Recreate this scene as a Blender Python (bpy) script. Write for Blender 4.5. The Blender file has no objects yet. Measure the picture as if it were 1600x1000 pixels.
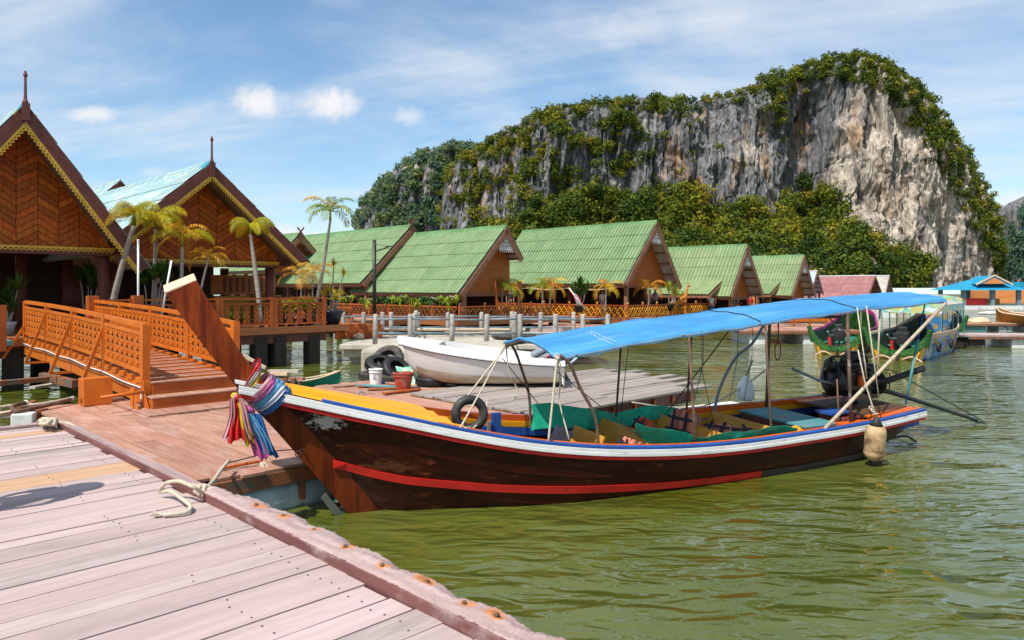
import bpy, math, random
import numpy as np
from mathutils import Vector, Matrix
random.seed(11)
R = math.radians
scene = bpy.context.scene
COL = scene.collection
# ------------------------------------------------------------------ camera
H = 2.5            # eye height above the water
F = 1140.0         # focal length in photograph pixels (1600 wide)
cam_d = bpy.data.cameras.new('camera'); cam = bpy.data.objects.new('camera', cam_d); COL.objects.link(cam)
cam.location = (0, 0, H); cam.rotation_euler = (R(90), 0, 0)
cam_d.sensor_width = 36; cam_d.lens = F/1600*36; cam_d.shift_y = -50/1600
cam_d.clip_start = .1; cam_d.clip_end = 9000
scene.camera = cam
# ------------------------------------------------------------------ light and exposure
SUN_DIR = Vector((-.573*math.cos(R(57)), -.819*math.cos(R(57)), math.sin(R(57)))).normalized()   # towards the sun
sun_d = bpy.data.lights.new('sun', 'SUN'); sun = bpy.data.objects.new('sun', sun_d); COL.objects.link(sun)
sun_d.energy = 5.0; sun_d.angle = R(.53); sun_d.color = (1, .955, .88)
sun.rotation_euler = SUN_DIR.to_track_quat('Z', 'Y').to_euler(); sun.location = (-20, -30, 60)
vs = scene.view_settings
vs.view_transform = 'Standard'; vs.look = 'None'; vs.gamma = 1; vs.exposure = 0.16; vs.use_curve_mapping = False
scene.render.engine = 'CYCLES'
scene.cycles.max_bounces = 7; scene.cycles.diffuse_bounces = 3; scene.cycles.glossy_bounces = 4
scene.cycles.use_denoising = True
scene.cycles.sample_clamp_indirect = 6

class NT:
    """small node-tree helper"""
    def __init__(s, tree): s.t = tree; s.n = tree.nodes; s.l = tree.links
    def add(s, typ, **kw):
        n = s.n.new(typ)
        for k, v in kw.items():
            if k.startswith('i_'): n.inputs[k[2:].replace('_', ' ')].default_value = v
            else: setattr(n, k, v)
        return n
    def put(s, sock, v):
        if v is None: return
        if hasattr(v, 'is_linked') or hasattr(v, 'links'): s.l.new(v, sock)
        else:
            if hasattr(sock.default_value, '__len__') and len(sock.default_value) == 4 and len(v) == 3: v = (*v, 1)
            sock.default_value = v
    def math(s, op, a, b=None, c=None, clamp=False):
        n = s.n.new('ShaderNodeMath'); n.operation = op; n.use_clamp = clamp
        s.put(n.inputs[0], a); s.put(n.inputs[1], b)
        if c is not None: s.put(n.inputs[2], c)
        return n.outputs[0]
    def vmath(s, op, a, b=None):
        n = s.n.new('ShaderNodeVectorMath'); n.operation = op
        s.put(n.inputs[0], a); s.put(n.inputs[1], b)
        return n.outputs['Value'] if op in ('LENGTH', 'DOT_PRODUCT', 'DISTANCE') else n.outputs[0]
    def mix(s, f, a, b, mode='MIX'):
        n = s.n.new('ShaderNodeMix'); n.data_type = 'RGBA'; n.blend_type = mode
        s.put(n.inputs['Factor'], f); s.put(n.inputs[6], a); s.put(n.inputs[7], b)
        return n.outputs[2]
    def noise(s, vec, scale=5, detail=5, rough=.55, dist=0, w=None):
        n = s.n.new('ShaderNodeTexNoise')
        if w is not None: n.noise_dimensions = '4D'; s.put(n.inputs['W'], w)
        s.put(n.inputs['Vector'], vec); n.inputs['Scale'].default_value = scale
        n.inputs['Detail'].default_value = detail; n.inputs['Roughness'].default_value = rough
        n.inputs['Distortion'].default_value = dist
        return n.outputs['Fac']
    def ramp(s, f, lo, hi):
        n = s.n.new('ShaderNodeMapRange'); n.interpolation_type = 'SMOOTHSTEP'
        s.put(n.inputs['Value'], f); n.inputs['From Min'].default_value = lo; n.inputs['From Max'].default_value = hi
        return n.outputs[0]
    def mapping(s, vec, scale=(1, 1, 1), loc=(0, 0, 0), rot=(0, 0, 0)):
        n = s.n.new('ShaderNodeMapping'); s.put(n.inputs[0], vec)
        n.inputs['Scale'].default_value = scale; n.inputs['Location'].default_value = loc; n.inputs['Rotation'].default_value = rot
        return n.outputs[0]

# ------------------------------------------------------------------ sky
world = bpy.data.worlds.new('World'); scene.world = world; world.use_nodes = True
W = NT(world.node_tree); W.n.clear()
wout = W.add('ShaderNodeOutputWorld'); bg = W.add('ShaderNodeBackground'); bg.inputs['Strength'].default_value = .10
sky = W.add('ShaderNodeTexSky'); sky.sky_type = 'NISHITA'; sky.sun_disc = False
sky.sun_elevation = math.asin(SUN_DIR.z); sky.sun_rotation = math.atan2(SUN_DIR.x, SUN_DIR.y)
sky.air_density = 1.0; sky.dust_density = .6; sky.ozone_density = 1.2; sky.altitude = 0
wd = W.add('ShaderNodeTexCoord').outputs['Generated']
sx = W.add('ShaderNodeSeparateXYZ'); W.l.new(wd, sx.inputs[0])
zz = W.math('ADD', W.math('MAXIMUM', sx.outputs[2], 0), .16)
cx_ = W.math('DIVIDE', sx.outputs[0], zz); cy_ = W.math('DIVIDE', sx.outputs[1], zz)
cc = W.add('ShaderNodeCombineXYZ'); W.l.new(cx_, cc.inputs[0]); W.l.new(cy_, cc.inputs[1])
cirv = W.mapping(cc.outputs[0], scale=(.62, .80, 1), rot=(0, 0, R(24)))
cir1 = W.noise(cirv, 1.15, 8, .58, .55)
cir2 = W.noise(W.mapping(cirv, scale=(.6, 1.7, 1), loc=(3.7, 1.2, 0)), 1.5, 9, .6, .5)
cirm = W.math('MULTIPLY_ADD', cir1, .62, W.math('MULTIPLY', cir2, .42))
cirm = W.ramp(cirm, .40, .70)
# heaped clouds: a few soft lumps low over the horizon, each a falloff broken up by noise
ty = W.math('MAXIMUM', sx.outputs[1], .02)
ux = W.math('DIVIDE', sx.outputs[0], ty); uz = W.math('DIVIDE', sx.outputs[2], ty)
uv = W.add('ShaderNodeCombineXYZ'); W.l.new(ux, uv.inputs[0]); W.l.new(uz, uv.inputs[1])
cn = W.math('MULTIPLY_ADD', W.noise(uv.outputs[0], 19, 9, .66, .6), 3.0, -1.5)
lump = None
for (px, py, wx, wz, amp) in [(400,158,62,30,1), (515,163,66,36,1), (140,178,62,20,.85), (640,182,34,24,.5), (1590,318,70,26,.75),
                              (458,372,70,26,1), (240,270,30,14,.35), (985,45,90,40,.35)]:
    ce = ((px-800)/F, (450-py)/F, 0)
    dv = W.vmath('MULTIPLY', W.vmath('SUBTRACT', uv.outputs[0], ce), (F/wx, F/wz, 0))
    m = W.math('MULTIPLY', W.ramp(W.math('ADD', W.math('SUBTRACT', 1.0, W.vmath('LENGTH', dv)), W.math('MULTIPLY', cn, .62)), .05, .85), amp)
    lump = m if lump is None else W.math('MAXIMUM', lump, m)
front = W.ramp(sx.outputs[1], .05, .3)
lump = W.math('MULTIPLY', lump, front)
up = W.ramp(sx.outputs[2], -.02, .02)
skyc = sky.outputs[0]
skyc = W.mix(1.0, skyc, (1.18, 1.42, 1.50), 'MULTIPLY')
skyc = W.mix(W.math('MULTIPLY', W.math('MULTIPLY', cirm, .88), up), skyc, (7.4, 7.9, 8.4))
skyc = W.mix(W.math('MULTIPLY', lump, .92), skyc, (8.6, 8.5, 8.6))
W.l.new(skyc, bg.inputs['Color']); W.l.new(bg.outputs[0], wout.inputs[0])

# ------------------------------------------------------------------ geometry helpers
U = Vector((math.sqrt(.5), math.sqrt(.5), 0)); V = Vector((-math.sqrt(.5), math.sqrt(.5), 0))
def G(px, py, z):
    """the point at height z that the photograph shows at (px, py)"""
    y = F*(H-z)/(py-450); return Vector(((px-800)/F*y, y, z))
def P(px, py, y): return Vector(((px-800)/F*y, y, H-(py-450)*y/F))
def ST(s, t, z=0): return U*s + V*t + Vector((0, 0, z))
def s_at(px, t):
    """s of the point that stands at photograph column px on the line t = const"""
    r = (px-800)/F; y = math.sqrt(2)*t/(1-r); return math.sqrt(2)*y - t
def t_at(px, s):
    r = (px-800)/F; y = math.sqrt(2)*s/(1+r); return math.sqrt(2)*y - s
def z_at(py, s, t): return H - (py-450)*(s+t)/math.sqrt(2)/F

class MB:
    def __init__(s): s.v = []; s.f = []
    def add(s, vs, fs):
        b = len(s.v); s.v += [tuple(v) for v in vs]; s.f += [tuple(i+b for i in f) for f in fs]; return s
    def box(s, x0, x1, y0, y1, z0, z1):
        return s.add([(x0,y0,z0),(x1,y0,z0),(x1,y1,z0),(x0,y1,z0),(x0,y0,z1),(x1,y0,z1),(x1,y1,z1),(x0,y1,z1)],
                     [(0,3,2,1),(4,5,6,7),(0,1,5,4),(1,2,6,5),(2,3,7,6),(3,0,4,7)])
    def beam(s, p, q, w, h, up=(0,0,1)):
        p, q, up = Vector(p), Vector(q), Vector(up); d = (q-p).normalized()
        a = d.cross(up)
        if a.length < 1e-4: a = d.cross(Vector((1,0,0)))
        a.normalize(); b = a.cross(d).normalized(); a *= w/2; b *= h/2
        return s.add([p-a-b, p+a-b, p+a+b, p-a+b, q-a-b, q+a-b, q+a+b, q-a+b],
                     [(3,2,1,0),(4,5,6,7),(0,1,5,4),(1,2,6,5),(2,3,7,6),(3,0,4,7)])
    def tube(s, pts, r, n=8, caps=True, closed=False):
        pts = [Vector(p) for p in pts]; m = len(pts)
        rs = r if hasattr(r, '__len__') else [r]*m
        vs = []; prev = None
        for i, p in enumerate(pts):
            if closed: d = pts[(i+1) % m]-pts[i-1]
            else: d = pts[min(i+1, m-1)]-pts[max(i-1, 0)]
            d.normalize()
            if prev is None:
                a = d.cross(Vector((0,0,1)))
                if a.length < .05: a = d.cross(Vector((1,0,0)))
            else: a = prev - d*prev.dot(d)
            a.normalize(); prev = a; b = d.cross(a)
            for k in range(n):
                t = 2*math.pi*k/n; vs.append(p + (a*math.cos(t)+b*math.sin(t))*rs[i])
        fs = []
        for i in range(m if closed else m-1):
            j = (i+1) % m
            for k in range(n): fs.append((i*n+k, i*n+(k+1) % n, j*n+(k+1) % n, j*n+k))
        if caps and not closed: fs.append(tuple(range(n-1, -1, -1))); fs.append(tuple((m-1)*n+k for k in range(n)))
        return s.add(vs, fs)
    def extr(s, pts, vec):
        pts = [Vector(p) for p in pts]; n = len(pts); vec = Vector(vec)
        return s.add(pts + [p+vec for p in pts], [tuple(range(n-1, -1, -1)), tuple(range(n, 2*n))] + [(i, (i+1) % n, n+(i+1) % n, n+i) for i in range(n)])
    def lathe(s, prof, n=16, c=(0,0,0), mat=None):
        c = Vector(c); vs = []; m = len(prof)
        for r, z in prof:
            for k in range(n):
                t = 2*math.pi*k/n; v = Vector((r*math.cos(t), r*math.sin(t), z)); vs.append((mat @ v if mat else v)+c)
        fs = [(i*n+k, i*n+(k+1) % n, (i+1)*n+(k+1) % n, (i+1)*n+k) for i in range(m-1) for k in range(n)]
        fs += [tuple(range(n-1, -1, -1)), tuple((m-1)*n+k for k in range(n))]
        return s.add(vs, fs)
    def grid(s, rows, closed=False):
        n = len(rows[0]); vs = [p for r in rows for p in r]
        fs = [(i*n+k, i*n+k+1, (i+1)*n+k+1, (i+1)*n+k) for i in range(len(rows)-1) for k in range(n-1)]
        if closed: fs += [(i*n+n-1, i*n, (i+1)*n, (i+1)*n+n-1) for i in range(len(rows)-1)]
        return s.add(vs, fs)
    def slab(s, rows, th):
        """grid with thickness th (offset along -z)"""
        n = len(rows[0]); m = len(rows)
        s.grid(rows); low = [[Vector(p)-Vector((0,0,th)) for p in r][::-1] for r in rows]; s.grid(low)
        loop = [rows[0][k] for k in range(n)] + [rows[i][n-1] for i in range(1, m)] + [rows[m-1][k] for k in range(n-2, -1, -1)] + [rows[i][0] for i in range(m-2, 0, -1)]
        q = len(loop); return s.add(loop + [Vector(p)-Vector((0,0,th)) for p in loop], [(i, q+i, q+(i+1) % q, (i+1) % q) for i in range(q)])
    def torus(s, Rr, r, c=(0,0,0), mat=None, n=28, m=10, sq=1.0):
        rows = []; c = Vector(c)
        for i in range(n):
            a = 2*math.pi*i/n; row = []
            for k in range(m):
                b = 2*math.pi*k/m; x = Rr + r*math.cos(b); z = r*sq*math.sin(b)
                v = Vector((x*math.cos(a), x*math.sin(a), z)); row.append((mat @ v if mat else v)+c)
            rows.append(row)
        vs = [p for r_ in rows for p in r_]
        return s.add(vs, [(i*m+k, ((i+1) % n)*m+k, ((i+1) % n)*m+(k+1) % m, i*m+(k+1) % m) for i in range(n) for k in range(m)])
    def ring(s, c, ax, az, rx, rz, hole, th, n=10, nrm=None):
        """flat ring plate centred at c in the plane of ax, az, thickness th"""
        c, ax, az = Vector(c), Vector(ax), Vector(az); nn = ax.cross(az).normalized()*th/2
        vs = []
        for sg in (-1, 1):
            for k in range(n):
                t = 2*math.pi*k/n; e = ax*math.cos(t)*rx + az*math.sin(t)*rz
                vs += [c+e+nn*sg, c+e*hole+nn*sg]
        fs = []
        for k in range(n):
            j = (k+1) % n; a, b, c2, d = 2*k, 2*k+1, 2*j, 2*j+1; o = 2*n
            fs += [(a, c2, d, b), (a+o, b+o, d+o, c2+o), (a, a+o, c2+o, c2), (b, d, d+o, b+o)]
        return s.add(vs, fs)
    def mesh(s, name):
        me = bpy.data.meshes.new(name); me.from_pydata(s.v, [], s.f); me.update(); return me
    def obj(s, name, m=None, parent=None, smooth=False, bevel=0, loc=None, rot=None):
        return mk(name, s.mesh(name), m, parent, smooth, bevel, loc, rot)
def mk(name, me, m=None, parent=None, smooth=False, bevel=0, loc=None, rot=None):
    o = bpy.data.objects.new(name, me); COL.objects.link(o)
    if m is not None and not me.materials: me.materials.append(m)
    if parent is not None: o.parent = parent
    if smooth: me.polygons.foreach_set('use_smooth', [True]*len(me.polygons))
    if bevel:
        b = o.modifiers.new('bevel', 'BEVEL'); b.width = bevel; b.segments = 2; b.limit_method = 'ANGLE'; b.angle_limit = R(40)
    if loc is not None: o.location = loc
    if rot is not None: o.rotation_euler = rot
    return o
def thing(name, label, cat, loc=(0,0,0), rz=0, group=None, rx=0):
    o = bpy.data.objects.new(name, None); COL.objects.link(o); o.empty_display_size = .2
    o.location = loc; o.rotation_euler = (rx, 0, rz); o['label'] = label; o['category'] = cat
    if group: o['group'] = group
    return o
def tag(o, label, cat, group=None):
    o['label'] = label; o['category'] = cat
    if group: o['group'] = group
    return o
def stuff(o): o['kind'] = 'stuff'; return o
def structure(o): o['kind'] = 'structure'; return o
def dup(root, loc=None, rz=None, label=None, scale=None):
    r = root.copy(); COL.objects.link(r)
    if loc is not None: r.location = loc
    if rz is not None: r.rotation_euler.z = rz
    if scale is not None: r.scale = (scale,)*3
    if label: r['label'] = label
    def kids(a, b):
        for ch in list(a.children):
            c = ch.copy(); COL.objects.link(c); c.parent = b; kids(ch, c)
    kids(root, r); return r
def lerp(a, b, t): return a+(b-a)*t
def vl(a, b, t): return Vector(a).lerp(Vector(b), t)
def spline(keys, n):
    """Catmull-Rom through points"""
    k = [Vector(p) for p in keys]; k = [k[0]*2-k[1]]+k+[k[-1]*2-k[-2]]; out = []
    segs = len(k)-3
    for i in range(n+1):
        u = i/n*segs; j = min(int(u), segs-1); t = u-j; a, b, c, d = k[j:j+4]
        out.append(.5*((2*b)+(c-a)*t+(2*a-5*b+4*c-d)*t*t+(3*b-a-3*c+d)*t**3))
    return out
def sag(a, b, d, n=10): return [vl(a, b, i/n)+Vector((0,0,-d*4*(i/n)*(1-i/n))) for i in range(n+1)]
def interp(keys, x): return float(np.interp(x, [k[0] for k in keys], [k[1] for k in keys]))
def smooth_keys(keys):
    xs = np.array([k[0] for k in keys], float); ys = np.array([k[1] for k in keys], float)
    m = np.gradient(ys, xs)
    def f(x):
        x = min(max(x, xs[0]), xs[-1]); i = min(int(np.searchsorted(xs, x, 'right'))-1, len(xs)-2); i = max(i, 0)
        h = xs[i+1]-xs[i]; t = (x-xs[i])/h
        return float((2*t**3-3*t*t+1)*ys[i]+(t**3-2*t*t+t)*h*m[i]+(-2*t**3+3*t*t)*ys[i+1]+(t**3-t*t)*h*m[i+1])
    return f
def clip_poly(poly, planes):
    """poly: list of (x, z); planes: (a, b, c) keep a*x+b*z+c >= 0"""
    for a, b, c in planes:
        out = []
        for i in range(len(poly)):
            p, q = poly[i], poly[(i+1) % len(poly)]; dp = a*p[0]+b*p[1]+c; dq = a*q[0]+b*q[1]+c
            if dp >= 0: out.append(p)
            if (dp >= 0) != (dq >= 0): t = dp/(dp-dq); out.append((p[0]+(q[0]-p[0])*t, p[1]+(q[1]-p[1])*t))
        poly = out
        if len(poly) < 3: return []
    return poly

# ------------------------------------------------------------------ materials
def mat(name, c1, c2=None, scale=(3,3,3), ns=1.0, detail=6, rough=.6, spec=.25, bump=0, bdist=.01, rnd=0, dirt=None, dscale=1.5, dlo=.56, dhi=.7,
        dscl=(1,1,1), metal=0, coord='Object', lo=.35, hi=.65, hue=0, fine=0, trans=0, dmax=1.0, rrough=0, thin=0):
    m = bpy.data.materials.new(name); m.use_nodes = True; T = NT(m.node_tree); T.n.clear()
    out = T.add('ShaderNodeOutputMaterial'); b = T.add('ShaderNodeBsdfPrincipled'); T.l.new(b.outputs[0], out.inputs[0])
    tc = T.add('ShaderNodeTexCoord').outputs[coord]
    if coord == 'World': pass
    oi = T.add('ShaderNodeObjectInfo'); w = T.math('MULTIPLY', oi.outputs['Random'], 37.0)
    c2 = c2 or tuple(x*.72 for x in c1)
    v = T.mapping(tc, scale=scale)
    n1 = T.noise(v, ns, detail, .6, .2, w)
    col = T.mix(T.ramp(n1, lo, hi), c2, c1)
    if fine:
        n2 = T.noise(T.mapping(tc, scale=tuple(x*7 for x in scale)), ns, 3, .6, 0, w)
        col = T.mix(T.math('MULTIPLY', T.ramp(n2, .45, .75), fine), col, tuple(x*.45 for x in c2))
    if dirt is not None:
        n3 = T.noise(T.mapping(tc, scale=dscl), dscale, 7, .65, .3, w)
        dm = T.math('MULTIPLY', T.ramp(n3, dlo, dhi), dmax)
        col = T.mix(dm, col, dirt)
    if rnd or hue:
        hs = T.add('ShaderNodeHueSaturation'); T.l.new(col, hs.inputs['Color'])
        T.l.new(T.math('MULTIPLY_ADD', oi.outputs['Random'], 2*rnd, 1-rnd), hs.inputs['Value'])
        if hue: T.l.new(T.math('MULTIPLY_ADD', T.math('FRACT', T.math('MULTIPLY', oi.outputs['Random'], 7.31)), 2*hue, .5-hue), hs.inputs['Hue'])
        col = hs.outputs[0]
    T.l.new(col, b.inputs['Base Color'])
    if rrough: T.l.new(T.math('MULTIPLY_ADD', n1, rrough, rough-rrough/2), b.inputs['Roughness'])
    else: b.inputs['Roughness'].default_value = rough
    b.inputs['Specular IOR Level'].default_value = spec; b.inputs['Metallic'].default_value = metal
    if bump:
        bn = T.noise(T.mapping(tc, scale=tuple(x*2.5 for x in scale)), ns, 5, .65, 0, w)
        bp = T.add('ShaderNodeBump'); bp.inputs['Strength'].default_value = bump; bp.inputs['Distance'].default_value = bdist
        T.l.new(bn, bp.inputs['Height']); T.l.new(bp.outputs[0], b.inputs['Normal'])
    if thin:   # light shining through cloth and leaves
        tl = T.add('ShaderNodeBsdfTranslucent'); T.l.new(col, tl.inputs['Color'])
        mx = T.add('ShaderNodeMixShader'); mx.inputs[0].default_value = thin
        T.l.new(b.outputs[0], mx.inputs[1]); T.l.new(tl.outputs[0], mx.inputs[2]); T.l.new(mx.outputs[0], out.inputs[0])
    return m
GX, GY, GZ = (1.2, 22, 22), (22, 1.2, 22), (22, 22, 1.2)     # wood grain along x, y, z
PINK = mat('weathered_pink_paint', (.50,.385,.362), (.44,.332,.31), GX, rough=.8, spec=.12, bump=.35, bdist=.004, rnd=.10, dirt=(.33,.265,.245), dscale=1.6, dscl=(.6,2.2,2), dlo=.46, dhi=.76, fine=.25, hue=.008)
PINK_D = mat('grimy_pink_paint', (.42,.34,.32), (.32,.255,.235), GX, rough=.8, spec=.2, bump=.4, bdist=.004, rnd=.08, dirt=(.22,.18,.165), dscale=2.2, dscl=(.5,3,3), dlo=.45, dhi=.72, fine=.4)
TAN = mat('bare_tan_plank', (.54,.34,.21), (.45,.27,.155), GX, rough=.75, spec=.2, bump=.3, bdist=.004, rnd=.05, fine=.25)
PINK_Y = mat('edge_beam_paint', (.45,.33,.31), (.33,.23,.215), GY, rough=.8, spec=.2, bump=.5, bdist=.006, dirt=(.20,.16,.15), dscale=3, dlo=.58, dhi=.75, fine=.3)
BROWN_P = mat('faded_redbrown_paint', (.44,.235,.165), (.34,.165,.11), GY, rough=.75, spec=.2, bump=.4, bdist=.004, rnd=.12, dirt=(.47,.30,.23), dscale=2.0, dscl=(2,.6,2), dlo=.48, dhi=.7, fine=.3, hue=.006)
GREYWD = mat('grey_weathered_wood', (.36,.31,.275), (.27,.225,.195), GX, rough=.85, spec=.15, bump=.5, bdist=.006, rnd=.14, dirt=(.20,.16,.13), dscale=2, dscl=(.6,3,3), dlo=.5, dhi=.75, fine=.4)
ORANGE = mat('orange_brown_gloss', (.58,.150,.016), (.48,.115,.012), (3,3,3), rough=.42, spec=.25, rnd=.05, dirt=(.33,.095,.02), dscale=3, dlo=.58, dhi=.8)
ORANGE_D = mat('red_brown_gloss', (.42,.100,.02), (.33,.072,.015), (3,3,3), rough=.45, spec=.25, rnd=.07, dirt=(.22,.06,.02), dscale=3, dlo=.56, dhi=.8)
DKRED = mat('dark_maroon_wood', (.16,.05,.035), (.11,.034,.025), GZ, rough=.5, spec=.35, rnd=.1)
DECKSIDE = mat('deck_fascia_brown', (.34,.125,.045), (.25,.085,.03), GX, rough=.6, spec=.3, rnd=.08, fine=.3)
PILE = mat('wet_dark_pile', (.055,.045,.035), (.03,.026,.02), GZ, rough=.75, dirt=(.12,.11,.08), dscale=3)
VARN = mat('varnished_prow_wood', (.30,.050,.006), (.115,.016,.003), (9,9,.5), detail=8, rough=.42, spec=.2, bump=.15, bdist=.003, lo=.38, hi=.62, fine=.45)
STEM_D = mat('dark_stem_wood', (.17,.029,.005), (.07,.011,.003), (9,9,.6), detail=8, rough=.42, spec=.2, lo=.35, hi=.65, fine=.4, dirt=(.05,.016,.008), dscale=2)
CREAM = mat('cream_cut_wood', (.70,.52,.36), (.6,.42,.28), (3,3,3), rough=.7, rnd=.03)
HULL = mat('dark_hull_varnish', (.046,.0065,.0025), (.017,.003,.0015), (1.0,9,9), detail=8, rough=.36, spec=.2, bump=.25, bdist=.004, rnd=.2, dirt=(.20,.045,.016), dscale=4.5, dscl=(.8,1.6,2.6), dlo=.57, dhi=.72, dmax=.75, lo=.3, hi=.7)
def peeled(m, c, r, col):
    """a patch of old primer showing where the varnish has peeled"""
    T = NT(m.node_tree); b = next(n for n in T.n if n.type == 'BSDF_PRINCIPLED'); src = b.inputs['Base Color'].links[0].from_socket
    tc = T.add('ShaderNodeTexCoord').outputs['Object']; d = T.vmath('LENGTH', T.vmath('DIVIDE', T.vmath('SUBTRACT', tc, c), r))
    n = T.noise(T.mapping(tc, scale=(11, 11, 26)), 1, 8, .75)
    f = T.ramp(T.math('ADD', T.math('SUBTRACT', 1.0, d), T.math('MULTIPLY_ADD', n, 3.2, -2.05)), .0, .22); T.l.new(T.mix(T.math('MULTIPLY', f, .85), src, col), b.inputs['Base Color'])
peeled(HULL, (-.30, -.22, 1.08), (.34, .6, .17), (.50, .44, .41)); peeled(HULL, (.35, -.3, .55), (.55, .9, .12), (.11, .032, .014))
WHITEP = mat('chipped_white_paint', (.76,.75,.73), (.66,.65,.62), (2,2,2), rough=.5, dirt=(.24,.22,.2), dscale=6, dscl=(.7,1,3), dlo=.58, dhi=.70, dmax=.8)
REDP = mat('red_paint', (.62,.014,.010), (.46,.012,.01), (2,2,2), rough=.42, spec=.45, dirt=(.12,.02,.012), dscale=7, dscl=(.7,1,2), dlo=.57, dhi=.68)
BLUEP = mat('blue_paint', (.025,.10,.38), (.02,.075,.28), (2,2,2), rough=.45, dirt=(.05,.05,.10), dscale=5, dlo=.62, dhi=.75)
YELP = mat('yellow_orange_paint', (.80,.36,.012), (.72,.29,.01), (1,6,6), rough=.4, rnd=.05, dirt=(.42,.19,.03), dscale=3.5, dscl=(.6,3,3), dlo=.6, dhi=.78, dmax=.7)
ORNP = mat('vermilion_orange_paint', (.70,.13,.012), (.58,.09,.01), (2,2,2), rough=.42, dirt=(.30,.06,.01), dscale=4, dlo=.6, dhi=.76)
MUST = mat('mustard_seat_paint', (.52,.255,.028), (.43,.20,.02), (1.5,6,6), rough=.5, rnd=.06, dirt=(.24,.12,.02), dscale=4, dlo=.58, dhi=.76)
TEAL = mat('worn_teal_paint', (.10,.30,.31), (.07,.22,.24), (1.5,6,6), rough=.6, dirt=(.20,.19,.17), dscale=4, dlo=.5, dhi=.66)
BLUETARP = mat('blue_tarpaulin', (.075,.33,.60), (.05,.25,.52), (.8,3.5,2), rough=.5, spec=.25, bump=.6, bdist=.03, dirt=(.24,.45,.66), dscale=2.6, dscl=(.3,3.2,1), dlo=.5, dhi=.75, dmax=.6, thin=.12)
GRNTARP = mat('green_tarpaulin', (.02,.46,.27), (.012,.34,.19), (6,6,6), rough=.42, bump=.4, bdist=.02, thin=.15)
ROPE = mat('pale_rope', (.62,.54,.42), (.42,.35,.26), (60,60,60), rough=.9, spec=.1, bump=.8, bdist=.004)
ROPE_D = mat('dark_rope', (.05,.045,.04), (.03,.028,.025), (40,40,40), rough=.9, spec=.1)
BLKRUB = mat('black_rubber', (.028,.027,.027), (.02,.019,.019), (8,8,8), rough=.55, spec=.35, dirt=(.10,.095,.085), dscale=3, dlo=.5, dhi=.75, dmax=.6)
DUSTRUB = mat('dusty_rubber', (.085,.078,.068), (.045,.042,.038), (6,6,6), rough=.75, spec=.2, bump=.5, bdist=.01, rnd=.25)
BLKMET = mat('black_oily_metal', (.018,.017,.017), (.012,.011,.011), (8,8,8), rough=.42, spec=.5, dirt=(.06,.03,.018), dscale=5, dlo=.55, dhi=.72)
RUSTM = mat('rusty_steel', (.17,.09,.05), (.075,.05,.038), (10,10,4), rough=.7, spec=.3, dirt=(.30,.27,.24), dscale=9, dlo=.55, dhi=.7)
GREYM = mat('grey_steel_pipe', (.20,.24,.26), (.15,.18,.2), (4,4,4), rough=.5, spec=.5, dirt=(.14,.10,.07), dscale=5)
PIPE = mat('grey_blue_pipe', (.17,.235,.27), (.13,.18,.21), (4,4,4), rough=.5, rnd=.1, dirt=(.12,.11,.1), dscale=6)
BAMB = mat('bleached_pole', (.55,.45,.33), (.42,.33,.23), (20,20,2), rough=.6, fine=.3)
CONC = mat('weathered_concrete', (.50,.455,.375), (.38,.335,.265), (2.5,2.5,2.5), detail=9, rough=.9, spec=.15, bump=.6, bdist=.01, dirt=(.20,.175,.14), dscale=1.6, dlo=.5, dhi=.72, dmax=.8)
CONC_P = mat('post_concrete', (.46,.43,.385), (.31,.29,.26), (9,9,3), detail=9, rough=.9, spec=.15, bump=.6, bdist=.008, rnd=.1, dirt=(.17,.16,.14), dscale=4, dlo=.5, dhi=.7)
FLOAT = mat('chalky_blue_float', (.42,.52,.54), (.30,.40,.42), (4,4,4), rough=.8, dirt=(.10,.085,.05), dscale=3, dlo=.5, dhi=.66)
WHITEF = mat('white_float_foam', (.72,.72,.68), (.6,.6,.56), (5,5,5), rough=.85, dirt=(.38,.35,.27), dscale=3)
PLATE = mat('tarnished_plate', (.16,.18,.15), (.10,.115,.09), (6,6,6), rough=.5, metal=.4)
GELCOAT = mat('white_gelcoat', (.80,.79,.78), (.76,.75,.735), (1,1,1), rough=.3, spec=.45, dirt=(.62,.58,.52), dscale=2.5, dscl=(1,1,2.5), dlo=.55, dhi=.8, dmax=.6)
WHITE = mat('plain_white', (.78,.78,.77), (.74,.74,.73), (3,3,3), rough=.5)
GOLD = mat('gold_fretwork', (.72,.44,.035), (.55,.31,.02), (9,9,9), rough=.42, spec=.5)
GBOARD = mat('gable_board', (.56,.135,.011), (.36,.072,.006), (16,16,2.5), detail=7, rough=.5, spec=.2, rnd=.28, fine=.45, hue=.006)
GBOARD_D = mat('gable_board_dark', (.10,.026,.008), (.07,.018,.006), (16,16,2.5), detail=7, rough=.5, spec=.35, rnd=.28, fine=.4)
BARGE = mat('barge_board_maroon', (.165,.052,.04), (.12,.038,.03), (3,3,3), rough=.5, rnd=.08)
SOFFIT = mat('tan_soffit', (.50,.36,.24), (.44,.30,.19), (3,3,3), rough=.7)
GABLE_G = mat('plain_gable_wood', (.48,.145,.032), (.36,.10,.022), (2,2,14), rough=.6, rnd=.1, fine=.3)
BARGE_G = mat('brown_barge_board', (.30,.14,.08), (.22,.095,.055), (5,5,5), rough=.6)
LATT = mat('ochre_lattice', (.72,.34,.028), (.56,.23,.018), (5,5,5), rough=.5)
LATT_D = mat('brown_lattice', (.26,.10,.03), (.19,.065,.02), (5,5,5), rough=.55)
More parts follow.
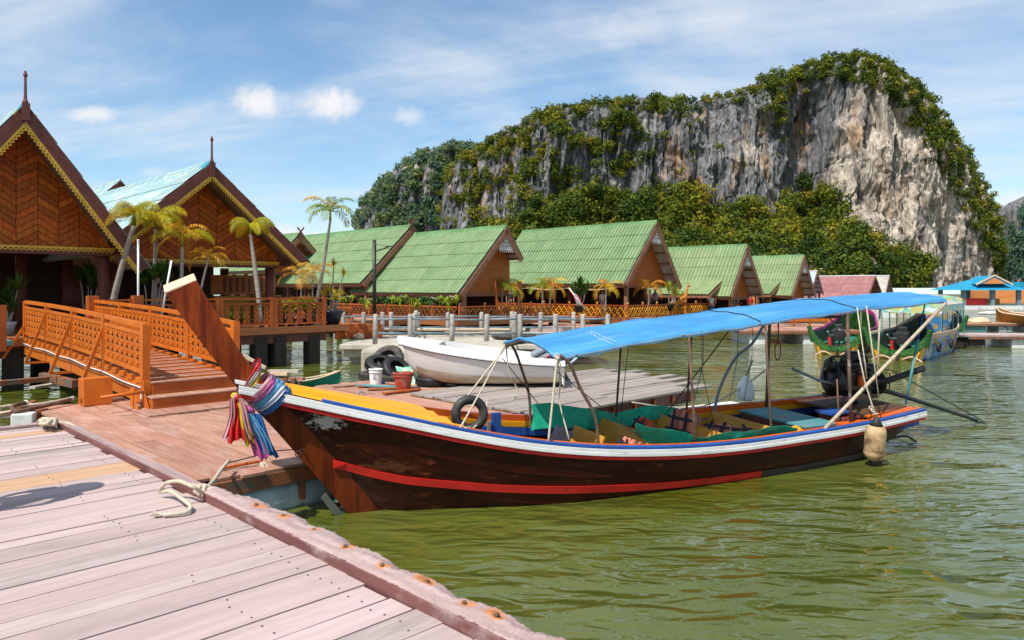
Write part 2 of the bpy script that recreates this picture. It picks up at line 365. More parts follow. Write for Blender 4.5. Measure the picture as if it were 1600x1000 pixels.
def grooved(m, period, c, amt, lo=.80, hi=.97):
    """mixes darker colour c into the sheet grooves, broken up by noise"""
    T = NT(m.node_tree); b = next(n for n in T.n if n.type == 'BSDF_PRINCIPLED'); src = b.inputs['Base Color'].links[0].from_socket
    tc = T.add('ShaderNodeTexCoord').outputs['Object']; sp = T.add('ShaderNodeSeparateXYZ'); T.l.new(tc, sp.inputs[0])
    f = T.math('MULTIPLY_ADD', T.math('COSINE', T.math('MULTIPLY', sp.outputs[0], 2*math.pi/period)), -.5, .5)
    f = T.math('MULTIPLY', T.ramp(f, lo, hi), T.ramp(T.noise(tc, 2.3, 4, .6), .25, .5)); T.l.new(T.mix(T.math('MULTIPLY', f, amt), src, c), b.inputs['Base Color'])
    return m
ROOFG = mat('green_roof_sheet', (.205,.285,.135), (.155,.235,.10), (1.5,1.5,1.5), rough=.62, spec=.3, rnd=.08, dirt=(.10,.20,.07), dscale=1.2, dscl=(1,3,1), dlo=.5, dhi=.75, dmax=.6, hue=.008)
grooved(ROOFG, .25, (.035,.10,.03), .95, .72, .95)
ROOFC = mat('cyan_roof_sheet', (.30,.435,.44), (.23,.37,.385), (1.5,1.5,1.5), rough=.6, rnd=.1, dirt=(.55,.52,.42), dscale=1.0, dscl=(.6,3,1), dlo=.46, dhi=.66, dmax=.8)
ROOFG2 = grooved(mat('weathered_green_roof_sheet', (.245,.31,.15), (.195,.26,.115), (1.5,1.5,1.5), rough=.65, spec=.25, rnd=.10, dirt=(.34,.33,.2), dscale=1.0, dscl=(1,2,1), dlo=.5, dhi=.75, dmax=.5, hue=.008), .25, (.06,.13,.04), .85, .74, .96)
RIDGEG = mat('green_ridge_cap', (.13,.25,.10), (.08,.18,.065), (4,4,4), rough=.6, rnd=.15)
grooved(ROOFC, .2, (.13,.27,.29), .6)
RIDGEC = mat('teal_ridge_cap', (.05,.34,.42), (.035,.26,.34), (4,4,4), rough=.55, rnd=.12)
UNDER = mat('pale_sheet_underside', (.50,.475,.42), (.36,.33,.28), (4,4,4), rough=.8, dirt=(.2,.17,.13), dscale=1.5)
ROOFR = mat('faded_red_roof', (.34,.16,.155), (.27,.115,.11), (2,2,2), rough=.7, rnd=.1)
ROOFB = mat('pale_blue_roof', (.42,.55,.66), (.36,.48,.6), (2,2,2), rough=.6)
ROOFT = mat('turquoise_roof', (.02,.30,.47), (.015,.23,.38), (2,2,2), rough=.5)
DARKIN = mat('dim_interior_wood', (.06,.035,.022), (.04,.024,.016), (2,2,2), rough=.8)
TRUNK = mat('grey_palm_trunk', (.36,.32,.27), (.24,.21,.175), (3,3,40), rough=.85, bump=.5, bdist=.01, rnd=.12)
BARK = mat('brown_bark', (.12,.085,.055), (.075,.052,.035), (14,14,3), rough=.9)
def leafmat(name, c1, c2, thin=.35, rnd=.22, hue=.02): return mat(name, c1, c2, (2,2,2), rough=.5, spec=.3, rnd=rnd, hue=hue, thin=thin)
FROND = leafmat('yellow_green_frond', (.66,.50,.020), (.40,.39,.020))
FROND_O = leafmat('orange_yellow_frond', (.70,.34,.018), (.50,.30,.015))
FROND_G = leafmat('green_frond', (.34,.38,.024), (.18,.25,.02))
LEAFG = leafmat('green_leaf', (.075,.15,.02), (.04,.09,.013))
LEAFY = leafmat('yellow_leaf', (.58,.38,.03), (.28,.27,.02))
# ------------------------------------------------------------------ water
m = bpy.data.materials.new('murky_green_water'); m.use_nodes = True; T = NT(m.node_tree); T.n.clear()
out = T.add('ShaderNodeOutputMaterial'); b = T.add('ShaderNodeBsdfPrincipled'); T.l.new(b.outputs[0], out.inputs[0])
gp = T.add('ShaderNodeNewGeometry').outputs['Position']
b.inputs['Roughness'].default_value = .035; b.inputs['IOR'].default_value = 1.85; b.inputs['Specular IOR Level'].default_value = .5
c_ = T.noise(gp, .22, 5, .6, .4)
T.l.new(T.mix(T.ramp(c_, .35, .68), (.068, .084, .006), (.105, .118, .024)), b.inputs['Base Color'])
# ripples: long lazy swell and shorter chop running towards the shore
h1 = T.noise(T.mapping(gp, scale=(.62, 1.5, 1), rot=(0, 0, R(14))), 1.0, 1.5, .45, .9)
h2 = T.noise(T.mapping(gp, scale=(2.0, 4.4, 1), rot=(0, 0, R(22))), 1.0, 1.2, .45, 1.0)
h3 = T.noise(T.mapping(gp, scale=(6, 13, 1), rot=(0, 0, R(-20))), 1.0, 2, .5, .4)
hh = T.math('ADD', T.math('MULTIPLY', h1, .25), T.math('ADD', T.math('MULTIPLY', h2, .115), T.math('MULTIPLY', h3, .010)))
patch = T.ramp(T.noise(gp, .16, 3, .5, .6), .3, .62)
hh = T.math('MULTIPLY', hh, T.math('MULTIPLY_ADD', patch, .80, .20))
bp = T.add('ShaderNodeBump'); bp.inputs['Strength'].default_value = 1.0; bp.inputs['Distance'].default_value = .70
T.l.new(hh, bp.inputs['Height']); T.l.new(bp.outputs[0], b.inputs['Normal'])
WATER = m
wm = MB(); wm.add([(-4000,-300,0),(4000,-300,0),(4000,6000,0),(-4000,6000,0)], [(0,1,2,3)])
structure(wm.obj('water', WATER))

# ------------------------------------------------------------------ noise
_perm = np.random.default_rng(3).permutation(256).astype(np.int64); _perm = np.concatenate([_perm, _perm, _perm])
_gr = np.random.default_rng(4).normal(size=(256, 3)); _gr /= np.linalg.norm(_gr, axis=1)[:, None]
def pn(x, y, z):
    xi = np.floor(x).astype(np.int64); yi = np.floor(y).astype(np.int64); zi = np.floor(z).astype(np.int64)
    fx, fy, fz = x-xi, y-yi, z-zi; u, v, w = [t*t*t*(t*(t*6-15)+10) for t in (fx, fy, fz)]; r = 0
    for dx in (0, 1):
        for dy in (0, 1):
            for dz in (0, 1):
                g = _gr[_perm[_perm[_perm[(xi+dx) & 255]+((yi+dy) & 255)]+((zi+dz) & 255)] & 255]
                d = g[..., 0]*(fx-dx)+g[..., 1]*(fy-dy)+g[..., 2]*(fz-dz)
                r = r + d*(u if dx else 1-u)*(v if dy else 1-v)*(w if dz else 1-w)
    return r*1.6
def fbm(x, y, z, o=4, g=.5):
    r = 0; a = 1
    for i in range(o): r = r + a*pn(x+i*17.3, y+i*9.1, z+i*5.7); x, y, z = x*2.03, y*2.03, z*2.03; a *= g
    return r
def sstep(a, b, x): t = np.clip((x-a)/(b-a), 0, 1); return t*t*(3-2*t)

def rock_mat(name, haze=(0,0,0), hz=0):
    m = bpy.data.materials.new(name); m.use_nodes = True; T = NT(m.node_tree); T.n.clear()
    out = T.add('ShaderNodeOutputMaterial'); b = T.add('ShaderNodeBsdfPrincipled'); T.l.new(b.outputs[0], out.inputs[0])
    p = T.add('ShaderNodeNewGeometry').outputs['Position']
    pale = T.add('ShaderNodeAttribute', attribute_name='pale').outputs['Fac']
    st = T.noise(T.mapping(p, scale=(.30, .30, .055)), 1, 9, .66, .5)      # water streaks down the face
    st2 = T.noise(T.mapping(p, scale=(.95, .95, .20)), 1, 8, .7, .4)
    bl = T.noise(T.mapping(p, scale=(.055, .055, .04)), 1, 6, .62, .6)
    och = T.noise(T.mapping(p, scale=(.10, .10, .05), loc=(31, 7, 2)), 1, 7, .65, .5)
    grey = T.mix(T.ramp(st, .36, .62), (.075, .080, .087), (.30, .298, .295))
    cream = T.mix(T.ramp(st, .34, .60), (.32, .25, .195), (.70, .605, .50))
    zone = T.ramp(T.math('ADD', pale, T.math('MULTIPLY_ADD', bl, 1.1, -.55)), .38, .66)
    col = T.mix(zone, grey, cream)
    col = T.mix(T.math('MULTIPLY', T.ramp(och, .52, .68), .70), col, (.52, .29, .145))
    col = T.mix(T.math('MULTIPLY', T.ramp(st2, .56, .68), .80), col, (.040, .038, .038))
    st3 = T.noise(T.mapping(p, scale=(.16, .16, .022), loc=(9, 3, 1)), 1, 8, .68, .6)
    col = T.mix(T.math('MULTIPLY', T.ramp(st3, .50, .60), .78), col, (.10, .102, .108))
    col = T.mix(T.math('MULTIPLY', T.ramp(st2, .43, .33), .35), col, (.62, .60, .56))
    T.l.new(col, b.inputs['Base Color']); b.inputs['Roughness'].default_value = .92; b.inputs['Specular IOR Level'].default_value = .15
    bn = T.noise(T.mapping(p, scale=(.9, .9, .3)), 1, 9, .7, .3)
    bp = T.add('ShaderNodeBump'); bp.inputs['Strength'].default_value = 1; bp.inputs['Distance'].default_value = 1.6
    T.l.new(bn, bp.inputs['Height']); T.l.new(bp.outputs[0], b.inputs['Normal'])
    return m
ROCK = rock_mat('streaked_limestone')

def np_obj(name, verts, quads, m, parent=None, smooth=False):
    me = bpy.data.meshes.new(name); nv = len(verts); nq = len(quads); k = quads.shape[1]
    me.vertices.add(nv); me.vertices.foreach_set('co', np.ascontiguousarray(verts, dtype=np.float32).ravel())
    me.loops.add(nq*k); me.loops.foreach_set('vertex_index', np.ascontiguousarray(quads, dtype=np.int32).ravel())
    me.polygons.add(nq); me.polygons.foreach_set('loop_start', np.arange(0, nq*k, k, dtype=np.int32))
    me.update(calc_edges=True); me.validate()
    return mk(name, me, m, parent, smooth)

def cliff(name, sil, y0, round_, talus, talus_fn, nx, nz, amp, pale_fn, face_fn=None, bowl=None):
    """a limestone tower: fan of columns under the outline sil, leaning back to a rounded top and closed behind"""
    px = np.linspace(sil[0][0], sil[-1][0], nx); top = np.interp(px, [s[0] for s in sil], [s[1] for s in sil])+6*sstep(460, 340, np.interp(px, [s[0] for s in sil], [s[1] for s in sil]))
    top = top + 5*pn(px/13, px*0, px*0+3) + 3*pn(px/5, px*0, px*0+8)
    vfront = np.linspace(0, 1, nz); c = (px-.5*(px[0]+px[-1]))/(.5*(px[-1]-px[0]))
    wrap = y0*.20*(1-np.sqrt(np.clip(1-np.abs(c)**3.2, 0, 1)))
    A, Vv = np.meshgrid(px, vfront, indexing='xy')                # rows: height
    tf = talus_fn(A)
    off = -talus*tf*np.clip(1-Vv/.36, 0, 1) + 6*Vv + round_*(1-np.sqrt(np.clip(1-(np.clip((Vv-.72)/.28, 0, 1))**2, 0, 1)))
    Y = y0 + off + wrap[None, :]
    if face_fn is not None: Y = Y + face_fn(A, Vv)
    X = (A-800)/F*Y
    ht = H+(450-top)*(y0+6+round_+wrap+(face_fn(px, np.ones_like(px)) if face_fn is not None else 0))/F
    prof = sstep(0, 1, Vv)*.25+Vv*.75
    Z = -1+(ht[None, :]+1)*prof
    # relief
    d1 = fbm(X/34, Y/34, Z/60, 3); d2 = np.abs(fbm(X/9+5, Y/30, Z/40, 4)); d3 = np.abs(fbm(X/2.8, Y/12, Z/17, 4, .6))-.3; d4 = fbm(X/14, Y/16+9, Z/10, 3); d5 = np.abs(fbm(X/1.4+3, Y/5, Z/6.5, 3, .6))-.3
    edge = sstep(0, .05, 1-np.abs(c))[None, :]
    fade = (1-.6*sstep(.9, 1, Vv))*edge
    D = (7*d1 - 8.0*(.35-d2) + 3.2*d3 + 1.0*d4 + 1.1*d5)*amp*fade
    Y2 = Y + D; X2 = X + amp*1.6*fbm(X/9, Y/9+40, Z/16, 3)*fade; Z2 = Z + amp*1.4*fbm(X/8+70, Y/8, Z/8, 3)*sstep(0,.1,Vv)
    verts = np.stack([X2, Y2, Z2], -1)
    back = []
    for k in range(1, 9):
        q = k/8; back.append(np.stack([X2[-1]+0*q, Y2[-1]+q*y0*.35, Z2[-1]*np.cos(q*math.pi/2)-1*q], -1))
    verts = np.concatenate([verts, np.array(back)], 0)
    nr = verts.shape[0]; idx = np.arange(nr*nx).reshape(nr, nx)
    quads = np.stack([idx[:-1, :-1], idx[:-1, 1:], idx[1:, 1:], idx[1:, :-1]], -1).reshape(-1, 4)
    o = np_obj(name, verts.reshape(-1, 3), quads, ROCK, smooth=False)
    pv = np.zeros((nr, nx), np.float32); Yn = verts[..., 1]; pxx = 800+F*verts[..., 0]/Yn; pyy = 450-(verts[..., 2]-H)*F/Yn
    pv[:] = pale_fn(pxx, pyy)
    at = o.data.attributes.new('pale', 'FLOAT', 'POINT'); at.data.foreach_set('value', pv.ravel())
    structure(o)
    return verts[:nz], pxx[:nz], pyy[:nz], D

# main cliff
SIL = [(682,462),(687,352),(692,300),(697,270),(715,250),(740,232),(765,215),(800,195),(830,182),(865,170),(900,165),(940,160),(985,153),(1010,152),(1050,160),(1085,158),
       (1110,152),(1140,148),(1165,135),(1200,120),(1235,112),(1265,98),(1300,90),(1330,88),(1365,93),(1400,108),(1430,130),(1455,160),(1480,195),(1505,235),
       (1525,270),(1545,315),(1553,350),(1560,395),(1563,440),(1565,462)]
def pale_main(px, py):
    z = sstep(1255, 1330, px+.25*(py-250))
    z = np.maximum(z, .62*np.exp(-((px-1165)/55)**2-((py-250)/60)**2))
    z = np.maximum(z, .6*np.exp(-((px-1010)/26)**2-((py-200)/40)**2)); z = np.maximum(z, .55*np.exp(-((px-960)/34)**2-((py-290)/36)**2))
    z = np.maximum(z, .55*np.exp(-((px-720)/36)**2-((py-320)/46)**2))
    z = z*(1-.55*np.exp(-((py-120)/45)**2)*sstep(1420, 1300, px))
    z = z*(1-.5*np.exp(-((px-1500)/40)**2-((py-400)/40)**2))
    return .06+.80*z
def face_main(px, v):
    # a hollow left of the pale wall and a slight forward bulge of the pale wall itself
    return 16*np.exp(-((px-1262)/38)**2)*sstep(0, .2, v)*sstep(1, .7, v) - 14*np.exp(-((px-1420)/100)**2) - 8*np.exp(-((px-880)/120)**2)*v
def talus_main(px): return sstep(1450, 1260, px)
cv, cpx, cpy, cD = cliff('limestone_cliff', SIL, 300, 22, 46, talus_main, 800, 320, 1.0, pale_main, face_main)
SIL2 = [(548,462),(553,400),(557,350),(562,322),(577,298),(600,275),(630,252),(660,238),(690,228),(712,223),(740,226),(790,245),(850,300),(870,462)]
hv, hpx, hpy, _ = cliff('forested_hill', SIL2, 470, 40, 30, lambda px: px*0+1, 200, 110, 1.3, lambda px, py: .12+.75*np.exp(-((px-640)/16)**2-((py-265)/14)**2))
SIL3 = [(1556,462),(1566,430),(1576,398),(1586,362),(1594,338),(1604,318),(1640,290),(1700,262),(1780,250),(1900,300),(1960,462)]
fv, fpx, fpy, _ = cliff('distant_cliff', SIL3, 560, 40, 10, lambda px: px*0+1, 140, 110, 1.3, lambda px, py: px*0+.05)
SIL4 = [(1470,462),(1500,430),(1530,416),(1555,408),(1580,414),(1620,440),(1650,462)]
gv, gpx, gpy, _ = cliff('far_island', SIL4, 1500, 60, 20, lambda px: px*0+1, 80, 50, 1.2, lambda px, py: px*0+.05)

# ------------------------------------------------------------------ foliage: crowns made of many small leaf clumps
LEAF_FAR = []
def veg_mat(name, cols, emph=1.0):
    m = bpy.data.materials.new(name); m.use_nodes = True; T = NT(m.node_tree); T.n.clear()
    out = T.add('ShaderNodeOutputMaterial'); b = T.add('ShaderNodeBsdfPrincipled')
    a = T.add('ShaderNodeAttribute', attribute_name='tint').outputs['Fac']
    cr = T.add('ShaderNodeValToRGB'); T.l.new(a, cr.inputs[0]); e = cr.color_ramp.elements
    e[0].position = 0; e[0].color = (*cols[0], 1); e[1].position = 1; e[1].color = (*cols[-1], 1)
    for i, c in enumerate(cols[1:-1]): q = e.new((i+1)/(len(cols)-1)); q.color = (*c, 1)
    T.l.new(cr.outputs[0], b.inputs['Base Color']); b.inputs['Roughness'].default_value = .6; b.inputs['Specular IOR Level'].default_value = .2
    tl = T.add('ShaderNodeBsdfTranslucent'); T.l.new(cr.outputs[0], tl.inputs['Color'])
    mx = T.add('ShaderNodeMixShader'); mx.inputs[0].default_value = .25
    T.l.new(b.outputs[0], mx.inputs[1]); T.l.new(tl.outputs[0], mx.inputs[2]); T.l.new(mx.outputs[0], out.inputs[0])
    return m
VEG = veg_mat('hillside_leaves', [(.022,.050,.010),(.055,.098,.010),(.125,.160,.012),(.215,.205,.013),(.28,.215,.018),(.25,.15,.03)])
VEG_B = veg_mat('haze_tinted_hill_leaves', [(.055,.12,.095),(.08,.15,.085),(.13,.19,.07),(.20,.22,.07),(.26,.22,.08)])  # bluish leaf colours stand in for distance haze
vr = np.random.default_rng(21)
def crowns(name, ctr, rad, tint, m, nleaf=90, leaf=.17, flat=.8):
    """ctr (n,3), rad (n,), tint (n,) -> one mesh of leaf quads filling n uneven crowns"""
    n = len(ctr)
    d = vr.normal(size=(n, nleaf, 3)); d /= np.linalg.norm(d, axis=2, keepdims=True)
    rr = vr.uniform(.45, 1.05, (n, nleaf, 1))**.6
    lob = 1+.28*np.sin(d[..., 0:1]*5+vr.uniform(0, 6, (n, 1, 1)))+.22*np.sin(d[..., 2:3]*6+vr.uniform(0, 6, (n, 1, 1)))+.2*np.sin(d[..., 1:2]*7+vr.uniform(0, 6, (n, 1, 1)))
    p = ctr[:, None, :] + d*rr*lob*rad[:, None, None]*np.array([1, 1, flat])
    nrm = d*.9+vr.normal(size=(n, nleaf, 3))*.55; nrm /= np.linalg.norm(nrm, axis=2, keepdims=True)
    a = np.cross(nrm, vr.normal(size=(n, nleaf, 3))); a /= np.linalg.norm(a, axis=2, keepdims=True)+1e-9; bb = np.cross(nrm, a)
    sz = (leaf*rad)[:, None, None]*vr.uniform(.6, 1.35, (n, nleaf, 1))
    q = np.stack([p-a*sz-bb*sz*.7, p+a*sz*.9-bb*sz*.5, p+a*sz+bb*sz*.8, p-a*sz*.7+bb*sz], 2)
    verts = q.reshape(-1, 3); quads = np.arange(len(verts)).reshape(-1, 4)
    o = np_obj(name, verts, quads, m)
    tt = np.clip(tint[:, None]+vr.normal(0, .07, (n, nleaf)), 0, 1)
    at = o.data.attributes.new('tint', 'FLOAT', 'FACE'); at.data.foreach_set('value', tt.astype(np.float32).ravel())
    return o
def poly_in(px, py, poly):
    inside = np.zeros(px.shape, bool); n = len(poly); j = n-1
    for i in range(n):
        xi, yi = poly[i]; xj, yj = poly[j]
        c = ((yi > py) != (yj > py)) & (px < (xj-xi)*(py-yi)/(yj-yi+1e-9)+xi); inside ^= c; j = i
    return inside
def pick(verts, px, py, dens, count, seed):
    g = np.random.default_rng(seed); nz, nx = px.shape
    # weight by area so that crowns are spread evenly over the face
    w = np.clip(dens, 0, 1).ravel(); w = w/w.sum(); k = g.choice(nz*nx, count, replace=True, p=w)
    return verts.reshape(-1, 3)[k]+g.normal(0, .8, (count, 3)), px.ravel()[k], py.ravel()[k], g
vn = fbm(cpx/38, cpy/30, cpx*0+2, 4)            # patchiness on the face
topline = np.interp(cpx, [s[0] for s in SIL], [s[1] for s in SIL]); below = cpy-topline
# scrub over the left shoulder
d = np.zeros_like(cpx)
left = sstep(1075, 960, cpx+.3*(cpy-200))
d += left*sstep(345, 300, cpy)*np.where(vn > .02+.3*sstep(850, 1000, cpx)*sstep(200, 260, cpy), 1, .04)
d += .8*sstep(28, 8, below)*sstep(1260, 1000, cpx)*np.where(vn > -.25, 1, .08)
d += sstep(1250, 1050, cpx)*.14*np.where(vn > .28, 1, 0)
# dense belt down the right shoulder
bw = np.interp(cpx, [1200,1260,1330,1400,1450,1500,1530,1560], [22,32,36,50,78,100,96,60])
d += sstep(1.15, .8, below/bw)*sstep(1160, 1240, cpx)*1.0
d += .8*np.exp(-((cpx-1215)/26)**2-((cpy-165)/36)**2)
pale_keep = sstep(1290, 1340, cpx)*sstep(1.1, 1.6, below/bw); d *= (1-pale_keep*.985)
pts, a_, b_, g = pick(cv, cpx, cpy, d, 4300, 5)
rad = .55+1.75*g.uniform(0, 1, len(pts))**2.2; pts[:, 1] -= rad*.5; pts[:, 2] += rad*.3
tint = np.clip(.34+.24*fbm(a_/22, b_/22, a_*0, 3)+g.normal(0, .15, len(pts))+.10*sstep(1000, 700, a_), 0, 1)
stuff(tag(crowns('cliff_scrub', pts, rad, tint, VEG, 92, .165), 'green and yellowish scrub clinging to the ledges and crest of the limestone cliff', 'scrub'))
# forest on the slope below the face
FOR = [(690,470),(690,390),(760,352),(800,350),(850,335),(900,318),(960,312),(1000,318),(1060,306),(1120,312),(1180,330),(1230,322),(1262,290),(1300,296),(1326,350),(1360,376),(1420,396),(1446,420),(1440,470)]
fm = poly_in(cpx, cpy, FOR).astype(float); fm += .25*poly_in(cpx+14, cpy+16, FOR)
pts, a_, b_, g = pick(cv, cpx, cpy, fm, 1900, 6)
rad = 1.5+3.2*g.uniform(0, 1, len(pts))**1.5; pts[:, 1] -= rad*.8; pts[:, 2] += rad*.35
tint = np.clip(.33+.30*fbm(a_/30, b_/20, a_*0+4, 3)+g.normal(0, .16, len(pts))+.10*sstep(1000, 1080, a_)*sstep(1330, 1240, a_)*sstep(400, 330, b_)-.10*sstep(380,440,b_), 0, 1)
stuff(tag(crowns('hillside_forest', pts, rad, tint, VEG, 240, .105), 'dense sunlit forest on the slope at the foot of the big cliff', 'forest'))
# brush on the hill behind and on the far cliff
vn = fbm(hpx/26, hpy/20, hpx*0+6, 3)
pts, a_, b_, g = pick(hv, hpx, hpy, np.where(vn > -.15, 1, .08)*np.where(hpx < 760, 1, 0), 1900, 7)
rad = 1.2+2.6*g.uniform(0, 1, len(pts))**1.8; pts[:, 1] -= rad*.5
tint = np.clip(.38+.3*fbm(a_/20, b_/16, a_*0+1, 3)+g.normal(0, .14, len(pts))-.25*sstep(640, 700, a_)*sstep(290, 340, b_), 0, 1)
stuff(tag(crowns('hill_forest', pts, rad, tint, VEG_B, 90, .17), 'green woodland tinted bluish for haze, covering the lower hill left of the big cliff', 'forest'))
vn = fbm(fpx/16, fpy/26, fpx*0+9, 3)
pts, a_, b_, g = pick(fv, fpx, fpy, np.where(vn > -.1, 1, .1)*np.where(fpx < 1760, 1, 0), 900, 8)
rad = g.uniform(2.5, 5.2, len(pts)); pts[:, 1] -= rad*.4
stuff(tag(crowns('far_cliff_scrub', pts, rad, np.clip(g.normal(.2, .15, len(pts)), 0, 1), VEG_B, 80, .17), 'dark scrub tinted bluish for haze on the distant cliff at the right edge', 'scrub'))
# ------------------------------------------------------------------ village houses (local x = right-away, local y = left-away along the ridge)
def corr_sheet(name, w, l, period, depth, th=.012):
    """one corrugated roof sheet: width w along x, length l down -y, waves across x"""
    n = max(4, int(round(w/period))*4); mb = MB(); rows = []
    for j in (0, 1):
        rows.append([Vector((w*i/n, -l*j, depth*(.5+.5*math.cos(2*math.pi*i/4)))) for i in range(n+1)])
    mb.slab(rows, th); return mb.mesh(name)
def slope_frame(a, b, y0):
    """matrix: sheet x -> house y, sheet -y -> down the slope from ridge a to eave b (x, z pairs)"""
    d = Vector((b[0]-a[0], 0, b[1]-a[1])).normalized(); ex = Vector((0, 1, 0)); ey = -d; ez = ex.cross(ey)
    if ez.z < 0: ex = Vector((0, -1, 0)); ez = ex.cross(ey)
    M = Matrix.Identity(4)
    for i, e in enumerate((ex, ey, ez)):
        for k in range(3): M[k][i] = e[k]
    M.translation = Vector((a[0], y0 if ex.y > 0 else y0, a[1])); return M, ex.y > 0
def roof_slope(root, a, b, L, rows, w, m, period=.25, depth=.045, lift=.03):
    ln = math.hypot(b[0]-a[0], b[1]-a[1]); rl = ln/rows; cols = max(1, int(round(L/w))); cw = L/cols
    me = corr_sheet('roof_sheet', cw-.004, rl+.10, period, depth); me.materials.append(m)
    for i in range(rows):
        for k in range(cols):
            M, pos = slope_frame(a, b, 0)
            o = mk('roof_sheet', me, None, root)
            x = cw*k if pos else -cw*(k+1)
            T2 = M @ Matrix.Translation(Vector((x, -rl*i, lift+.018*(k % 2)*0+random.uniform(0, .012)))) @ Matrix.Rotation(R(-1.5), 4, 'X') @ Matrix.Rotation(R(random.uniform(-.12, .12)), 4, 'Z')
            o.matrix_local = T2
def plain_slope(root, name, a, b, L, th, m, y0=0, off=0):
    d = Vector((b[0]-a[0], 0, b[1]-a[1])).normalized(); n = Vector((-d.z, 0, d.x)); n = n if n.z > 0 else -n
    A = Vector((a[0], y0, a[1]))+n*off; B = Vector((b[0], y0, b[1]))+n*off
    return MB().extr([A, B, B-n*th, A-n*th], (0, L, 0)).obj(name, m, root)
def ornament(root, ax, az, y, w, h, m):
    """white fretwork filling the peak of a gable"""
    mb = MB(); X, Z = (1,0,0), (0,0,1)
    mb.beam((ax-w/2, y, az-h), (ax, y, az), .05, .035); mb.beam((ax+w/2, y, az-h), (ax, y, az), .05, .035); mb.beam((ax-w/2, y, az-h), (ax+w/2, y, az-h), .05, .03)
    for k in range(4):
        n = k+1
        for j in range(n):
            mb.ring((ax+(j-(n-1)/2)*w*.23, y, az-h*(.30+.2*k)), X, Z, w*.10, h*.095, .52, .04, 8)
    for j in range(7): mb.beam((ax+(j-3)*w/7, y, az-h), (ax+(j-3)*w/7, y, az-h*1.14), .05, .02)
    return mb.obj('gable_ornament', m, root)
def lattice(root, p, q, h, m_l, m_r, npan, post_h=None, name='railing_panel'):
    """low rail of crossed diagonal slats between rails, one part per panel"""
    p, q = Vector(p), Vector(q); up = Vector((0,0,1)); d = (q-p).normalized(); nn = d.cross(up)
    for k in range(npan):
        a, b = p.lerp(q, k/npan), p.lerp(q, (k+1)/npan); w = (b-a).length; mb = MB()
        c = max(2, int(round(w/(h*.62))))
        for i in range(c):
            x0, x1 = a+d*(w*i/c), a+d*(w*(i+1)/c)
            mb.beam(x0+up*.10+nn*.012, x1+up*(h-.08)+nn*.012, .045, .09, nn); mb.beam(x0+up*(h-.08)-nn*.012, x1+up*.10-nn*.012, .045, .09, nn)
            xm = (x0+x1)/2
            mb.beam(x0+up*(h*.5)+nn*.03, xm+up*(h-.08)+nn*.03, .02, .05, nn); mb.beam(xm+up*.1+nn*.03, x1+up*(h*.5)+nn*.03, .02, .05, nn)
        mb.obj(name, m_l, root)
        r = MB(); r.beam(a+up*h, b+up*h, .07, .07); r.beam(a+up*.07, b+up*.07, .06, .05); r.obj('rail', m_r, root)
        ps = MB(); ps.beam(a, a+up*(h+.08), .10, .10); ps.obj('rail_post', m_r, root)
        ps = MB(); ps.lathe([(.0,0),(.05,.02),(.06,.06),(.03,.10),(.012,.13)], 8, a+up*(h+.08)); ps.obj('post_finial', m_l, root)
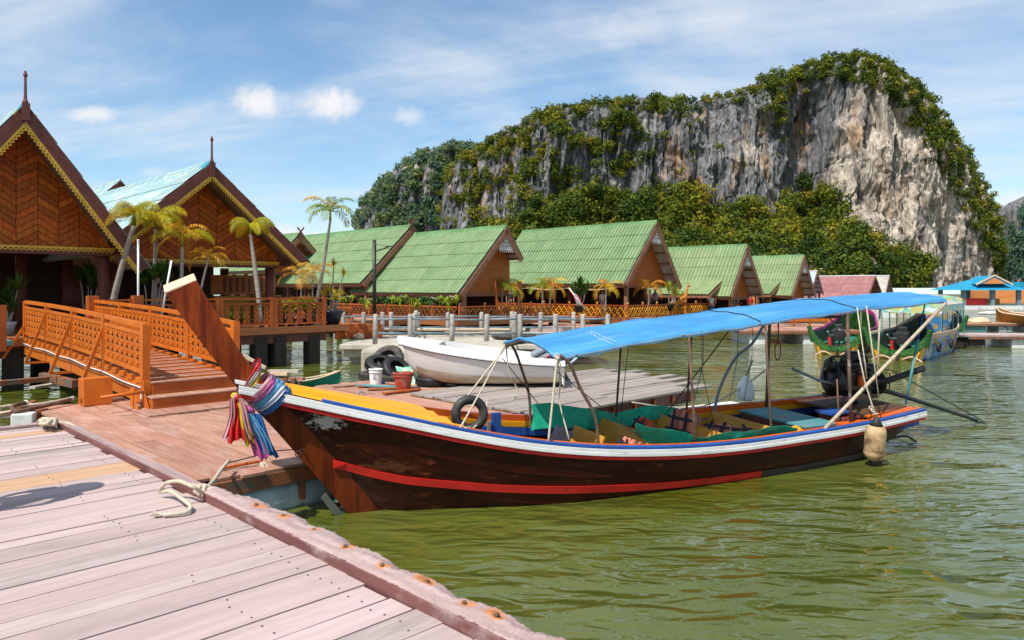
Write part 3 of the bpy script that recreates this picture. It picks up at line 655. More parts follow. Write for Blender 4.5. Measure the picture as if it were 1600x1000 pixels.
def green_house(name, label, A, t, L, eave_l, eave_r, zd, rows=5, siding=.16, orn=True, over=.9, back=True, finial=False, group='green roofed stilt houses along the shore', sheet_w=1.0, roofm=None, ridgem=None, inner=True):
    """A = (s, z) of the gable apex on the line t; eaves given as (s, z) too"""
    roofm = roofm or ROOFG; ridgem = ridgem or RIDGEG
    root = thing(name, label, 'house', ST(A[0], t, zd), R(45), group)
    az = A[1]-zd; l = (eave_l[0]-A[0], eave_l[1]-zd); r = (eave_r[0]-A[0], eave_r[1]-zd); a = (0, az)
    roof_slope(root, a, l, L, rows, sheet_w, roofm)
    plain_slope(root, 'roof_underside', a, l, L-.04, .03, UNDER, .02, -.04)
    # far slope
    ln = math.hypot(*[r[0]-a[0], r[1]-a[1]])
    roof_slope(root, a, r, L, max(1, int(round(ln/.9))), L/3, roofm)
    plain_slope(root, 'roof_underside', a, r, L-.04, .03, UNDER, .02, -.04)
    for k in range(6):
        f = (k+.6)/6; x, z = lerp(0, r[0], f), lerp(az, r[1], f); MB().box(x-.05, x+.05, .03, over+.25, z-.19, z-.075).obj('purlin', BARGE_G, root)
    # ridge caps, rake boards, eave board
    nc = max(3, int(L/1.0)); me = None
    for k in range(nc):
        if me is None:
            mb = MB(); w = L/nc
            mb.extr([(-.20, 0, -.20*abs((l[1]-az)/l[0])+.05), (0, 0, .11), (.20, 0, -.20*abs((r[1]-az)/r[0])+.05), (.18, 0, -.20*abs((r[1]-az)/r[0])+.02), (0, 0, .05), (-.18, 0, -.20*abs((l[1]-az)/l[0])+.02)], (0, w+.05, 0)); me = mb.mesh('ridge_cap'); me.materials.append(ridgem)
        o = mk('ridge_cap', me, None, root, loc=(0, w*k, az+.03+.006*(k % 2)))
    for e in (l, r):
        d = Vector((e[0], 0, e[1]-az)); u_ = d.normalized(); n = Vector((-u_.z, 0, u_.x)); n = n if n.z > 0 else -n
        A_, B_ = Vector((0, -.05, az))-n*.02, Vector((e[0], -.05, e[1]))-n*.02
        MB().extr([A_, B_+u_*.08, B_-n*.24+u_*.08, A_-n*.24], (0, .05, 0)).obj('barge_board', BARGE_G, root)
        sc = MB()
        ns = int(d.length/.16)
        for k in range(ns):
            c = A_+u_*(k+.5)*d.length/ns-n*.25; sc.extr([c-u_*.07, c+u_*.07, c+u_*.03-n*.07, c-u_*.03-n*.07], (0, .04, 0))
        stuff(sc.obj('scalloped_edge', BARGE_G, root))
    MB().box(l[0]-.02, l[0]+.05, .02, L-.05, l[1]-.17, l[1]-.01).obj('eave_board', BARGE_G, root)
    fr = MB(); k = .1
    while k < L-.1: fr.extr([(l[0]+.0, k, l[1]-.17), (l[0]+.0, k+.11, l[1]-.17), (l[0]+.0, k+.055, l[1]-.25)], (.025, 0, 0)); k += .125
    stuff(fr.obj('eave_fringe', BARGE_G, root))
    # gable wall of lapped boards
    zb = max(l[1], r[1])-.12 if abs(l[1]-r[1]) < .8 else l[1]-.05
    sd = MB(); z = zb
    kl = (az-l[1])/(0-l[0]); kr = (az-r[1])/(r[0])
    pl = [(az-.25-l[1]*0, 0, 0)]
    while z < az-.3:
        z1 = min(z+siding, az-.3)
        poly = clip_poly([(-9, z), (9, z), (9, z1), (-9, z1)], [(kl, -1, az-.2), (-kr, -1, az-.2), (1, 0, -l[0]-.35), (-1, 0, r[0]-.05)])
        if len(poly) >= 3: sd.extr([(x, over+.012*((zz_-z)/siding), zz_) for x, zz_ in poly], (0, .05, 0))
        z = z1
    stuff(sd.obj('gable_wall', GABLE_G, root))
    MB().box(l[0]+.3, min(r[0]-.3, r[0]+.0), over-.04, over+.10, zb-.16, zb-.004).obj('tie_beam', BARGE_G, root)
    if orn: ornament(root, 0, az-.24, .02, 1.05, .95, WHITE)
    if finial:
        f = MB(); f.beam((-.28, -.02, az-.15), (.22, -.02, az+.45), .05, .09); f.beam((.28, .04, az-.15), (-.22, .04, az+.45), .05, .09); f.obj('crossed_finial', DKRED, root)
    # posts, beams, floor
    npst = max(3, int(L/2.2))
    for k in range(npst+1):
        y = .25+(L-.5)*k/npst
        for x, z in ((l[0]+.45, l[1]), (max(r[0]-.45, 1.2), min(r[1], l[1]+.6))):
            MB().beam((x, y, 0), (x, y, z-.02), .2, .2).obj('post', BARGE_G if k == 0 else DKRED, root)
    MB().box(l[0]+.36, l[0]+.54, .1, L-.1, l[1]-.12, l[1]+.10).obj('eave_beam', DKRED, root)
    if inner:  # walls added to keep the open interior dark
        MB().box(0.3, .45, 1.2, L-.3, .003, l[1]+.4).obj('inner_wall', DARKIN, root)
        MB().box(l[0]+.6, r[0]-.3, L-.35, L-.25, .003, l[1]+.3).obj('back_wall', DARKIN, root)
    return root
gh = []
def hpx(apex, far_apex, ev_l, ev_r, t):
    s = s_at(apex[0], t); zA = z_at(apex[1], s, t); tf = t_at(far_apex[0], s)
    sl = s_at(ev_l[0], t); zl = z_at(ev_l[1], sl, t); sr = s_at(ev_r[0], t); zr = z_at(ev_r[1], sr, t)
    return (s, zA), tf-t, (sl, zl), (sr, zr)
ZD = .78
A_, L_, el, er = hpx((1027,347), (817,362), (977,442), (1064,448), 25.1)
green_house('green_roofed_house', 'largest green roofed wooden house, middle of the row, white fretwork peak and cream awning', A_, 25.1, L_, el, er, ZD)
print('C', A_, L_, el, er)
A_, L_, el, er = hpx((792,355), (618,368), (719,457), (815,396), 27.3)
green_house('green_roofed_house', 'green roofed house standing behind the slim lamp post, between two other green roofs', A_, 27.3, L_, el, (A_[0]+1.15, A_[1]-1.6), .95)
print('B', A_, L_, el, er)
A_, L_, el, er = hpx((644,354), (455,371), (566,442), (690,400), 35.3)
green_house('green_roofed_house', 'green roofed house with crossed finials on its ridge, behind the palms', A_, 35.3, L_+4, el, (A_[0]+1.2, A_[1]-1.4), .95, orn=False, finial=True)
print('A', A_, L_, el, er)
A_, L_, el, er = hpx((1168,384), (1047,390), (1142,462), (1193,462), 22.8)
hd = green_house('green_roofed_house', 'green roofed house right of the largest one, with a small awning roof', A_, 22.8, L_+3.5, el, er, .5, roofm=ROOFG2)
print('D', A_, L_, el, er)
def side_awning(root, l, y0, y1, drop, out, zd):
    a = (l[0]+.9, l[1]-zd+1.0); b = (l[0]-out, l[1]-zd-drop)
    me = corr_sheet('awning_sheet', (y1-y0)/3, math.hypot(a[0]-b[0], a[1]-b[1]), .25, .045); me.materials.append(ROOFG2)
    for k in range(3):
        M, pos = slope_frame(a, b, 0); o = mk('awning_sheet', me, None, root); w = (y1-y0)/3
        o.matrix_local = M @ Matrix.Translation(Vector(((y0+w*k) if pos else -(y0+w*(k+1)), 0, .09)))
    MB().box(b[0]-.03, b[0]+.05, y0, y1, b[1]-.14, b[1]).obj('awning_fascia', BARGE_G, root)
    MB().extr([(a[0], y0-.04, a[1]), (b[0], y0-.04, b[1]), (b[0], y0-.04, b[1]-.16), (a[0], y0-.04, a[1]-.16)], (0, .05, 0)).obj('awning_side', BARGE_G, root)
side_awning(hd, (el[0]-A_[0], el[1]), .9, 5.2, .0, 1.1, .5)
A_, L_, el, er = hpx((1257,400), (1175,400), (1237,461), (1275,462), 24.4)
he = green_house('green_roofed_house', 'farthest green roofed house, smallest of the row, next to the faded red roof', A_, 24.4, L_+5, el, er, .5, roofm=ROOFG2)
side_awning(he, (el[0]-A_[0], el[1]), 1.2, 5.0, .0, 1.1, .5)
print('E', A_, L_, el, er)
A_, L_, el, er = hpx((470,366), (440,372), (405,440), (520,440), 44.0)
green_house('green_roofed_house', 'small green gable with dark crossed finials peeping up left of the tall palm', A_, 44.0, 6, (A_[0]-2.4, A_[1]-2.4), (A_[0]+2.4, A_[1]-2.4), .9, orn=False, finial=True, inner=False)

# simple gabled houses farther along
def simple_house(name, label, A, t, L, w, drop, zd, roofm, wallm, group=None):
    root = thing(name, label, 'house', ST(A[0], t, zd), R(45), group); az = A[1]-zd
    for sg in (-1, 1):
        roof_slope(root, (0, az), (sg*w, az-drop), L, 3, 1.4, roofm, .3)
        MB().extr([(0, -.04, az), (sg*w, -.04, az-drop), (sg*w, -.04, az-drop-.2), (0, -.04, az-.24)], (0, .05, 0)).obj('barge_board', BARGE_G, root)
        for k in range(5):
            x, z = lerp(0, sg*w, (k+.5)/5), lerp(az, az-drop, (k+.5)/5); MB().box(x-.04, x+.04, .02, .8, z-.17, z-.05).obj('purlin', BARGE_G, root)
    MB().box(-.14, .14, 0, L, az+.0, az+.09).obj('ridge_cap', WHITE, root)
    MB().extr([(-w+.35, .8, az-drop), (w-.35, .8, az-drop), (0, .8, az-.3)], (0, .06, 0)).obj('gable_wall', GABLE_G, root)
    for k in range(6):
        y = .3+(L-.6)*k/5
        for x in (-w+.3, w-.3): MB().beam((x, y, 0), (x, y, az-drop), .16, .16).obj('post', DKRED, root)
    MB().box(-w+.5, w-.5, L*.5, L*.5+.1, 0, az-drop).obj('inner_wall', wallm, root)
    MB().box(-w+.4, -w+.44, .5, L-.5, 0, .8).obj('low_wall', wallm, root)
    return root
MINT = mat('mint_wall', (.50,.66,.50), (.42,.58,.43), rough=.7)
OWALL = mat('orange_wall', (.66,.25,.08), (.58,.2,.06), (.3,.3,4), rough=.7)
s = s_at(1368, 27.); simple_house('red_roofed_house', 'long low house with a faded dusty red corrugated roof', (s, z_at(431, s, 27.)), 27., 15.5, 2.6, 2.5, .5, ROOFR, MINT)
s = s_at(1390, 29.); simple_house('grey_roofed_house', 'pale grey gable just showing right of the faded red roof', (s, z_at(431, s, 29.)), 29., 8, 1.5, 2.3, .5, UNDER, DARKIN)
s = s_at(1277, 30.); simple_house('blue_roofed_house', 'small pale blue gable squeezed between the farthest green roof and the red roof', (s, z_at(424, s, 30.)), 30., 6, 1.5, 2.2, .5, ROOFB, DARKIN)
# long mint hall, orange wall and turquoise pavilion at the right
r0 = thing('mint_hall', 'long low mint green building under the cliff, left of the turquoise pavilion', 'building', (47, 104, 0))
MB().box(-10, 17.5, 0, 6, .3, 1.0).obj('lower_wall', MINT, r0); MB().box(-10, 17.5, .0, 6, 1.003, 1.62).obj('wall', WHITE, r0)
MB().extr([(-10.4, -.5, 1.623), (-10.4, 3, 2.5), (-10.4, 6.5, 1.623)], (28.3, 0, 0)).obj('roof', MINT, r0)
for k in range(7): MB().box(-8+3.6*k, -6.9+3.6*k, -.05, .0, .9, 1.5).obj('window', DARKIN, r0)
r0 = thing('orange_hall', 'long building with an orange boarded wall behind the turquoise pavilion', 'building', (72.5, 100, 0))
MB().box(-6.5, 22, 0, 6, .4, 2.95).obj('wall', OWALL, r0); MB().box(-6.6, 22, -.3, 6.3, 2.953, 3.05).obj('roof', WHITE, r0)
r0 = thing('turquoise_pavilion', 'open pavilion with turquoise hipped roof and grey posts by the water', 'pavilion', (56.5, 86, .2))
hip = MB(); x0, x1, y0_, y1_ = -4.2, 3.9, -.8, 5.5; ze, zt = 2.05, 3.3
hip.add([(x0,y0_,ze),(x1,y0_,ze),(x1,y1_,ze),(x0,y1_,ze),(-1.2,2.3,zt),(1.4,2.3,zt)], [(0,1,5,4),(1,2,5),(2,3,4,5),(3,0,4),(3,2,1,0)]); hip.obj('roof', ROOFT, r0)
MB().extr([(-1.9,-.4,2.75),(2.1,-.4,2.75),(.1,-.4,3.75)], (0,3.2,0)).obj('gable_roof', ROOFT, r0)
MB().extr([(-1.3,-.43,2.8),(1.5,-.43,2.8),(.1,-.43,3.5)], (0,.02,0)).obj('gable_face', OWALL, r0)
gb = MB(); gb.beam((-2.1,-.45,2.68),(.1,-.45,3.8),.07,.16); gb.beam((2.3,-.45,2.68),(.1,-.45,3.8),.07,.16); gb.obj('barge_board', CREAM, r0)
MB().box(3.6, 7.6, 1.2, 5, 2.3, 3.0).obj('side_roof', ROOFT, r0)
for x in (-3.3, .1, 3.2):
    for y in (0, 4.6): MB().box(x-.2, x+.2, y-.2, y+.2, 0, ze).obj('post', PIPE, r0)
MB().box(-3.6, 5, -.5, 5, -.5, .22).obj('base', WHITEF, r0); MB().box(-3.0, -.4, .3, .34, .3, 1.1).obj('side_screen', REDP, r0); MB().box(.5, 3, 3, 3.1, .3, 1.0).obj('low_wall', OWALL, r0)
# ------------------------------------------------------------------ restaurant on stilts (left)
DZ = 1.25; DT = 21.6
def fret_mesh(w, h, seed=0, th=.025):
    """carved slat: wavy outer edges and a column of pierced scrolls"""
    mb = MB(); X, Z = (1,0,0), (0,0,1); n = max(3, int(h/(w*.62)))
    for k in range(n):
        z = h*(k+.5)/n; q = h/n*.5
        mb.ring((0, 0, z), X, Z, w*.5, q*1.04, .5, th, 8)
        mb.extr([(0, -th*.4, z-q*.5), (w*.16, -th*.4, z), (0, -th*.4, z+q*.5), (-w*.16, -th*.4, z)], (0, th*.8, 0))
    mb.box(-w*.5, w*.5, -th/2, th/2, -.004, h*.035); mb.box(-w*.5, w*.5, -th/2, th/2, h*.965, h)
    return mb.mesh('fret_slat')
def gold_trim(root, p, q, drop, period, nrm, m=GOLD, name='gold_trim'):
    """pierced gold fretwork strip hanging below the line p-q"""
    p, q, nrm = Vector(p), Vector(q), Vector(nrm); d = (q-p); L = d.length; d.normalize(); dn = nrm.cross(d).normalized()
    if dn.z > 0: dn = -dn
    mb = MB(); mb.beam(p+dn*.03, q+dn*.03, .03, .06, dn); n = int(L/period)
    for k in range(n):
        c = p+d*(L*(k+.5)/n)
        mb.ring(c+dn*drop*.52, d, dn, period*.52, drop*.36, .5, .025, 8)
        mb.extr([c-d*period*.12+dn*drop*.80, c+d*period*.12+dn*drop*.80, c+dn*drop*1.08], nrm*.02)
        mb.extr([c+d*period*.34+dn*drop*.1, c+d*period*.66+dn*drop*.1, c+d*period*.5+dn*drop*.34], nrm*.02)
    return stuff(mb.obj(name, m, root))
def teak_house(name, label, apex, t, tip_l, tip_r, wall, L, zd, bands, over, wallpx=None, roof_cols=1.2, boards=True, finial=True, group='restaurant houses with herringbone gables'):
    """apex/tips: (s, z) on the rake plane t; wall: (half width left, half width right, z bottom)"""
    root = thing(name, label, 'house', ST(apex[0], t, zd), R(45), group)
    az = apex[1]-zd; l = (tip_l[0]-apex[0], tip_l[1]-zd); r = (tip_r[0]-apex[0], tip_r[1]-zd); a = (0, az)
    for e in (l, r):
        roof_slope(root, a, e, L, 5, roof_cols, ROOFC, .2, .03, lift=.05)
        plain_slope(root, 'soffit', a, e, L-.05, .03, SOFFIT, .06, .0)
        d = Vector((e[0], 0, e[1]-az)); u_ = d.normalized(); n = Vector((-u_.z, 0, u_.x)); n = n if n.z > 0 else -n
        A_, B_ = Vector((0, -.08, az)), Vector((e[0], -.08, e[1]))
        MB().extr([A_+n*.06, B_+n*.06, B_-n*.10, A_-n*.10], (0, .06, 0)).obj('barge_board', BARGE, root)
        MB().extr([A_-n*.103, B_-n*.103, B_-n*.22, A_-n*.22], (0, .04, 0)).obj('barge_board', BARGE, root)
        gold_trim(root, A_-n*.22+Vector((0, .02, 0)), B_-n*.22+Vector((0, .02, 0)), .145, .105, (0, -1, 0))
    nc = int(L/.45)
    mb = MB(); w = L/nc
    mb.extr([(-.24, 0, -.24*abs((l[1]-az)/l[0])+.05), (0, 0, .12), (.24, 0, -.24*abs((r[1]-az)/r[0])+.05), (.2, 0, -.24*abs((r[1]-az)/r[0])), (0, 0, .04), (-.2, 0, -.24*abs((l[1]-az)/l[0]))], (0, w+.04, 0)); me = mb.mesh('ridge_cap'); me.materials.append(ROOFC if not finial else RIDGEC)
    me2 = me.copy(); me2.materials.clear(); me2.materials.append(ROOFC)
    for k in range(nc): mk('ridge_cap', me if k < 1 else me2, None, root, loc=(0, w*k, az+.05+.012*(k % 2)))
    wl, wr, zb = wall; zb -= zd
    kl = (az-l[1])/(-l[0]); kr = (az-r[1])/r[0]
    tri = [(kl, -1, az-.3), (-kr, -1, az-.3), (0, 1, -zb), (1, 0, wl), (-1, 0, wr)]
    MB().extr([(x, over+.05, z) for x, z in clip_poly([(-9, zb), (9, zb), (9, az), (-9, az)], tri)], (0, .05, 0)).obj('gable_backing', GBOARD_D, root)
    if boards:   # herringbone of single boards, each cut to the gable
        cnt = 0; pit = bands[1]; bw = bands[0]; nb = int(math.ceil((wl+wr)/bw))+1
        x0 = -bw*math.ceil(wl/bw)
        for k in range(nb):
            xa, xb = x0+bw*k, x0+bw*(k+1); sl = .62*(1 if k % 2 == 0 else -1)
            z = zb-bw-.3
            while z < az+bw:
                za, zb2 = (z, z+sl*bw) if sl > 0 else (z-sl*bw, z)
                quad = [(xa+.008, za), (xb-.008, zb2), (xb-.008, zb2+pit-.020), (xa+.008, za+pit-.020)]
                pp = clip_poly(quad, tri); z += pit
                if len(pp) < 3: continue
                cx = sum(p[0] for p in pp)/len(pp); cz = sum(p[1] for p in pp)/len(pp)
                w_ = max(p[0] for p in pp)-min(p[0] for p in pp)
                if w_ < .04: continue
                cnt += 1
                MB().extr([(x-cx, 0, z_-cz) for x, z_ in pp], (0, .035, 0)).obj('gable_board', GBOARD, root, loc=(cx, over+.014+random.uniform(-.004, .004), cz))
        print(name, 'boards', cnt)
    MB().box(-wl, wr, over-.06, over+.14, zb-.17, zb-.003).obj('tie_beam', BARGE, root)
    gold_trim(root, (-wl, over-.075, zb+.05), (wr, over-.075, zb+.05), .15, .12, (0, -1, 0))
    if finial:
        MB().lathe([(.05, 0), (.07, .12), (.045, .18), (.035, .3), (.03, .75), (.055, .8), (.02, .92)], 8, (0, -.05, az+.02)).obj('finial', BARGE, root)
        MB().box(-.09, .09, -.13, -.082, az-.35, az+.10).obj('finial_base', BARGE, root)
    for x, y in ((-wl+.2, over+.2), (wr-.2, over+.2), (wr-.2, over+4), (-wl+.2, over+4), (wr-.2, over+8), (.8, over+3.5)):
        MB().tube([(x, y, 0), (x, y, min(zb, az-abs(x)*max(kl, kr))-.1)], .16, 10).obj('column', BARGE, root, smooth=True)
    MB().box(wr-.02, min(r[0]-.1, wr+.7), over-.02, over+.12, zb-.10, zb+.16).obj('outrigger_beam', BARGE, root)
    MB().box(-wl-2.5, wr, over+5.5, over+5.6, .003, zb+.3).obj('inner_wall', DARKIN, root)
    return root
# right-hand gable (second from left in the photograph)
t2 = 23.4; a2 = s_at(330, t2); za2 = z_at(259, a2, t2); r2 = s_at(480, t2); zr2 = z_at(410, r2, t2)
tw2 = t2+1.0; wz2 = z_at(409, s_at(330, tw2), tw2); wr2 = s_at(434, tw2)-a2
hT2 = teak_house('teak_gable_house', 'wooden restaurant house with cyan roof and fully visible herringbone gable, right of the bigger one', (a2, za2), t2, (a2-(r2-a2), zr2), (r2, zr2), (wr2-.05, wr2, wz2), 11, DZ, (.62, .19), 1.0)
print('T2', a2, za2, r2, zr2, wz2)
t1 = 22.2; a1 = s_at(39, t1); za1 = z_at(168, a1, t1); r1 = s_at(229, t1); zr1 = z_at(418, r1, t1)
tw1 = t1+1.0; wz1 = z_at(387, s_at(60, tw1), tw1); wr1 = s_at(177, tw1)-a1
hT1 = teak_house('teak_gable_house', 'biggest and nearest wooden restaurant house, herringbone gable cut off by the left edge', (a1, za1), t1, (a1-(r1-a1), zr1), (r1, zr1), (wr1+.4, wr1, wz1), 9, DZ, (.50, .19), 1.0)
print('T1', a1, za1, r1, zr1, wz1, wr1)
t3 = 38; a3 = s_at(188, t3); za3 = z_at(285, a3, t3)
teak_house('teak_gable_house', 'cyan roofed gable peeping out behind between the two herringbone gables', (a3, za3), t3, (a3-3.2, za3-3.4), (a3+3.2, za3-3.4), (2.7, 2.7, za3-3.0), 9, DZ, (.6, .2), 1.0, boards=False, finial=False)
# deck
rd = thing('restaurant_deck', 'red brown stilted wooden deck of the restaurant with carved railings', 'deck', ST(0, DT, 0), R(45))
S1 = s_at(508, DT)+.12; SE = s_at(541, DT)
for k in range(int((SE+2)/.5)):
    x = -2+.5*k
    MB().box(x, x+.49, -.05, 9, DZ-.06, DZ).obj('deck_plank', DECKSIDE, rd)
MB().box(-2, SE+.02, -.12, -.055, DZ-.20, DZ+.01).obj('fascia_board', DECKSIDE, rd); MB().box(-2, SE-.7, .1, .3, DZ-.50, DZ-.21).obj('joist', DKRED, rd)
MB().box(SE-.1, SE+.0, -.05, 9, DZ-.26, DZ-.063).obj('fascia_board', DECKSIDE, rd)
MB().box(-2, SE-.2, .3, 9, DZ-.30, DZ-.063).obj('deck_underframe', PILE, rd)
for px in (-300, -150, 20, 110, 250, 330, 404, 434, 487):
    for y in (.25, 3.5):
        x = s_at(px, DT+.25); MB().box(x-.2, x+.2, y-.2, y+.2, -.6, DZ-.30).obj('pile', PILE, rd)
for x in np.arange(-1.5, 12, 1.9): MB().box(x-.14, x+.14, 6.2, 6.5, -.6, DZ-.30).obj('pile', PILE, rd)
fm_ = fret_mesh(.21, .62); fm_.materials.append(ORANGE_D)
fm_b = fret_mesh(.225, .56); fm_b.materials.append(ORANGE)
fm_c = MB().box(-.085, .085, -.006, .006, .02, .54).mesh('fret_glint_strip'); fm_c.materials.append(CREAM)  # cream strips stand in for bright water glinting through the holes
def deck_rail(x0, x1, root, y=0, fm=fm_, z0=DZ, h=.94, post=True):
    MB().box(x0, x1, y-.05, y+.05, z0+h-.05, z0+h).obj('top_rail', ORANGE_D, root); MB().box(x0, x1, y-.035, y+.035, z0+h-.20, z0+h-.15).obj('mid_rail', ORANGE_D, root)
    MB().box(x0, x1, y-.035, y+.035, z0+.08, z0+.13).obj('bottom_rail', ORANGE_D, root)
    n = max(2, int((x1-x0)/.30))
    for k in range(n): mk('fret_slat', fm, None, root, loc=(x0+(x1-x0)*(k+.5)/n, y, z0+.13))
    for x in (x0, x1): MB().box(x-.055, x+.055, y-.06, y+.06, z0+.0, z0+h+.012).obj('rail_post', ORANGE_D, root)
xs = [s_at(p, DT) for p in (215, 247, 342, 427, 508)]
xs[1] = (xs[0]+xs[2])/2
for a_, b_ in zip(xs[:-1], xs[1:]): deck_rail(a_+.06, b_-.06, rd)
for px in (145, 215):
    x = s_at(px, DT-.1); MB().box(x-.13, x+.13, -.2, .06, DZ+.0, DZ+1.04).obj('gate_post', ORANGE_D, rd, bevel=.01)
xa, xb = s_at(145, DT)+.14, s_at(215, DT)-.14
deck_rail(xa+.05, xb-.05, rd, y=-.06)
# railing along the deck's right end
for k in range(3):
    y0_, y1_ = .1+2.2*k, .1+2.2*(k+1)-.1
    MB().box(S1-.05, S1+.05, y0_, y1_, DZ+.89, DZ+.94).obj('top_rail', ORANGE_D, rd); MB().box(S1-.035, S1+.035, y0_, y1_, DZ+.08, DZ+.13).obj('bottom_rail', ORANGE_D, rd)
    for j in range(7): mk('fret_slat', fm_, None, rd, loc=(S1, y0_+(y1_-y0_)*(j+.5)/7, DZ+.13), rot=(0, 0, R(90)))
# near left end post and counter stuff inside
x = s_at(2, 19); MB().box(-.10, .08, -.1, .1, 0, 1.0).obj('gate_post', ORANGE_D, rd, loc=(x, -2.6, DZ-.12))
MB().box(-6, 3.9, -.8, -.056, DZ-.12, DZ-.01).obj('landing', TEAL, rd)
r_ = thing('counter', 'wooden service counter with a slatted window inside the restaurant', 'counter', ST(s_at(385, 27.5), 27.5, DZ), R(45))
MB().box(-1.3, 1.3, -.3, .3, 0, .95).obj('base', MUST, r_); MB().box(-1.3, 1.3, .2, .3, 1.0, 1.75).obj('screen', GABLE_G, r_)
for k in range(7): MB().box(-.8+.25*k, -.72+.25*k, .16, .2, 1.1, 1.65).obj('slat', DKRED, r_)
# dining chairs and tables as dim shapes inside
r_ = thing('dining_table', 'dark dining table in the shade of the restaurant, behind the deck railing', 'table', ST(s_at(300, 25.5), 25.5, DZ), R(45))
MB().box(-.7, .7, -.45, .45, .70, .75).obj('tabletop', GBOARD, r_)
for x, y in ((-.6,-.35),(.6,-.35),(-.6,.35),(.6,.35)): MB().box(x-.04, x+.04, y-.04, y+.04, 0, .70).obj('leg', GBOARD_D, r_)
# ------------------------------------------------------------------ gangway from pontoon to restaurant
PZ = .5
bs0, bs1 = 4.30, 5.85; bt0, bt1 = 13.0, 21.5; bz0, bz1 = .93, 1.22
br = thing('gangway', 'orange railed sloping gangway with carved side panels between pontoon and restaurant', 'gangway', ST(bs0, bt0, 0), R(45))
Lb = bt1-bt0; Wb = bs1-bs0
def fz(y): return lerp(bz0, bz1, y/Lb)+.045*math.sin(math.pi*min(max(y/Lb, 0), 1))
nt = 40
for k in range(nt):
    y = Lb*(k+.3)/nt
    MB().box(.06, Wb-.06, -.085, .085, -.05, 0).obj('tread', BROWN_P, br, loc=(0, y, fz(y)), rot=(math.atan2(bz1-bz0, Lb), 0, 0))
    if k % 2 == 0: MB().box(.06, Wb-.06, -.012, .012, 0.001, .028).obj('foot_batten', ORANGE, br, loc=(0, y, fz(y)))
bays = 4
for sd, x in ((0, 0), (1, Wb)):
    for k in range(10):
        y0_, y1_ = Lb*k/10, Lb*(k+1)/10
        o = MB().beam((x, y0_, fz(y0_)-.21), (x, y1_, fz(y1_)-.21), .06, .34).obj('girder', ORANGE, br)
    for k in range(20):
        y = Lb*(k+.5)/20; MB().box(x-.05, x+.05, y-.12, y+.12, fz(y)-.04, fz(y)+.045).obj('cleat', ORANGE, br)
    for k in range(bays):
        y0_, y1_ = Lb*k/bays, Lb*(k+1)/bays
        for h_, hh_, nm in ((.93, .075, 'top_rail'), (.79, .055, 'mid_rail'), (.16, .075, 'bottom_rail')):
            MB().beam((x, y0_+.03, fz(y0_)+h_), (x, y1_-.03, fz(y1_)+h_), .075, hh_).obj(nm, ORANGE, br)
        MB().beam((x, y0_, fz(y0_)-.05), (x, y0_, fz(y0_)+.95), .10 if k else .12, .10 if k else .12).obj('rail_post', ORANGE, br)
        n = 8
        for j in range(n):
            y = lerp(y0_, y1_, (j+.5)/n)*1.0
            mk('fret_slat', fm_b, None, br, loc=(x-.018 if sd == 0 else x-.02, y, fz(y)+.205), rot=(0, 0, R(90)))
            mk('fret_glint_strip', fm_c, None, br, loc=(x+.012, y, fz(y)+.20), rot=(0, 0, R(90)))
        if k:
            sg = -1 if sd == 0 else 1
            st = MB(); st.beam((x+sg*.03, y0_, fz(y0_)+.74), (x+sg*.42, y0_, fz(y0_)-.36), .06, .05, (0,1,0)); st.obj('strut', ORANGE, br)
            st = MB(); st.beam((x, y0_, fz(y0_)-.37), (x+sg*.44, y0_, fz(y0_)-.37), .05, .05); st.obj('outrigger', ORANGE, br)
    MB().beam((x, Lb, fz(Lb)-.05), (x, Lb, fz(Lb)+.95), .10, .10).obj('rail_post', ORANGE, br)
sg = -1; st = MB(); st.beam((-.03, Lb-.1, fz(Lb)+.35), (-.5, Lb-.1, fz(Lb)-.45), .06, .05, (0,1,0)); st.obj('strut', ORANGE, br)
# cables slung along the girder
for off in (0, .035):
    pts = []
    for k in range(41):
        y = Lb*(1-k/40); pts.append((-.055-off*.4, y, fz(y)-.10-off-.022*math.sin(k*.31)**2))
    pts += [(-.12, -.15, .62), (-.16, -.25, .54), (-.30, -.1, .53)]
    MB().tube(pts, .010, 6).obj('cable', WHITE if off == 0 else RUSTM, br, smooth=True)
# end frame and two box steps
MB().box(-.06, .05, -.12, -.003, .56, .95).obj('end_plate', ORANGE, br)
for z in (.66, .74, .85): MB().lathe([(.012, 0), (.012, .012), (.004, .016)], 8, (0, 0, 0), Matrix.Rotation(R(90), 3, 'X')).obj('bolt', ORANGE_D, br, loc=(-.02, -.125, z))
def step(y0_, y1_, z0, z1, x0, x1):
    o = MB().box(x0, x1, y0_, y1_, z0, z1-.03).obj('step_riser', ORANGE_D, br, bevel=.006); MB().box(x0-.012, x1+.012, y0_-.015, y1_, z1-.027, z1).obj('step_tread', BROWN_P, br, bevel=.005)
step(-.16, -.005, .70, .93, .06, Wb+.02); step(-.50, -.17, .50, .72, -.05, Wb+.1)
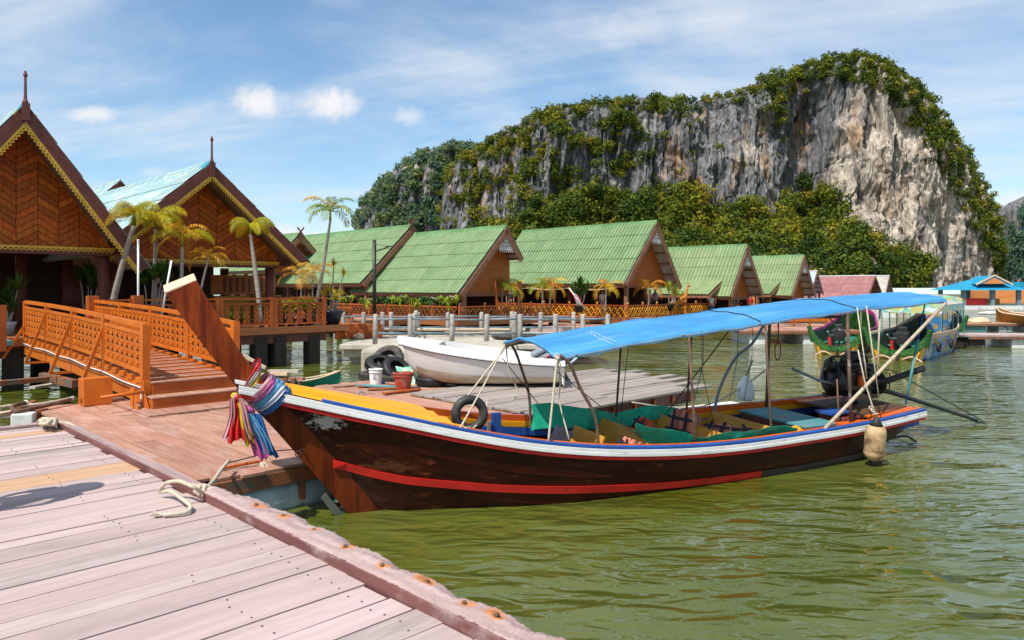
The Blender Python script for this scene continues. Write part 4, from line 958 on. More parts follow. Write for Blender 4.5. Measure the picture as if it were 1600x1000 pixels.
# hinge bracket with pin, and counterweight box
hb = thing('hinge_bracket', 'triangular orange steel bracket with a long hinge pin beside the box steps', 'bracket', ST(4.05, 12.78, PZ), R(45))
for x in (0, .16): MB().extr([(x, -.22, .0), (x, .16, .0), (x, .16, .36), (x, .06, .36)], (.015, 0, 0)).obj('gusset', ORANGE, hb)
MB().box(-.05, .24, -.26, .2, .001, .018).obj('base_plate', ORANGE, hb); MB().tube([(-.50, -.05, .27), (.2, .02, .29)], .028, 10).obj('hinge_pin', ORANGE, hb, smooth=True)
bx = thing('winch_box', 'orange painted box standing on the pontoon beside the gangway', 'box', G(131, 636, PZ)+Vector((0,0,.01)), R(42), rx=R(-3))
MB().box(0, .44, 0, .40, .0, .46).obj('body', ORANGE, bx, bevel=.008); MB().box(-.01, .0, .13, .17, .04, .12).obj('slot', BLKMET, bx)
pp = thing('bent_pipe', 'rusty bent steel pipe with a hooked end running out of the orange box', 'pipe', (0,0,0))
pts = spline([tuple(G(115, 622, .60)), tuple(G(95, 628, .58)), tuple(G(60, 636, .57)), tuple(G(28, 643, .57)), tuple(G(19, 637, .60)), tuple(G(26, 632, .62)), tuple(G(42, 629, .62))], 40)
MB().tube(pts, .034, 10).obj('pipe_run', RUSTM, pp, smooth=True); MB().tube([pts[0], pts[2]], .04, 10).obj('sleeve', FLOAT, pp, smooth=True)
MB().tube([pts[-2], pts[-1]], .042, 10).obj('end_cap', WHITE, pp, smooth=True)
# ------------------------------------------------------------------ foreground dock (planks along u, edge beam along v)
KZ = .85; EDGE = 2.31
dk = thing('plank_dock', 'weathered pinkish plank dock filling the bottom left foreground', 'dock', ST(0, 0, 0), R(45))
rd_ = random.Random(5)
t = -1.6; widths = []
i = 0
while t < 10.06:
    w = rd_.choice((.165, .19, .205, .23, .26)); w = min(w, 10.12-t)
    gap = rd_.choice((.003, .003, .004, .006, .014, .018))
    if w < .05: break
    m_ = PINK
    if 6.95 < t < 7.32 or 9.55 < t < 9.78: m_ = TAN
    elif rd_.random() < .09: m_ = PINK_D
    x1 = EDGE-.004-rd_.choice((0, 0, 0, .012, .03)); dz = rd_.uniform(-.004, .003)
    mb = MB(); nx = 9; rows = []
    wob = [rd_.uniform(-.0025, .0025) for _ in range(nx+1)]
    for j, y in enumerate((gap/2, w-gap/2)):
        rows.append([(-2.6+(x1+2.6)*k/nx, y+wob[k]*(1 if j else -.6), rd_.uniform(-.0012, .0012)) for k in range(nx+1)])
    mb.slab(rows, .035)
    mb.obj('plank', m_, dk, bevel=.003, loc=(0, t, KZ+dz))
    # nail heads over the bearers
    for bx_ in (-.6, .55, 1.65, 2.15):
        if rd_.random() < .55:
            for q in (.25, .72):
                nl = MB(); nl.lathe([(.006, 0), (.006, .003)], 6); nl.obj('nail', RUSTM, dk, loc=(bx_+rd_.uniform(-.02, .02), t+w*q, KZ+dz+.001))
    t += w; i += 1
for x in (-2.2, -.6, .6, 1.65, 2.2): MB().box(x-.05, x+.05, -1.5, 10.05, KZ-.17, KZ-.045).obj('bearer', PILE, dk)
for x in (-2.2, 0, 2.1):
    for y in (-1.2, 2.5, 6.2, 9.8): MB().tube([(x, y, -1), (x, y, KZ-.05)], .12, 10).obj('pile', PILE, dk)
MB().box(-2.6, EDGE+.05, 10.125, 10.25, KZ-.16, KZ+.035).obj('end_beam', PINK_Y, dk, bevel=.006)
MAROON = mat('worn_maroon_board', (.20,.085,.075), (.13,.05,.045), GY, rough=.7, dirt=(.36,.27,.25), dscale=3, dscl=(1,.5,1), dlo=.5, dhi=.68)
# plain squared edge beam at the far part, lumpy rubber-clad fender strip at the near part
mb = MB(); rows = []
for k in range(31):
    y = 10.1-(10.1-5.9)*k/30; w = .135+.012*math.sin(y*2.1)+rd_.uniform(-.004, .004)
    rows.append([(EDGE+.004, y, KZ+.062+rd_.uniform(-.003, .003)), (EDGE+w*.5, y, KZ+.052+rd_.uniform(-.003,.003)), (EDGE+w-.012, y, KZ+.045), (EDGE+w, y, KZ+.02)])
mb.slab(rows, .16); mb.obj('edge_beam', PINK_Y, dk, smooth=False)
mb = MB(); rows = []; NF = 640
bolts = []
def fend_w(y): return .185+.052*abs(math.sin((y-1.3)*math.pi/.52))+.022*math.sin(y*1.7)
for k in range(NF+1):
    y = 6.0-(6.0+1.6)*k/NF; w = fend_w(y)*min(1, .55+(6.0-y)*.6); bl_ = .5+.5*abs(math.sin((y-1.3)*math.pi/.52))
    row = []
    for j in range(15):
        q = j/14; x = EDGE+.006+w*q
        z = KZ+.060+.022*math.sin(math.pi*min(q*1.1, 1))*bl_-.10*max(0, q-.8)**1.1*5*.35+.0035*math.sin(k*2.2)+.003*math.sin(k*.71+j*.4)+.004*math.sin(y*11+j)+.002*math.sin(y*67+j*2)
        if j == 0: z = KZ+.056
        row.append((x, y, z))
    rows.append(row)
mb.slab(rows, .14); fs = mb.obj('fender_strip', PINK_Y, dk, smooth=True)
MB().box(EDGE-.004, EDGE+.03, -1.6, 9.9, KZ-.12, KZ+.058).obj('edge_board', MAROON, dk, bevel=.004)
def strip_z(x, y):
    w = fend_w(y)*min(1, .55+(6.0-y)*.6); q = min(max((x-EDGE-.006)/w, 0), 1); bl_ = .5+.5*abs(math.sin((y-1.3)*math.pi/.52))
    return KZ+.060+.022*math.sin(math.pi*min(q*1.1, 1))*bl_-.10*max(0, q-.8)**1.1*5*.35
bolts = []
for k, y in enumerate((5.05, 4.66, 4.25, 3.86, 3.45, 3.08, 2.74, 2.52, 2.08, 1.72, 1.3, .9)):
    w = fend_w(y); x = EDGE+w*(.52+rd_.uniform(-.08, .08)); bolts.append((x, y, rd_.uniform(.6, 1.2), rd_.uniform(-.03, .05)))
    MB().lathe([(.012, -.02), (.014, .002), (.010, .009), (.004, .010)], 8).obj('bolt', RUSTM, dk, loc=(x, y, strip_z(x, y)+.003))
co = np.zeros(len(fs.data.vertices)*3); fs.data.vertices.foreach_get('co', co); co = co.reshape(-1, 3); rust = np.zeros(len(co))
for x, y, a, sh in bolts:
    rust = np.maximum(rust, a*np.exp(-((co[:, 0]-x)/.036)**2-((co[:, 1]-y)/.045)**2)); rust = np.maximum(rust, .75*a*np.exp(-((co[:, 0]-x-.02)/.045)**2-((co[:, 1]-y-sh*1.6)/.055)**2))
at = fs.data.attributes.new('rust', 'FLOAT', 'POINT'); at.data.foreach_set('value', rust.astype(np.float32))
m2 = PINK_Y.copy(); m2.name = 'rust_stained_strip'; T = NT(m2.node_tree); b = next(n for n in T.n if n.type == 'BSDF_PRINCIPLED'); src = b.inputs['Base Color'].links[0].from_socket
rn = T.noise(T.add('ShaderNodeTexCoord').outputs['Object'], 34, 5, .7); ra = T.add('ShaderNodeAttribute', attribute_name='rust').outputs['Fac']
f = T.ramp(T.math('MULTIPLY_ADD', rn, .9, T.math('SUBTRACT', ra, .50)), .12, .46); T.l.new(T.mix(T.math('MULTIPLY', f, .9), src, T.mix(T.ramp(ra, .55, 1.0), (.50, .20, .07), (.22, .06, .018))), b.inputs['Base Color'])
fs.data.materials.clear(); fs.data.materials.append(m2)
rb_ = MB()
for k in range(120):
    y = 5.6-k*.06; w = fend_w(y)*min(1, .55+(6.0-y)*.6); x = EDGE+w+rd_.uniform(-.004, .014); rb_.box(x-.03, x, y, y+.05*rd_.uniform(.6, 1.1), KZ-.10, KZ-.005+rd_.uniform(-.02, .012))
stuff(rb_.obj('rubber_edge', DUSTRUB, dk))
# ------------------------------------------------------------------ brown pontoon
PN = thing('pontoon', 'red brown planked floating pontoon between the dock and the gangway', 'pontoon', ST(0, 0, 0), R(45))
x = 2.95; k = 0
while x < 10.4:
    w = rd_.choice((.2, .23, .26, .29)); y0_ = 7.55+rd_.uniform(-.02, .05)
    if x < 3.3: y0_ += .12*(3.3-x)/.35
    y1_ = 14.3 if x < 6.4 else 13.4+rd_.uniform(-.1, .05)
    if x > 8.1: y0_ = 10.9
    cuts = sorted([y0_, y1_]+[c for c in (rd_.uniform(9, 10.5), rd_.uniform(11, 12.6)) if y0_+.6 < c < y1_-.6])
    for c0, c1 in zip(cuts[:-1], cuts[1:]):
        MB().box(0, w-rd_.choice((.003, .004, .006, .012)), .002, c1-c0-.004, -.035, 0).obj('plank', BROWN_P, PN, bevel=.003, loc=(x, c0, PZ+rd_.uniform(-.005, .004)), rot=(0, R(rd_.uniform(-.4, .4)), R(rd_.uniform(-.12, .12))))
    x += w
MB().box(4.0, 6.4, 11.9, 14.3, PZ+.006, PZ+.03).obj('landing_sheet', BROWN_P, PN)
WORN = mat('worn_rusty_edge', (.30,.10,.035), (.12,.075,.05), (6,6,6), rough=.8, dirt=(.10,.11,.10), dscale=4, dlo=.48, dhi=.62)
MB().box(3.0, 8.1, 7.56, 7.62, PZ-.20, PZ-.04).obj('front_beam', WORN, PN, bevel=.01); MB().box(2.98, 3.04, 7.62, 14.2, PZ-.20, PZ-.04).obj('side_beam', WORN, PN, bevel=.01)
edge = MB()
for k in range(34):
    y = 7.7+k*.19; edge.box(2.94+rd_.uniform(0,.02), 2.99, y, y+.17*rd_.uniform(.5, 1), PZ-.06, PZ-.02-rd_.uniform(0,.01))
stuff(edge.obj('splintered_edge', WORN, PN))
for x in (3.45, 4.2, 5.1): MB().box(x-.035, x+.035, 7.58, 7.66, PZ-.42, PZ-.20).obj('hanger', WORN, PN)
for y in (9.2, 11, 12.8): MB().box(3.1, 10, y-.06, y+.06, PZ-.2, PZ-.042).obj('bearer', PILE, PN)
def float_drum(loc, rz, L, r, label):
    o = MB().lathe([(r*.80, 0), (r*.97, .06), (r, .16), (r, L*.32), (r*.96, L*.34), (r, L*.36), (r, L*.64), (r*.96, L*.66), (r, L*.68), (r, L-.16), (r*.97, L-.06), (r*.80, L)], 20, (0,0,0), Matrix.Rotation(R(90), 3, 'Y')).obj('float_drum', FLOAT, smooth=True, loc=loc, rot=(0, 0, rz))
    return tag(o, label, 'float')
float_drum(ST(3.22, 7.86, .12), R(45), 1.45, .265, 'pale blue float drum crusted with barnacles under the near corner of the pontoon')
float_drum(ST(5.4, 7.9, .10), R(45), 1.3, .25, 'pale blue float drum hidden beneath the pontoon behind the bow')
# clutter at the pontoon's left end: beam ends, foam block, rails
jt = thing('old_jetty', 'weathered broken timber jetty in the shade left of the winch box', 'jetty', (0,0,0))
def qb(name, a, b, w, h, m): return MB().beam(a, b, w, h).obj(name, m, jt, bevel=.006)
qb('beam', G(-60, 604, .62), G(76, 592, .62), .14, .10, WORN); qb('beam', G(66, 588, .60), G(118, 600, .58), .14, .16, WORN); qb('plank', G(50, 606, .35), G(88, 600, .35), .16, .06, CONC)
qb('pile', G(70, 600, .2), G(70, 560, .62)*1.0, .14, .14, PILE)
for px, py in ((36, 640), (43, 648), (52, 653)): qb('beam_end', G(px-8, py, .46), G(px+18, py-10, .46), .10, .11, DECKSIDE)
qb('beam', G(-30, 655, .36), G(40, 640, .40), .1, .08, CREAM); qb('beam', G(-20, 650, .25), G(30, 646, .25), .06, .12, CONC)
tag(MB().box(0, .30, 0, .22, 0, .20).obj('foam_block', WHITEF, bevel=.02, loc=G(16, 668, .34), rot=(0, 0, R(20))), 'white foam float block beside the beam ends at the dock corner', 'float')
# ------------------------------------------------------------------ grey pontoon with ragged ends
GP = thing('grey_pontoon', 'grey unpainted plank pontoon with ragged plank ends behind the longtail boat', 'pontoon', ST(0, 0, 0), R(45))
y = 7.5; ends = [13.1, 12.75, 13.5, 13.0, 13.9, 13.3, 14.2, 13.6, 14.1, 13.9, 14.3, 13.8, 14.3, 14.0, 14.2]
k = 0
while y < 10.95:
    w = rd_.choice((.21, .24, .27)); x1 = ends[k % 15]+rd_.uniform(-.15, .15)
    x0 = 8.24+rd_.uniform(-.05, .05)
    for a_, b_ in ((x0, x0+2.6+rd_.uniform(-.4,.4)), (None, x1)):
        if a_ is None: a_ = last+.006
        last = b_
        MB().box(0, b_-a_, .0, w-rd_.choice((.004, .008, .014)), -.04, 0).obj('plank', GREYWD, GP, bevel=.004, loc=(a_, y, PZ+.05+rd_.uniform(-.008, .008)), rot=(R(rd_.uniform(-.6,.6)), 0, R(rd_.uniform(-.15,.15))))
    y += w; k += 1
MB().box(8.25, 12.6, 7.56, 7.62, PZ-.20, PZ+.0).obj('front_beam', DKRED, GP); MB().box(8.22, 8.30, 7.6, 10.9, PZ-.10, PZ+.005).obj('side_beam', WORN, GP)
for x in (9, 10, 10.6, 11.2, 11.8, 12.4): MB().box(x-.03, x+.03, 7.52, 7.555, PZ-.16, PZ-.02).obj('cleat', ORANGE_D, GP)
for x in (9.4, 12): MB().box(x-.06, x+.06, 7.6, 10.9, PZ-.18, PZ+.0).obj('bearer', PILE, GP)
float_drum(ST(9.2, 7.95, .10), R(45), 1.4, .25, 'pale float drum under the front of the grey pontoon')
tag(MB().box(0, 1.5, 0, .5, 0, .25).obj('foam_block', WHITEF, bevel=.03, loc=ST(11.6, 7.0, .03), rot=(0, 0, R(30))), 'white foam block floating between the grey pontoon and the longtail boat', 'float')
tag(MB().box(0, 1.3, 0, .4, 0, .02).obj('loose_plank', ORANGE_D, bevel=.003, loc=G(905, 633, .3), rot=(0, 0, R(28))), 'loose reddish plank lying beside the grey pontoon front', 'plank')
# ------------------------------------------------------------------ concrete walkway with post and pipe railings
WZ = .67
wk = thing('concrete_walkway', 'weathered concrete walkway on piers behind the white boat', 'walkway', (0, 0, 0))
x0 = P(530, 500, 23.6).x
MB().box(x0, 3.0, 23.55, 28.6, WZ-.16, WZ).obj('slab', CONC, wk, bevel=.02)
MB().box(x0+.1, 2.9, 23.75, 24.1, WZ-.42, WZ-.163).obj('edge_girder', CONC, wk, bevel=.02); MB().box(x0+.1, 2.9, 28.0, 28.4, WZ-.42, WZ-.163).obj('edge_girder', CONC, wk)
ab = thing('concrete_abutment', 'stained concrete block under the walkway behind the tyre pile', 'abutment', P(563, 540, 20.4))
MB().box(0, 4.4, 0, 3.3, -.95, 0).obj('block', CONC, ab, bevel=.09); ab.location.z = .78
for x in (-4.6, -2.6, 1.2): 
    for y in (24.2, 27.8): MB().box(x-.2, x+.2, y-.2, y+.2, -.8, WZ-.42).obj('pier', CONC, wk)
MB().beam((x0+.2, 24.2, -.3), (x0+.9, 24.2, WZ-.2), .3, .3).obj('raking_strut', CONC, wk)
def rail(name, label, pts, h, r, pipes=(.82, .36), group='post and pipe railings of the concrete walkway'):
    root = thing(name, label, 'railing', (0,0,0), 0, group); me = None
    for p in pts:
        if me is None:
            mb = MB(); mb.lathe([(r, 0), (r*1.02, h*.5), (r*.98, h*.93), (r*.86, h*.985), (r*.4, h)], 12); me = mb.mesh('post'); me.materials.append(CONC_P)
        o = mk('post', me, None, root, smooth=True, loc=p, rot=(R(random.uniform(-1.5,1.5)), R(random.uniform(-1.5,1.5)), random.uniform(0, 6)))
    for a, b in zip(pts[:-1], pts[1:]):
        for q in pipes:
            d = (Vector(b)-Vector(a)).normalized()*r*.8
            MB().tube([Vector(a)+Vector((0,0,h*q+random.uniform(-.015,.015)))+d, Vector(b)+Vector((0,0,h*q+random.uniform(-.02,.02)))-d], .032, 8).obj('pipe', PIPE, root, smooth=True)
    return root
yy = 23.72
rail('pipe_railing', 'nearest concrete post railing with grey pipes along the front of the walkway', [Vector((P(px, 500, yy).x, yy, WZ)) for px in (586, 641, 706, 760, 813, 868, 911, 950)], .985, .082)
yy = 28.2
rail('pipe_railing', 'back concrete post railing, nearer the green roofed houses', [Vector((P(px, 500, yy).x, yy, WZ)) for px in (536, 568, 598, 611, 653, 700, 752, 805, 844, 896)], .90, .085, (.8, .34))
rail('pipe_railing', 'short concrete post railing turning inwards beside the second front post', [Vector((P(px, 500, y_).x, y_, WZ)) for px, y_ in ((646, 24.4), (650, 27.6))], .985, .085)
rail('pipe_railing', 'short concrete post railing behind the fifth front post of the walkway', [Vector((P(px, 500, y_).x, y_, WZ)) for px, y_ in ((804, 24.6), (800, 27.5))], .95, .085)
# junk on the walkway
for (px, py, y_, w, d, h, mm, nm, lb, ct) in [(548, 505, 26.5, 1.1, .8, .55, REDP, 'crate', 'dark red crate on the walkway behind the big blue plant pot', 'crate'), (578, 503, 26.8, .9, .7, .5, REDP, 'crate', 'dark red crate on the walkway between two back railing posts', 'crate')]:
    o = MB().box(-w/2, w/2, -d/2, d/2, 0, h).obj(nm, ORANGE_D, bevel=.02, loc=(P(px, py, y_).x, y_, WZ+.003), rot=(0, 0, .2)); tag(o, lb, ct)

import bmesh
def lump(name, m, loc, sc, seed, n=3, amp=.18):
    bm = bmesh.new(); bmesh.ops.create_icosphere(bm, subdivisions=n, radius=1); g = random.Random(seed); ph = [g.uniform(0, 6) for _ in range(6)]
    for v in bm.verts:
        c = v.co; f = 1+amp*(math.sin(c.x*3+ph[0])+math.sin(c.y*4+ph[1])+math.sin(c.z*3+ph[2])+.5*math.sin(c.x*9+c.y*7+ph[3]))/2
        v.co = Vector((c.x*sc[0], c.y*sc[1], c.z*sc[2]))*f
        if v.co.z < -sc[2]*.6: v.co.z = -sc[2]*.6
    me = bpy.data.meshes.new(name); bm.to_mesh(me); bm.free(); return mk(name, me, m, None, True, loc=Vector(loc)+Vector((0,0,sc[2]*.6)))
tag(lump('sack', CREAM, (P(561, 505, 26.2).x, 26.2, WZ), (.2, .17, .14), 3), 'pale sack slumped on the walkway between the red crates', 'sack')
tag(lump('net_heap', DUSTRUB, (P(805, 500, 26.0).x, 26.0, WZ), (.7, .5, .15), 9, amp=.25), 'low heap of dark netting on the walkway behind the white boat', 'net')
# timbers stacked along the walkway
for k, (xa, xb, y_, z, m_, lb) in enumerate([(-5.5, .5, 27.3, .95, BAMB, 'long bleached timber pole resting along the back of the walkway'), (-2.5, 3.0, 27.0, .82, BAMB, 'second bleached timber pole lying lower along the walkway')]):
    tag(MB().tube([(xa, y_, z), (xb, y_+.3, z-.03)], .06, 8).obj('timber_pole', m_), lb, 'pole')
# ------------------------------------------------------------------ decks under the green houses
def village_deck(name, label, s0, s1, t0, t1, z, fas=DECKSIDE):
    root = thing(name, label, 'deck', ST(0, 0, 0), R(45))
    n = max(1, int((s1-s0)/1.0)); w = (s1-s0)/n
    for k in range(n): MB().box(s0+w*k, s0+w*(k+1)-.01, t0, t1, z-.07, z).obj('deck_board', BROWN_P, root)
    MB().box(s0, s1, t0-.06, t0-.003, z-.28, z+.01).obj('fascia_board', fas, root); MB().box(s0-.06, s0-.003, t0, t1, z-.28, z+.01).obj('fascia_board', fas, root)
    MB().box(s0+.5, s1-.5, t0+.6, t1-.5, z-.35, z-.074).obj('underframe', PILE, root)
    n = int((s1-s0)/2.2)+1
    for k in range(n+1):
        for y in (t0+.3, (t0+t1)/2): MB().box(s0+.3+(s1-s0-.6)*k/n-.12, s0+.3+(s1-s0-.6)*k/n+.12, y-.12, y+.12, -.6, z-.35).obj('pile', PILE, root)
    for k in range(int((t1-t0)/2.2)): y = t0+.3+2.2*k; MB().box(s0+.2, s0+.44, y-.12, y+.12, -.6, z-.30).obj('pile', PILE, root)
    return root
dC = village_deck('house_deck', 'red brown deck with ochre lattice rail under the largest green roofed house', 33.4, 42.5, 24.3, 37.5, ZD-.01)
lattice(dC, (33.5, 37, ZD), (33.5, 24.4, ZD), .72, LATT, ORANGE_D, 6)
lattice(dC, (33.6, 24.4, ZD), (42.3, 24.4, ZD), .72, LATT, ORANGE_D, 6)
dB = village_deck('house_deck', 'dark deck with brown lattice rail under the green roof behind the lamp post', 23.0, 30.5, 26.8, 38.5, .94)
lattice(dB, (23.2, 38.2, .95), (23.2, 27.0, .95), .62, LATT_D, ORANGE_D, 6); lattice(dB, (23.3, 26.9, .95), (30, 26.9, .95), .62, LATT_D, ORANGE_D, 4)
dA = village_deck('house_deck', 'shaded deck with brown lattice rail behind the restaurant palms', 19.5, 26.5, 30.5, 44, .90)
lattice(dA, (19.7, 43, .91), (19.7, 30.7, .91), .62, LATT_D, ORANGE_D, 6)
PINKDK = PINK
fd = village_deck('front_deck', 'low pinkish deck strip between the walkway and the green roofed houses', 28.2, 33.2, 24.6, 38, .42, PINK)
dD = village_deck('house_deck', 'wooden deck under the green roofed house with the awning', 41.5, 50, 22.2, 32, .49)
lattice(dD, (42.6, 22.4, .5), (49.5, 22.4, .5), .7, LATT_D, ORANGE_D, 4)
dE = village_deck('house_deck', 'wooden deck under the farthest green roofed house', 52, 62, 23.6, 33, .49)
dF = village_deck('house_deck', 'wooden deck under the faded red roof', 64, 74, 26, 44, .49)
# cream cloth awning along the eave of the largest house
aw = MB(); rows = []
for j in range(4):
    rows.append([])
    for k in range(41):
        y = 25.5+10.5*k/40; f = j/3; sc_ = .16*abs(math.sin(k/40*math.pi*3))
        rows[-1].append(tuple(ST(34.75-.95*f, y, 2.62-.10*f-sc_*(1-f*.2)+(.0 if j < 3 else -.02))))
aw.slab(rows, .01); tag(aw.obj('cloth_awning', mat('cream_cloth', (.62,.45,.26), (.52,.36,.2), (2,2,2), rough=.8, thin=.3), smooth=True), 'sagging cream cloth awning hung under the eave of the largest green roof', 'awning')
# ------------------------------------------------------------------ far jetties
def far_jetty(label, x0, x1, y, z, d, m, floats):
    root = thing('far_jetty', label, 'jetty', (0, 0, 0)); n = int((x1-x0)/.45)
    for k in range(n): MB().box(x0+(x1-x0)*k/n, x0+(x1-x0)*(k+1)/n-.02, y, y+d, z-.06, z+random.uniform(-.01,.01)).obj('plank', m, root)
    MB().box(x0, x1, y-.04, y+.02, z-.17, z-.065).obj('beam', WORN, root)
    for x, w, mm in floats: MB().box(x, x+w, y+.1, y+d-.1, -.3, z-.175).obj('float_block', mm, root, bevel=.05)
    return root
g1 = P(1504, 520, 31); far_jetty('low pinkish plank jetty on white floats at the right edge, beyond the patterned boat', g1.x, g1.x+9, 30.6, .52, 1.6, PINK, [(g1.x+.1, .7, PILE), (g1.x+1.9, .75, WHITEF), (g1.x+4.8, .8, WHITEF)])
g1 = P(1500, 506, 42); far_jetty('second plank jetty farther out, floating on blue and white drums', g1.x, g1.x+9, 42, .48, 1.3, TAN, [(g1.x+.2, 1.4, TEAL), (g1.x+2.3, .8, FLOAT), (g1.x+3.8, .8, WHITEF), (g1.x+6, 1.2, FLOAT)])
g1 = P(1150, 520, 33); far_jetty('wooden mooring jetty behind the blue canopy where the sterns of the tour boats lie', g1.x, g1.x+5.4, 32.5, .62, 3, BROWN_P, [(g1.x+.5, .8, WHITEF), (g1.x+2.9, 1.0, WHITEF), (g1.x+4.5, .6, CONC)])
g1 = P(1180, 500, 38); r0 = thing('mooring_shelter', 'orange railed boat landing half hidden under the blue canopy', 'landing', (g1.x, 37, .55))
MB().box(0, 4.2, 0, 3, -.1, 0).obj('floor', BROWN_P, r0); MB().box(0, 4.2, 0, .06, .25, .72).obj('side_panel', ORANGE, r0)
for k in range(6): MB().box(.8*k, .8*k+.08, -.01, .07, 0, .9).obj('rail_post', ORANGE_D, r0)
MB().box(0, 4.2, 0, .07, .86, .92).obj('top_rail', ORANGE_D, r0)
for k in range(4): MB().box(.3+1.1*k, .4+1.1*k, .2, .3, -1.2, -.1).obj('pile', PILE, r0)
# ------------------------------------------------------------------ longtail boat (local x from bow to stern, y to the far side)
BL = Vector((-1.82, 8.14, 0)); BR = R(26); ROLL = R(2)
boat = thing('longtail_boat', 'dark wooden longtail boat with tall brown prow and blue canopy, moored in the foreground', 'boat', BL, BR, rx=ROLL)
BM = Matrix.Translation(BL) @ Matrix.Rotation(BR, 4, 'Z') @ Matrix.Rotation(ROLL, 4, 'X')
TN = math.tan(ROLL)
def rest(mb, name, m, label, cat, group=None, smooth=False, bevel=0):
    """a loose thing lying on the boat: built in boat coordinates, stored with its own origin"""
    vs = [BM @ Vector(v) for v in mb.v]; c = sum(vs, Vector())/len(vs); c.z = min(v.z for v in vs)
    mb.v = [tuple(v-c) for v in vs]; o = mb.obj(name, m, None, smooth, bevel, loc=c); return tag(o, label, cat, group)
zk = smooth_keys([(-.78,1.33),(-.46,1.0),(-.05,.48),(.33,0),(.53,-.22),(1.0,-.32),(2.5,-.38),(4.5,-.38),(6,-.36),(7.2,-.26),(8.1,.06),(8.75,.42)])
zg = smooth_keys([(-1.3,1.55),(-.9,1.45),(-.4,1.325),(0,1.225),(.35,1.145),(1.05,.975),(1.8,.815),(2.5,.71),(3.5,.615),(4.5,.565),(6,.565),(7.5,.59),(8.75,.645)])
hb = smooth_keys([(-1.3,.10),(-.78,.13),(-.4,.235),(0,.35),(.35,.455),(1.05,.65),(1.8,.81),(2.5,.92),(3.5,.99),(4.5,1.0),(6,.97),(7.5,.88),(8.75,.76)])
def sec(d, q):
    w = min(max((d+.1)/2.6, 0), 1); w = w*w*(3-2*w)
    Q = (0, .25, .5, .75, 1)
    y = lerp(np.interp(q, Q, (0, .30, .56, .79, 1)), np.interp(q, Q, (0, .56, .83, .94, 1)), w)
    z = lerp(q, np.interp(q, Q, (0, .08, .35, .66, 1)), w)
    return .085+(hb(d)-.085)*float(y), zk(d)+(zg(d)-zk(d))*float(z)
def y_at_z(d, z):
    lo, hi = 0., 1.
    for _ in range(24):
        mid = (lo+hi)/2
        if sec(d, mid)[1] < z: lo = mid
        else: hi = mid
    return sec(d, (lo+hi)/2)[0]
DS = [-.77+(8.7+.77)*((k/60)**1.15) for k in range(61)]
NS = 8
for sg in (-1, 1):
    for i in range(NS):
        q0, q1 = i/NS, (i+1)/NS; rows = []
        for d in DS:
            (ya, za), (yb, zb_) = sec(d, q0), sec(d, q1); ym, zm = sec(d, (q0+q1)/2)
            lap = .006 if i else 0
            rows.append([(d, sg*(ya+lap), za), (d, sg*(ym+lap*.6), zm), (d, sg*(yb+.001), zb_), (d, sg*(yb-.022), zb_), (d, sg*(ym-.025), zm), (d, sg*(ya-.018), za)])
        MB().grid(rows, closed=True).obj('hull_plank', HULL, boat, smooth=False)
# inside lining, floor, ribs
INNER = mat('oily_inner_planking', (.055,.04,.032), (.03,.024,.02), GX, rough=.7, rnd=.15)
RIBM = mat('grey_rib', (.28,.24,.2), (.2,.17,.14), (6,6,6), rough=.8)
fl = MB(); n = 24
for k in range(6):
    rows = []
    for d in np.linspace(.55, 7.8, 30):
        y = y_at_z(d, .10)-.03; rows.append([(d, lerp(-y, y, k/6)+.004, .09), (d, lerp(-y, y, (k+1)/6)-.004, .09)])
    MB().slab(rows, .02).obj('floor_board', INNER, boat)
for j, d in enumerate(np.arange(.95, 8.3, .52)):
    for sg in (-1, 1):
        pts = []
        for q in np.linspace(.30, .97, 7):
            y, z = sec(d, q); pts.append((d, sg*(y-.045), z))
        MB().tube(pts, .03, 6).obj('rib', RIBM, boat)
tr = MB(); loop = [(8.70, -sec(8.7, q)[0]*.99, sec(8.7, q)[1]) for q in np.linspace(1, 0, 7)]+[(8.70, sec(8.7, q)[0]*.99, sec(8.7, q)[1]) for q in np.linspace(0, 1, 7)]
tr.extr(loop, (.035, 0, 0)); tr.obj('transom', HULL, boat)
# rails along the gunwale: red, white, blue, and the coloured bands inside
def rail_strip(name, m, d0, d1, o0, o1, z0, z1, sg, n=50, taper=None):
    rows = []
    for k in range(n+1):
        d = lerp(d0, d1, k/n); y = hb(d); z = zg(d); a = 1 if taper is None else taper(d)
        rows.append([(d, sg*(y+o0), z+z0*a), (d, sg*(y+o1), z+z0*a), (d, sg*(y+o1), z+z1*a), (d, sg*(y+o0), z+z1*a)])
    mb = MB().grid(rows, closed=True); mb.f += [(3, 2, 1, 0), (n*4, n*4+1, n*4+2, n*4+3)]
    return mb.obj(name, m, boat, bevel=.004)
for sg in (-1, 1):
    rail_strip('rub_rail', REDP, -1.16, 8.72, -.005, .022, -.142, -.096, sg)
    rail_strip('rub_rail', WHITEP, -1.17, 8.74, -.005, .042, -.094, -.052, sg); rail_strip('rub_rail', WHITEP, -1.17, 8.74, -.005, .032, -.050, -.012, sg)
    rail_strip('rub_rail', BLUEP, -.35, 8.74, -.05, .028, -.010, .022, sg)
    rail_strip('inner_band', ORNP, .85, 8.72, -.085, -.052, -.055, .030, sg); rail_strip('inner_band', YELP, .85, 8.70, -.10, -.060, -.135, -.057, sg); rail_strip('inner_band', BLUEP, .85, 8.70, -.12, -.068, -.245, -.137, sg)
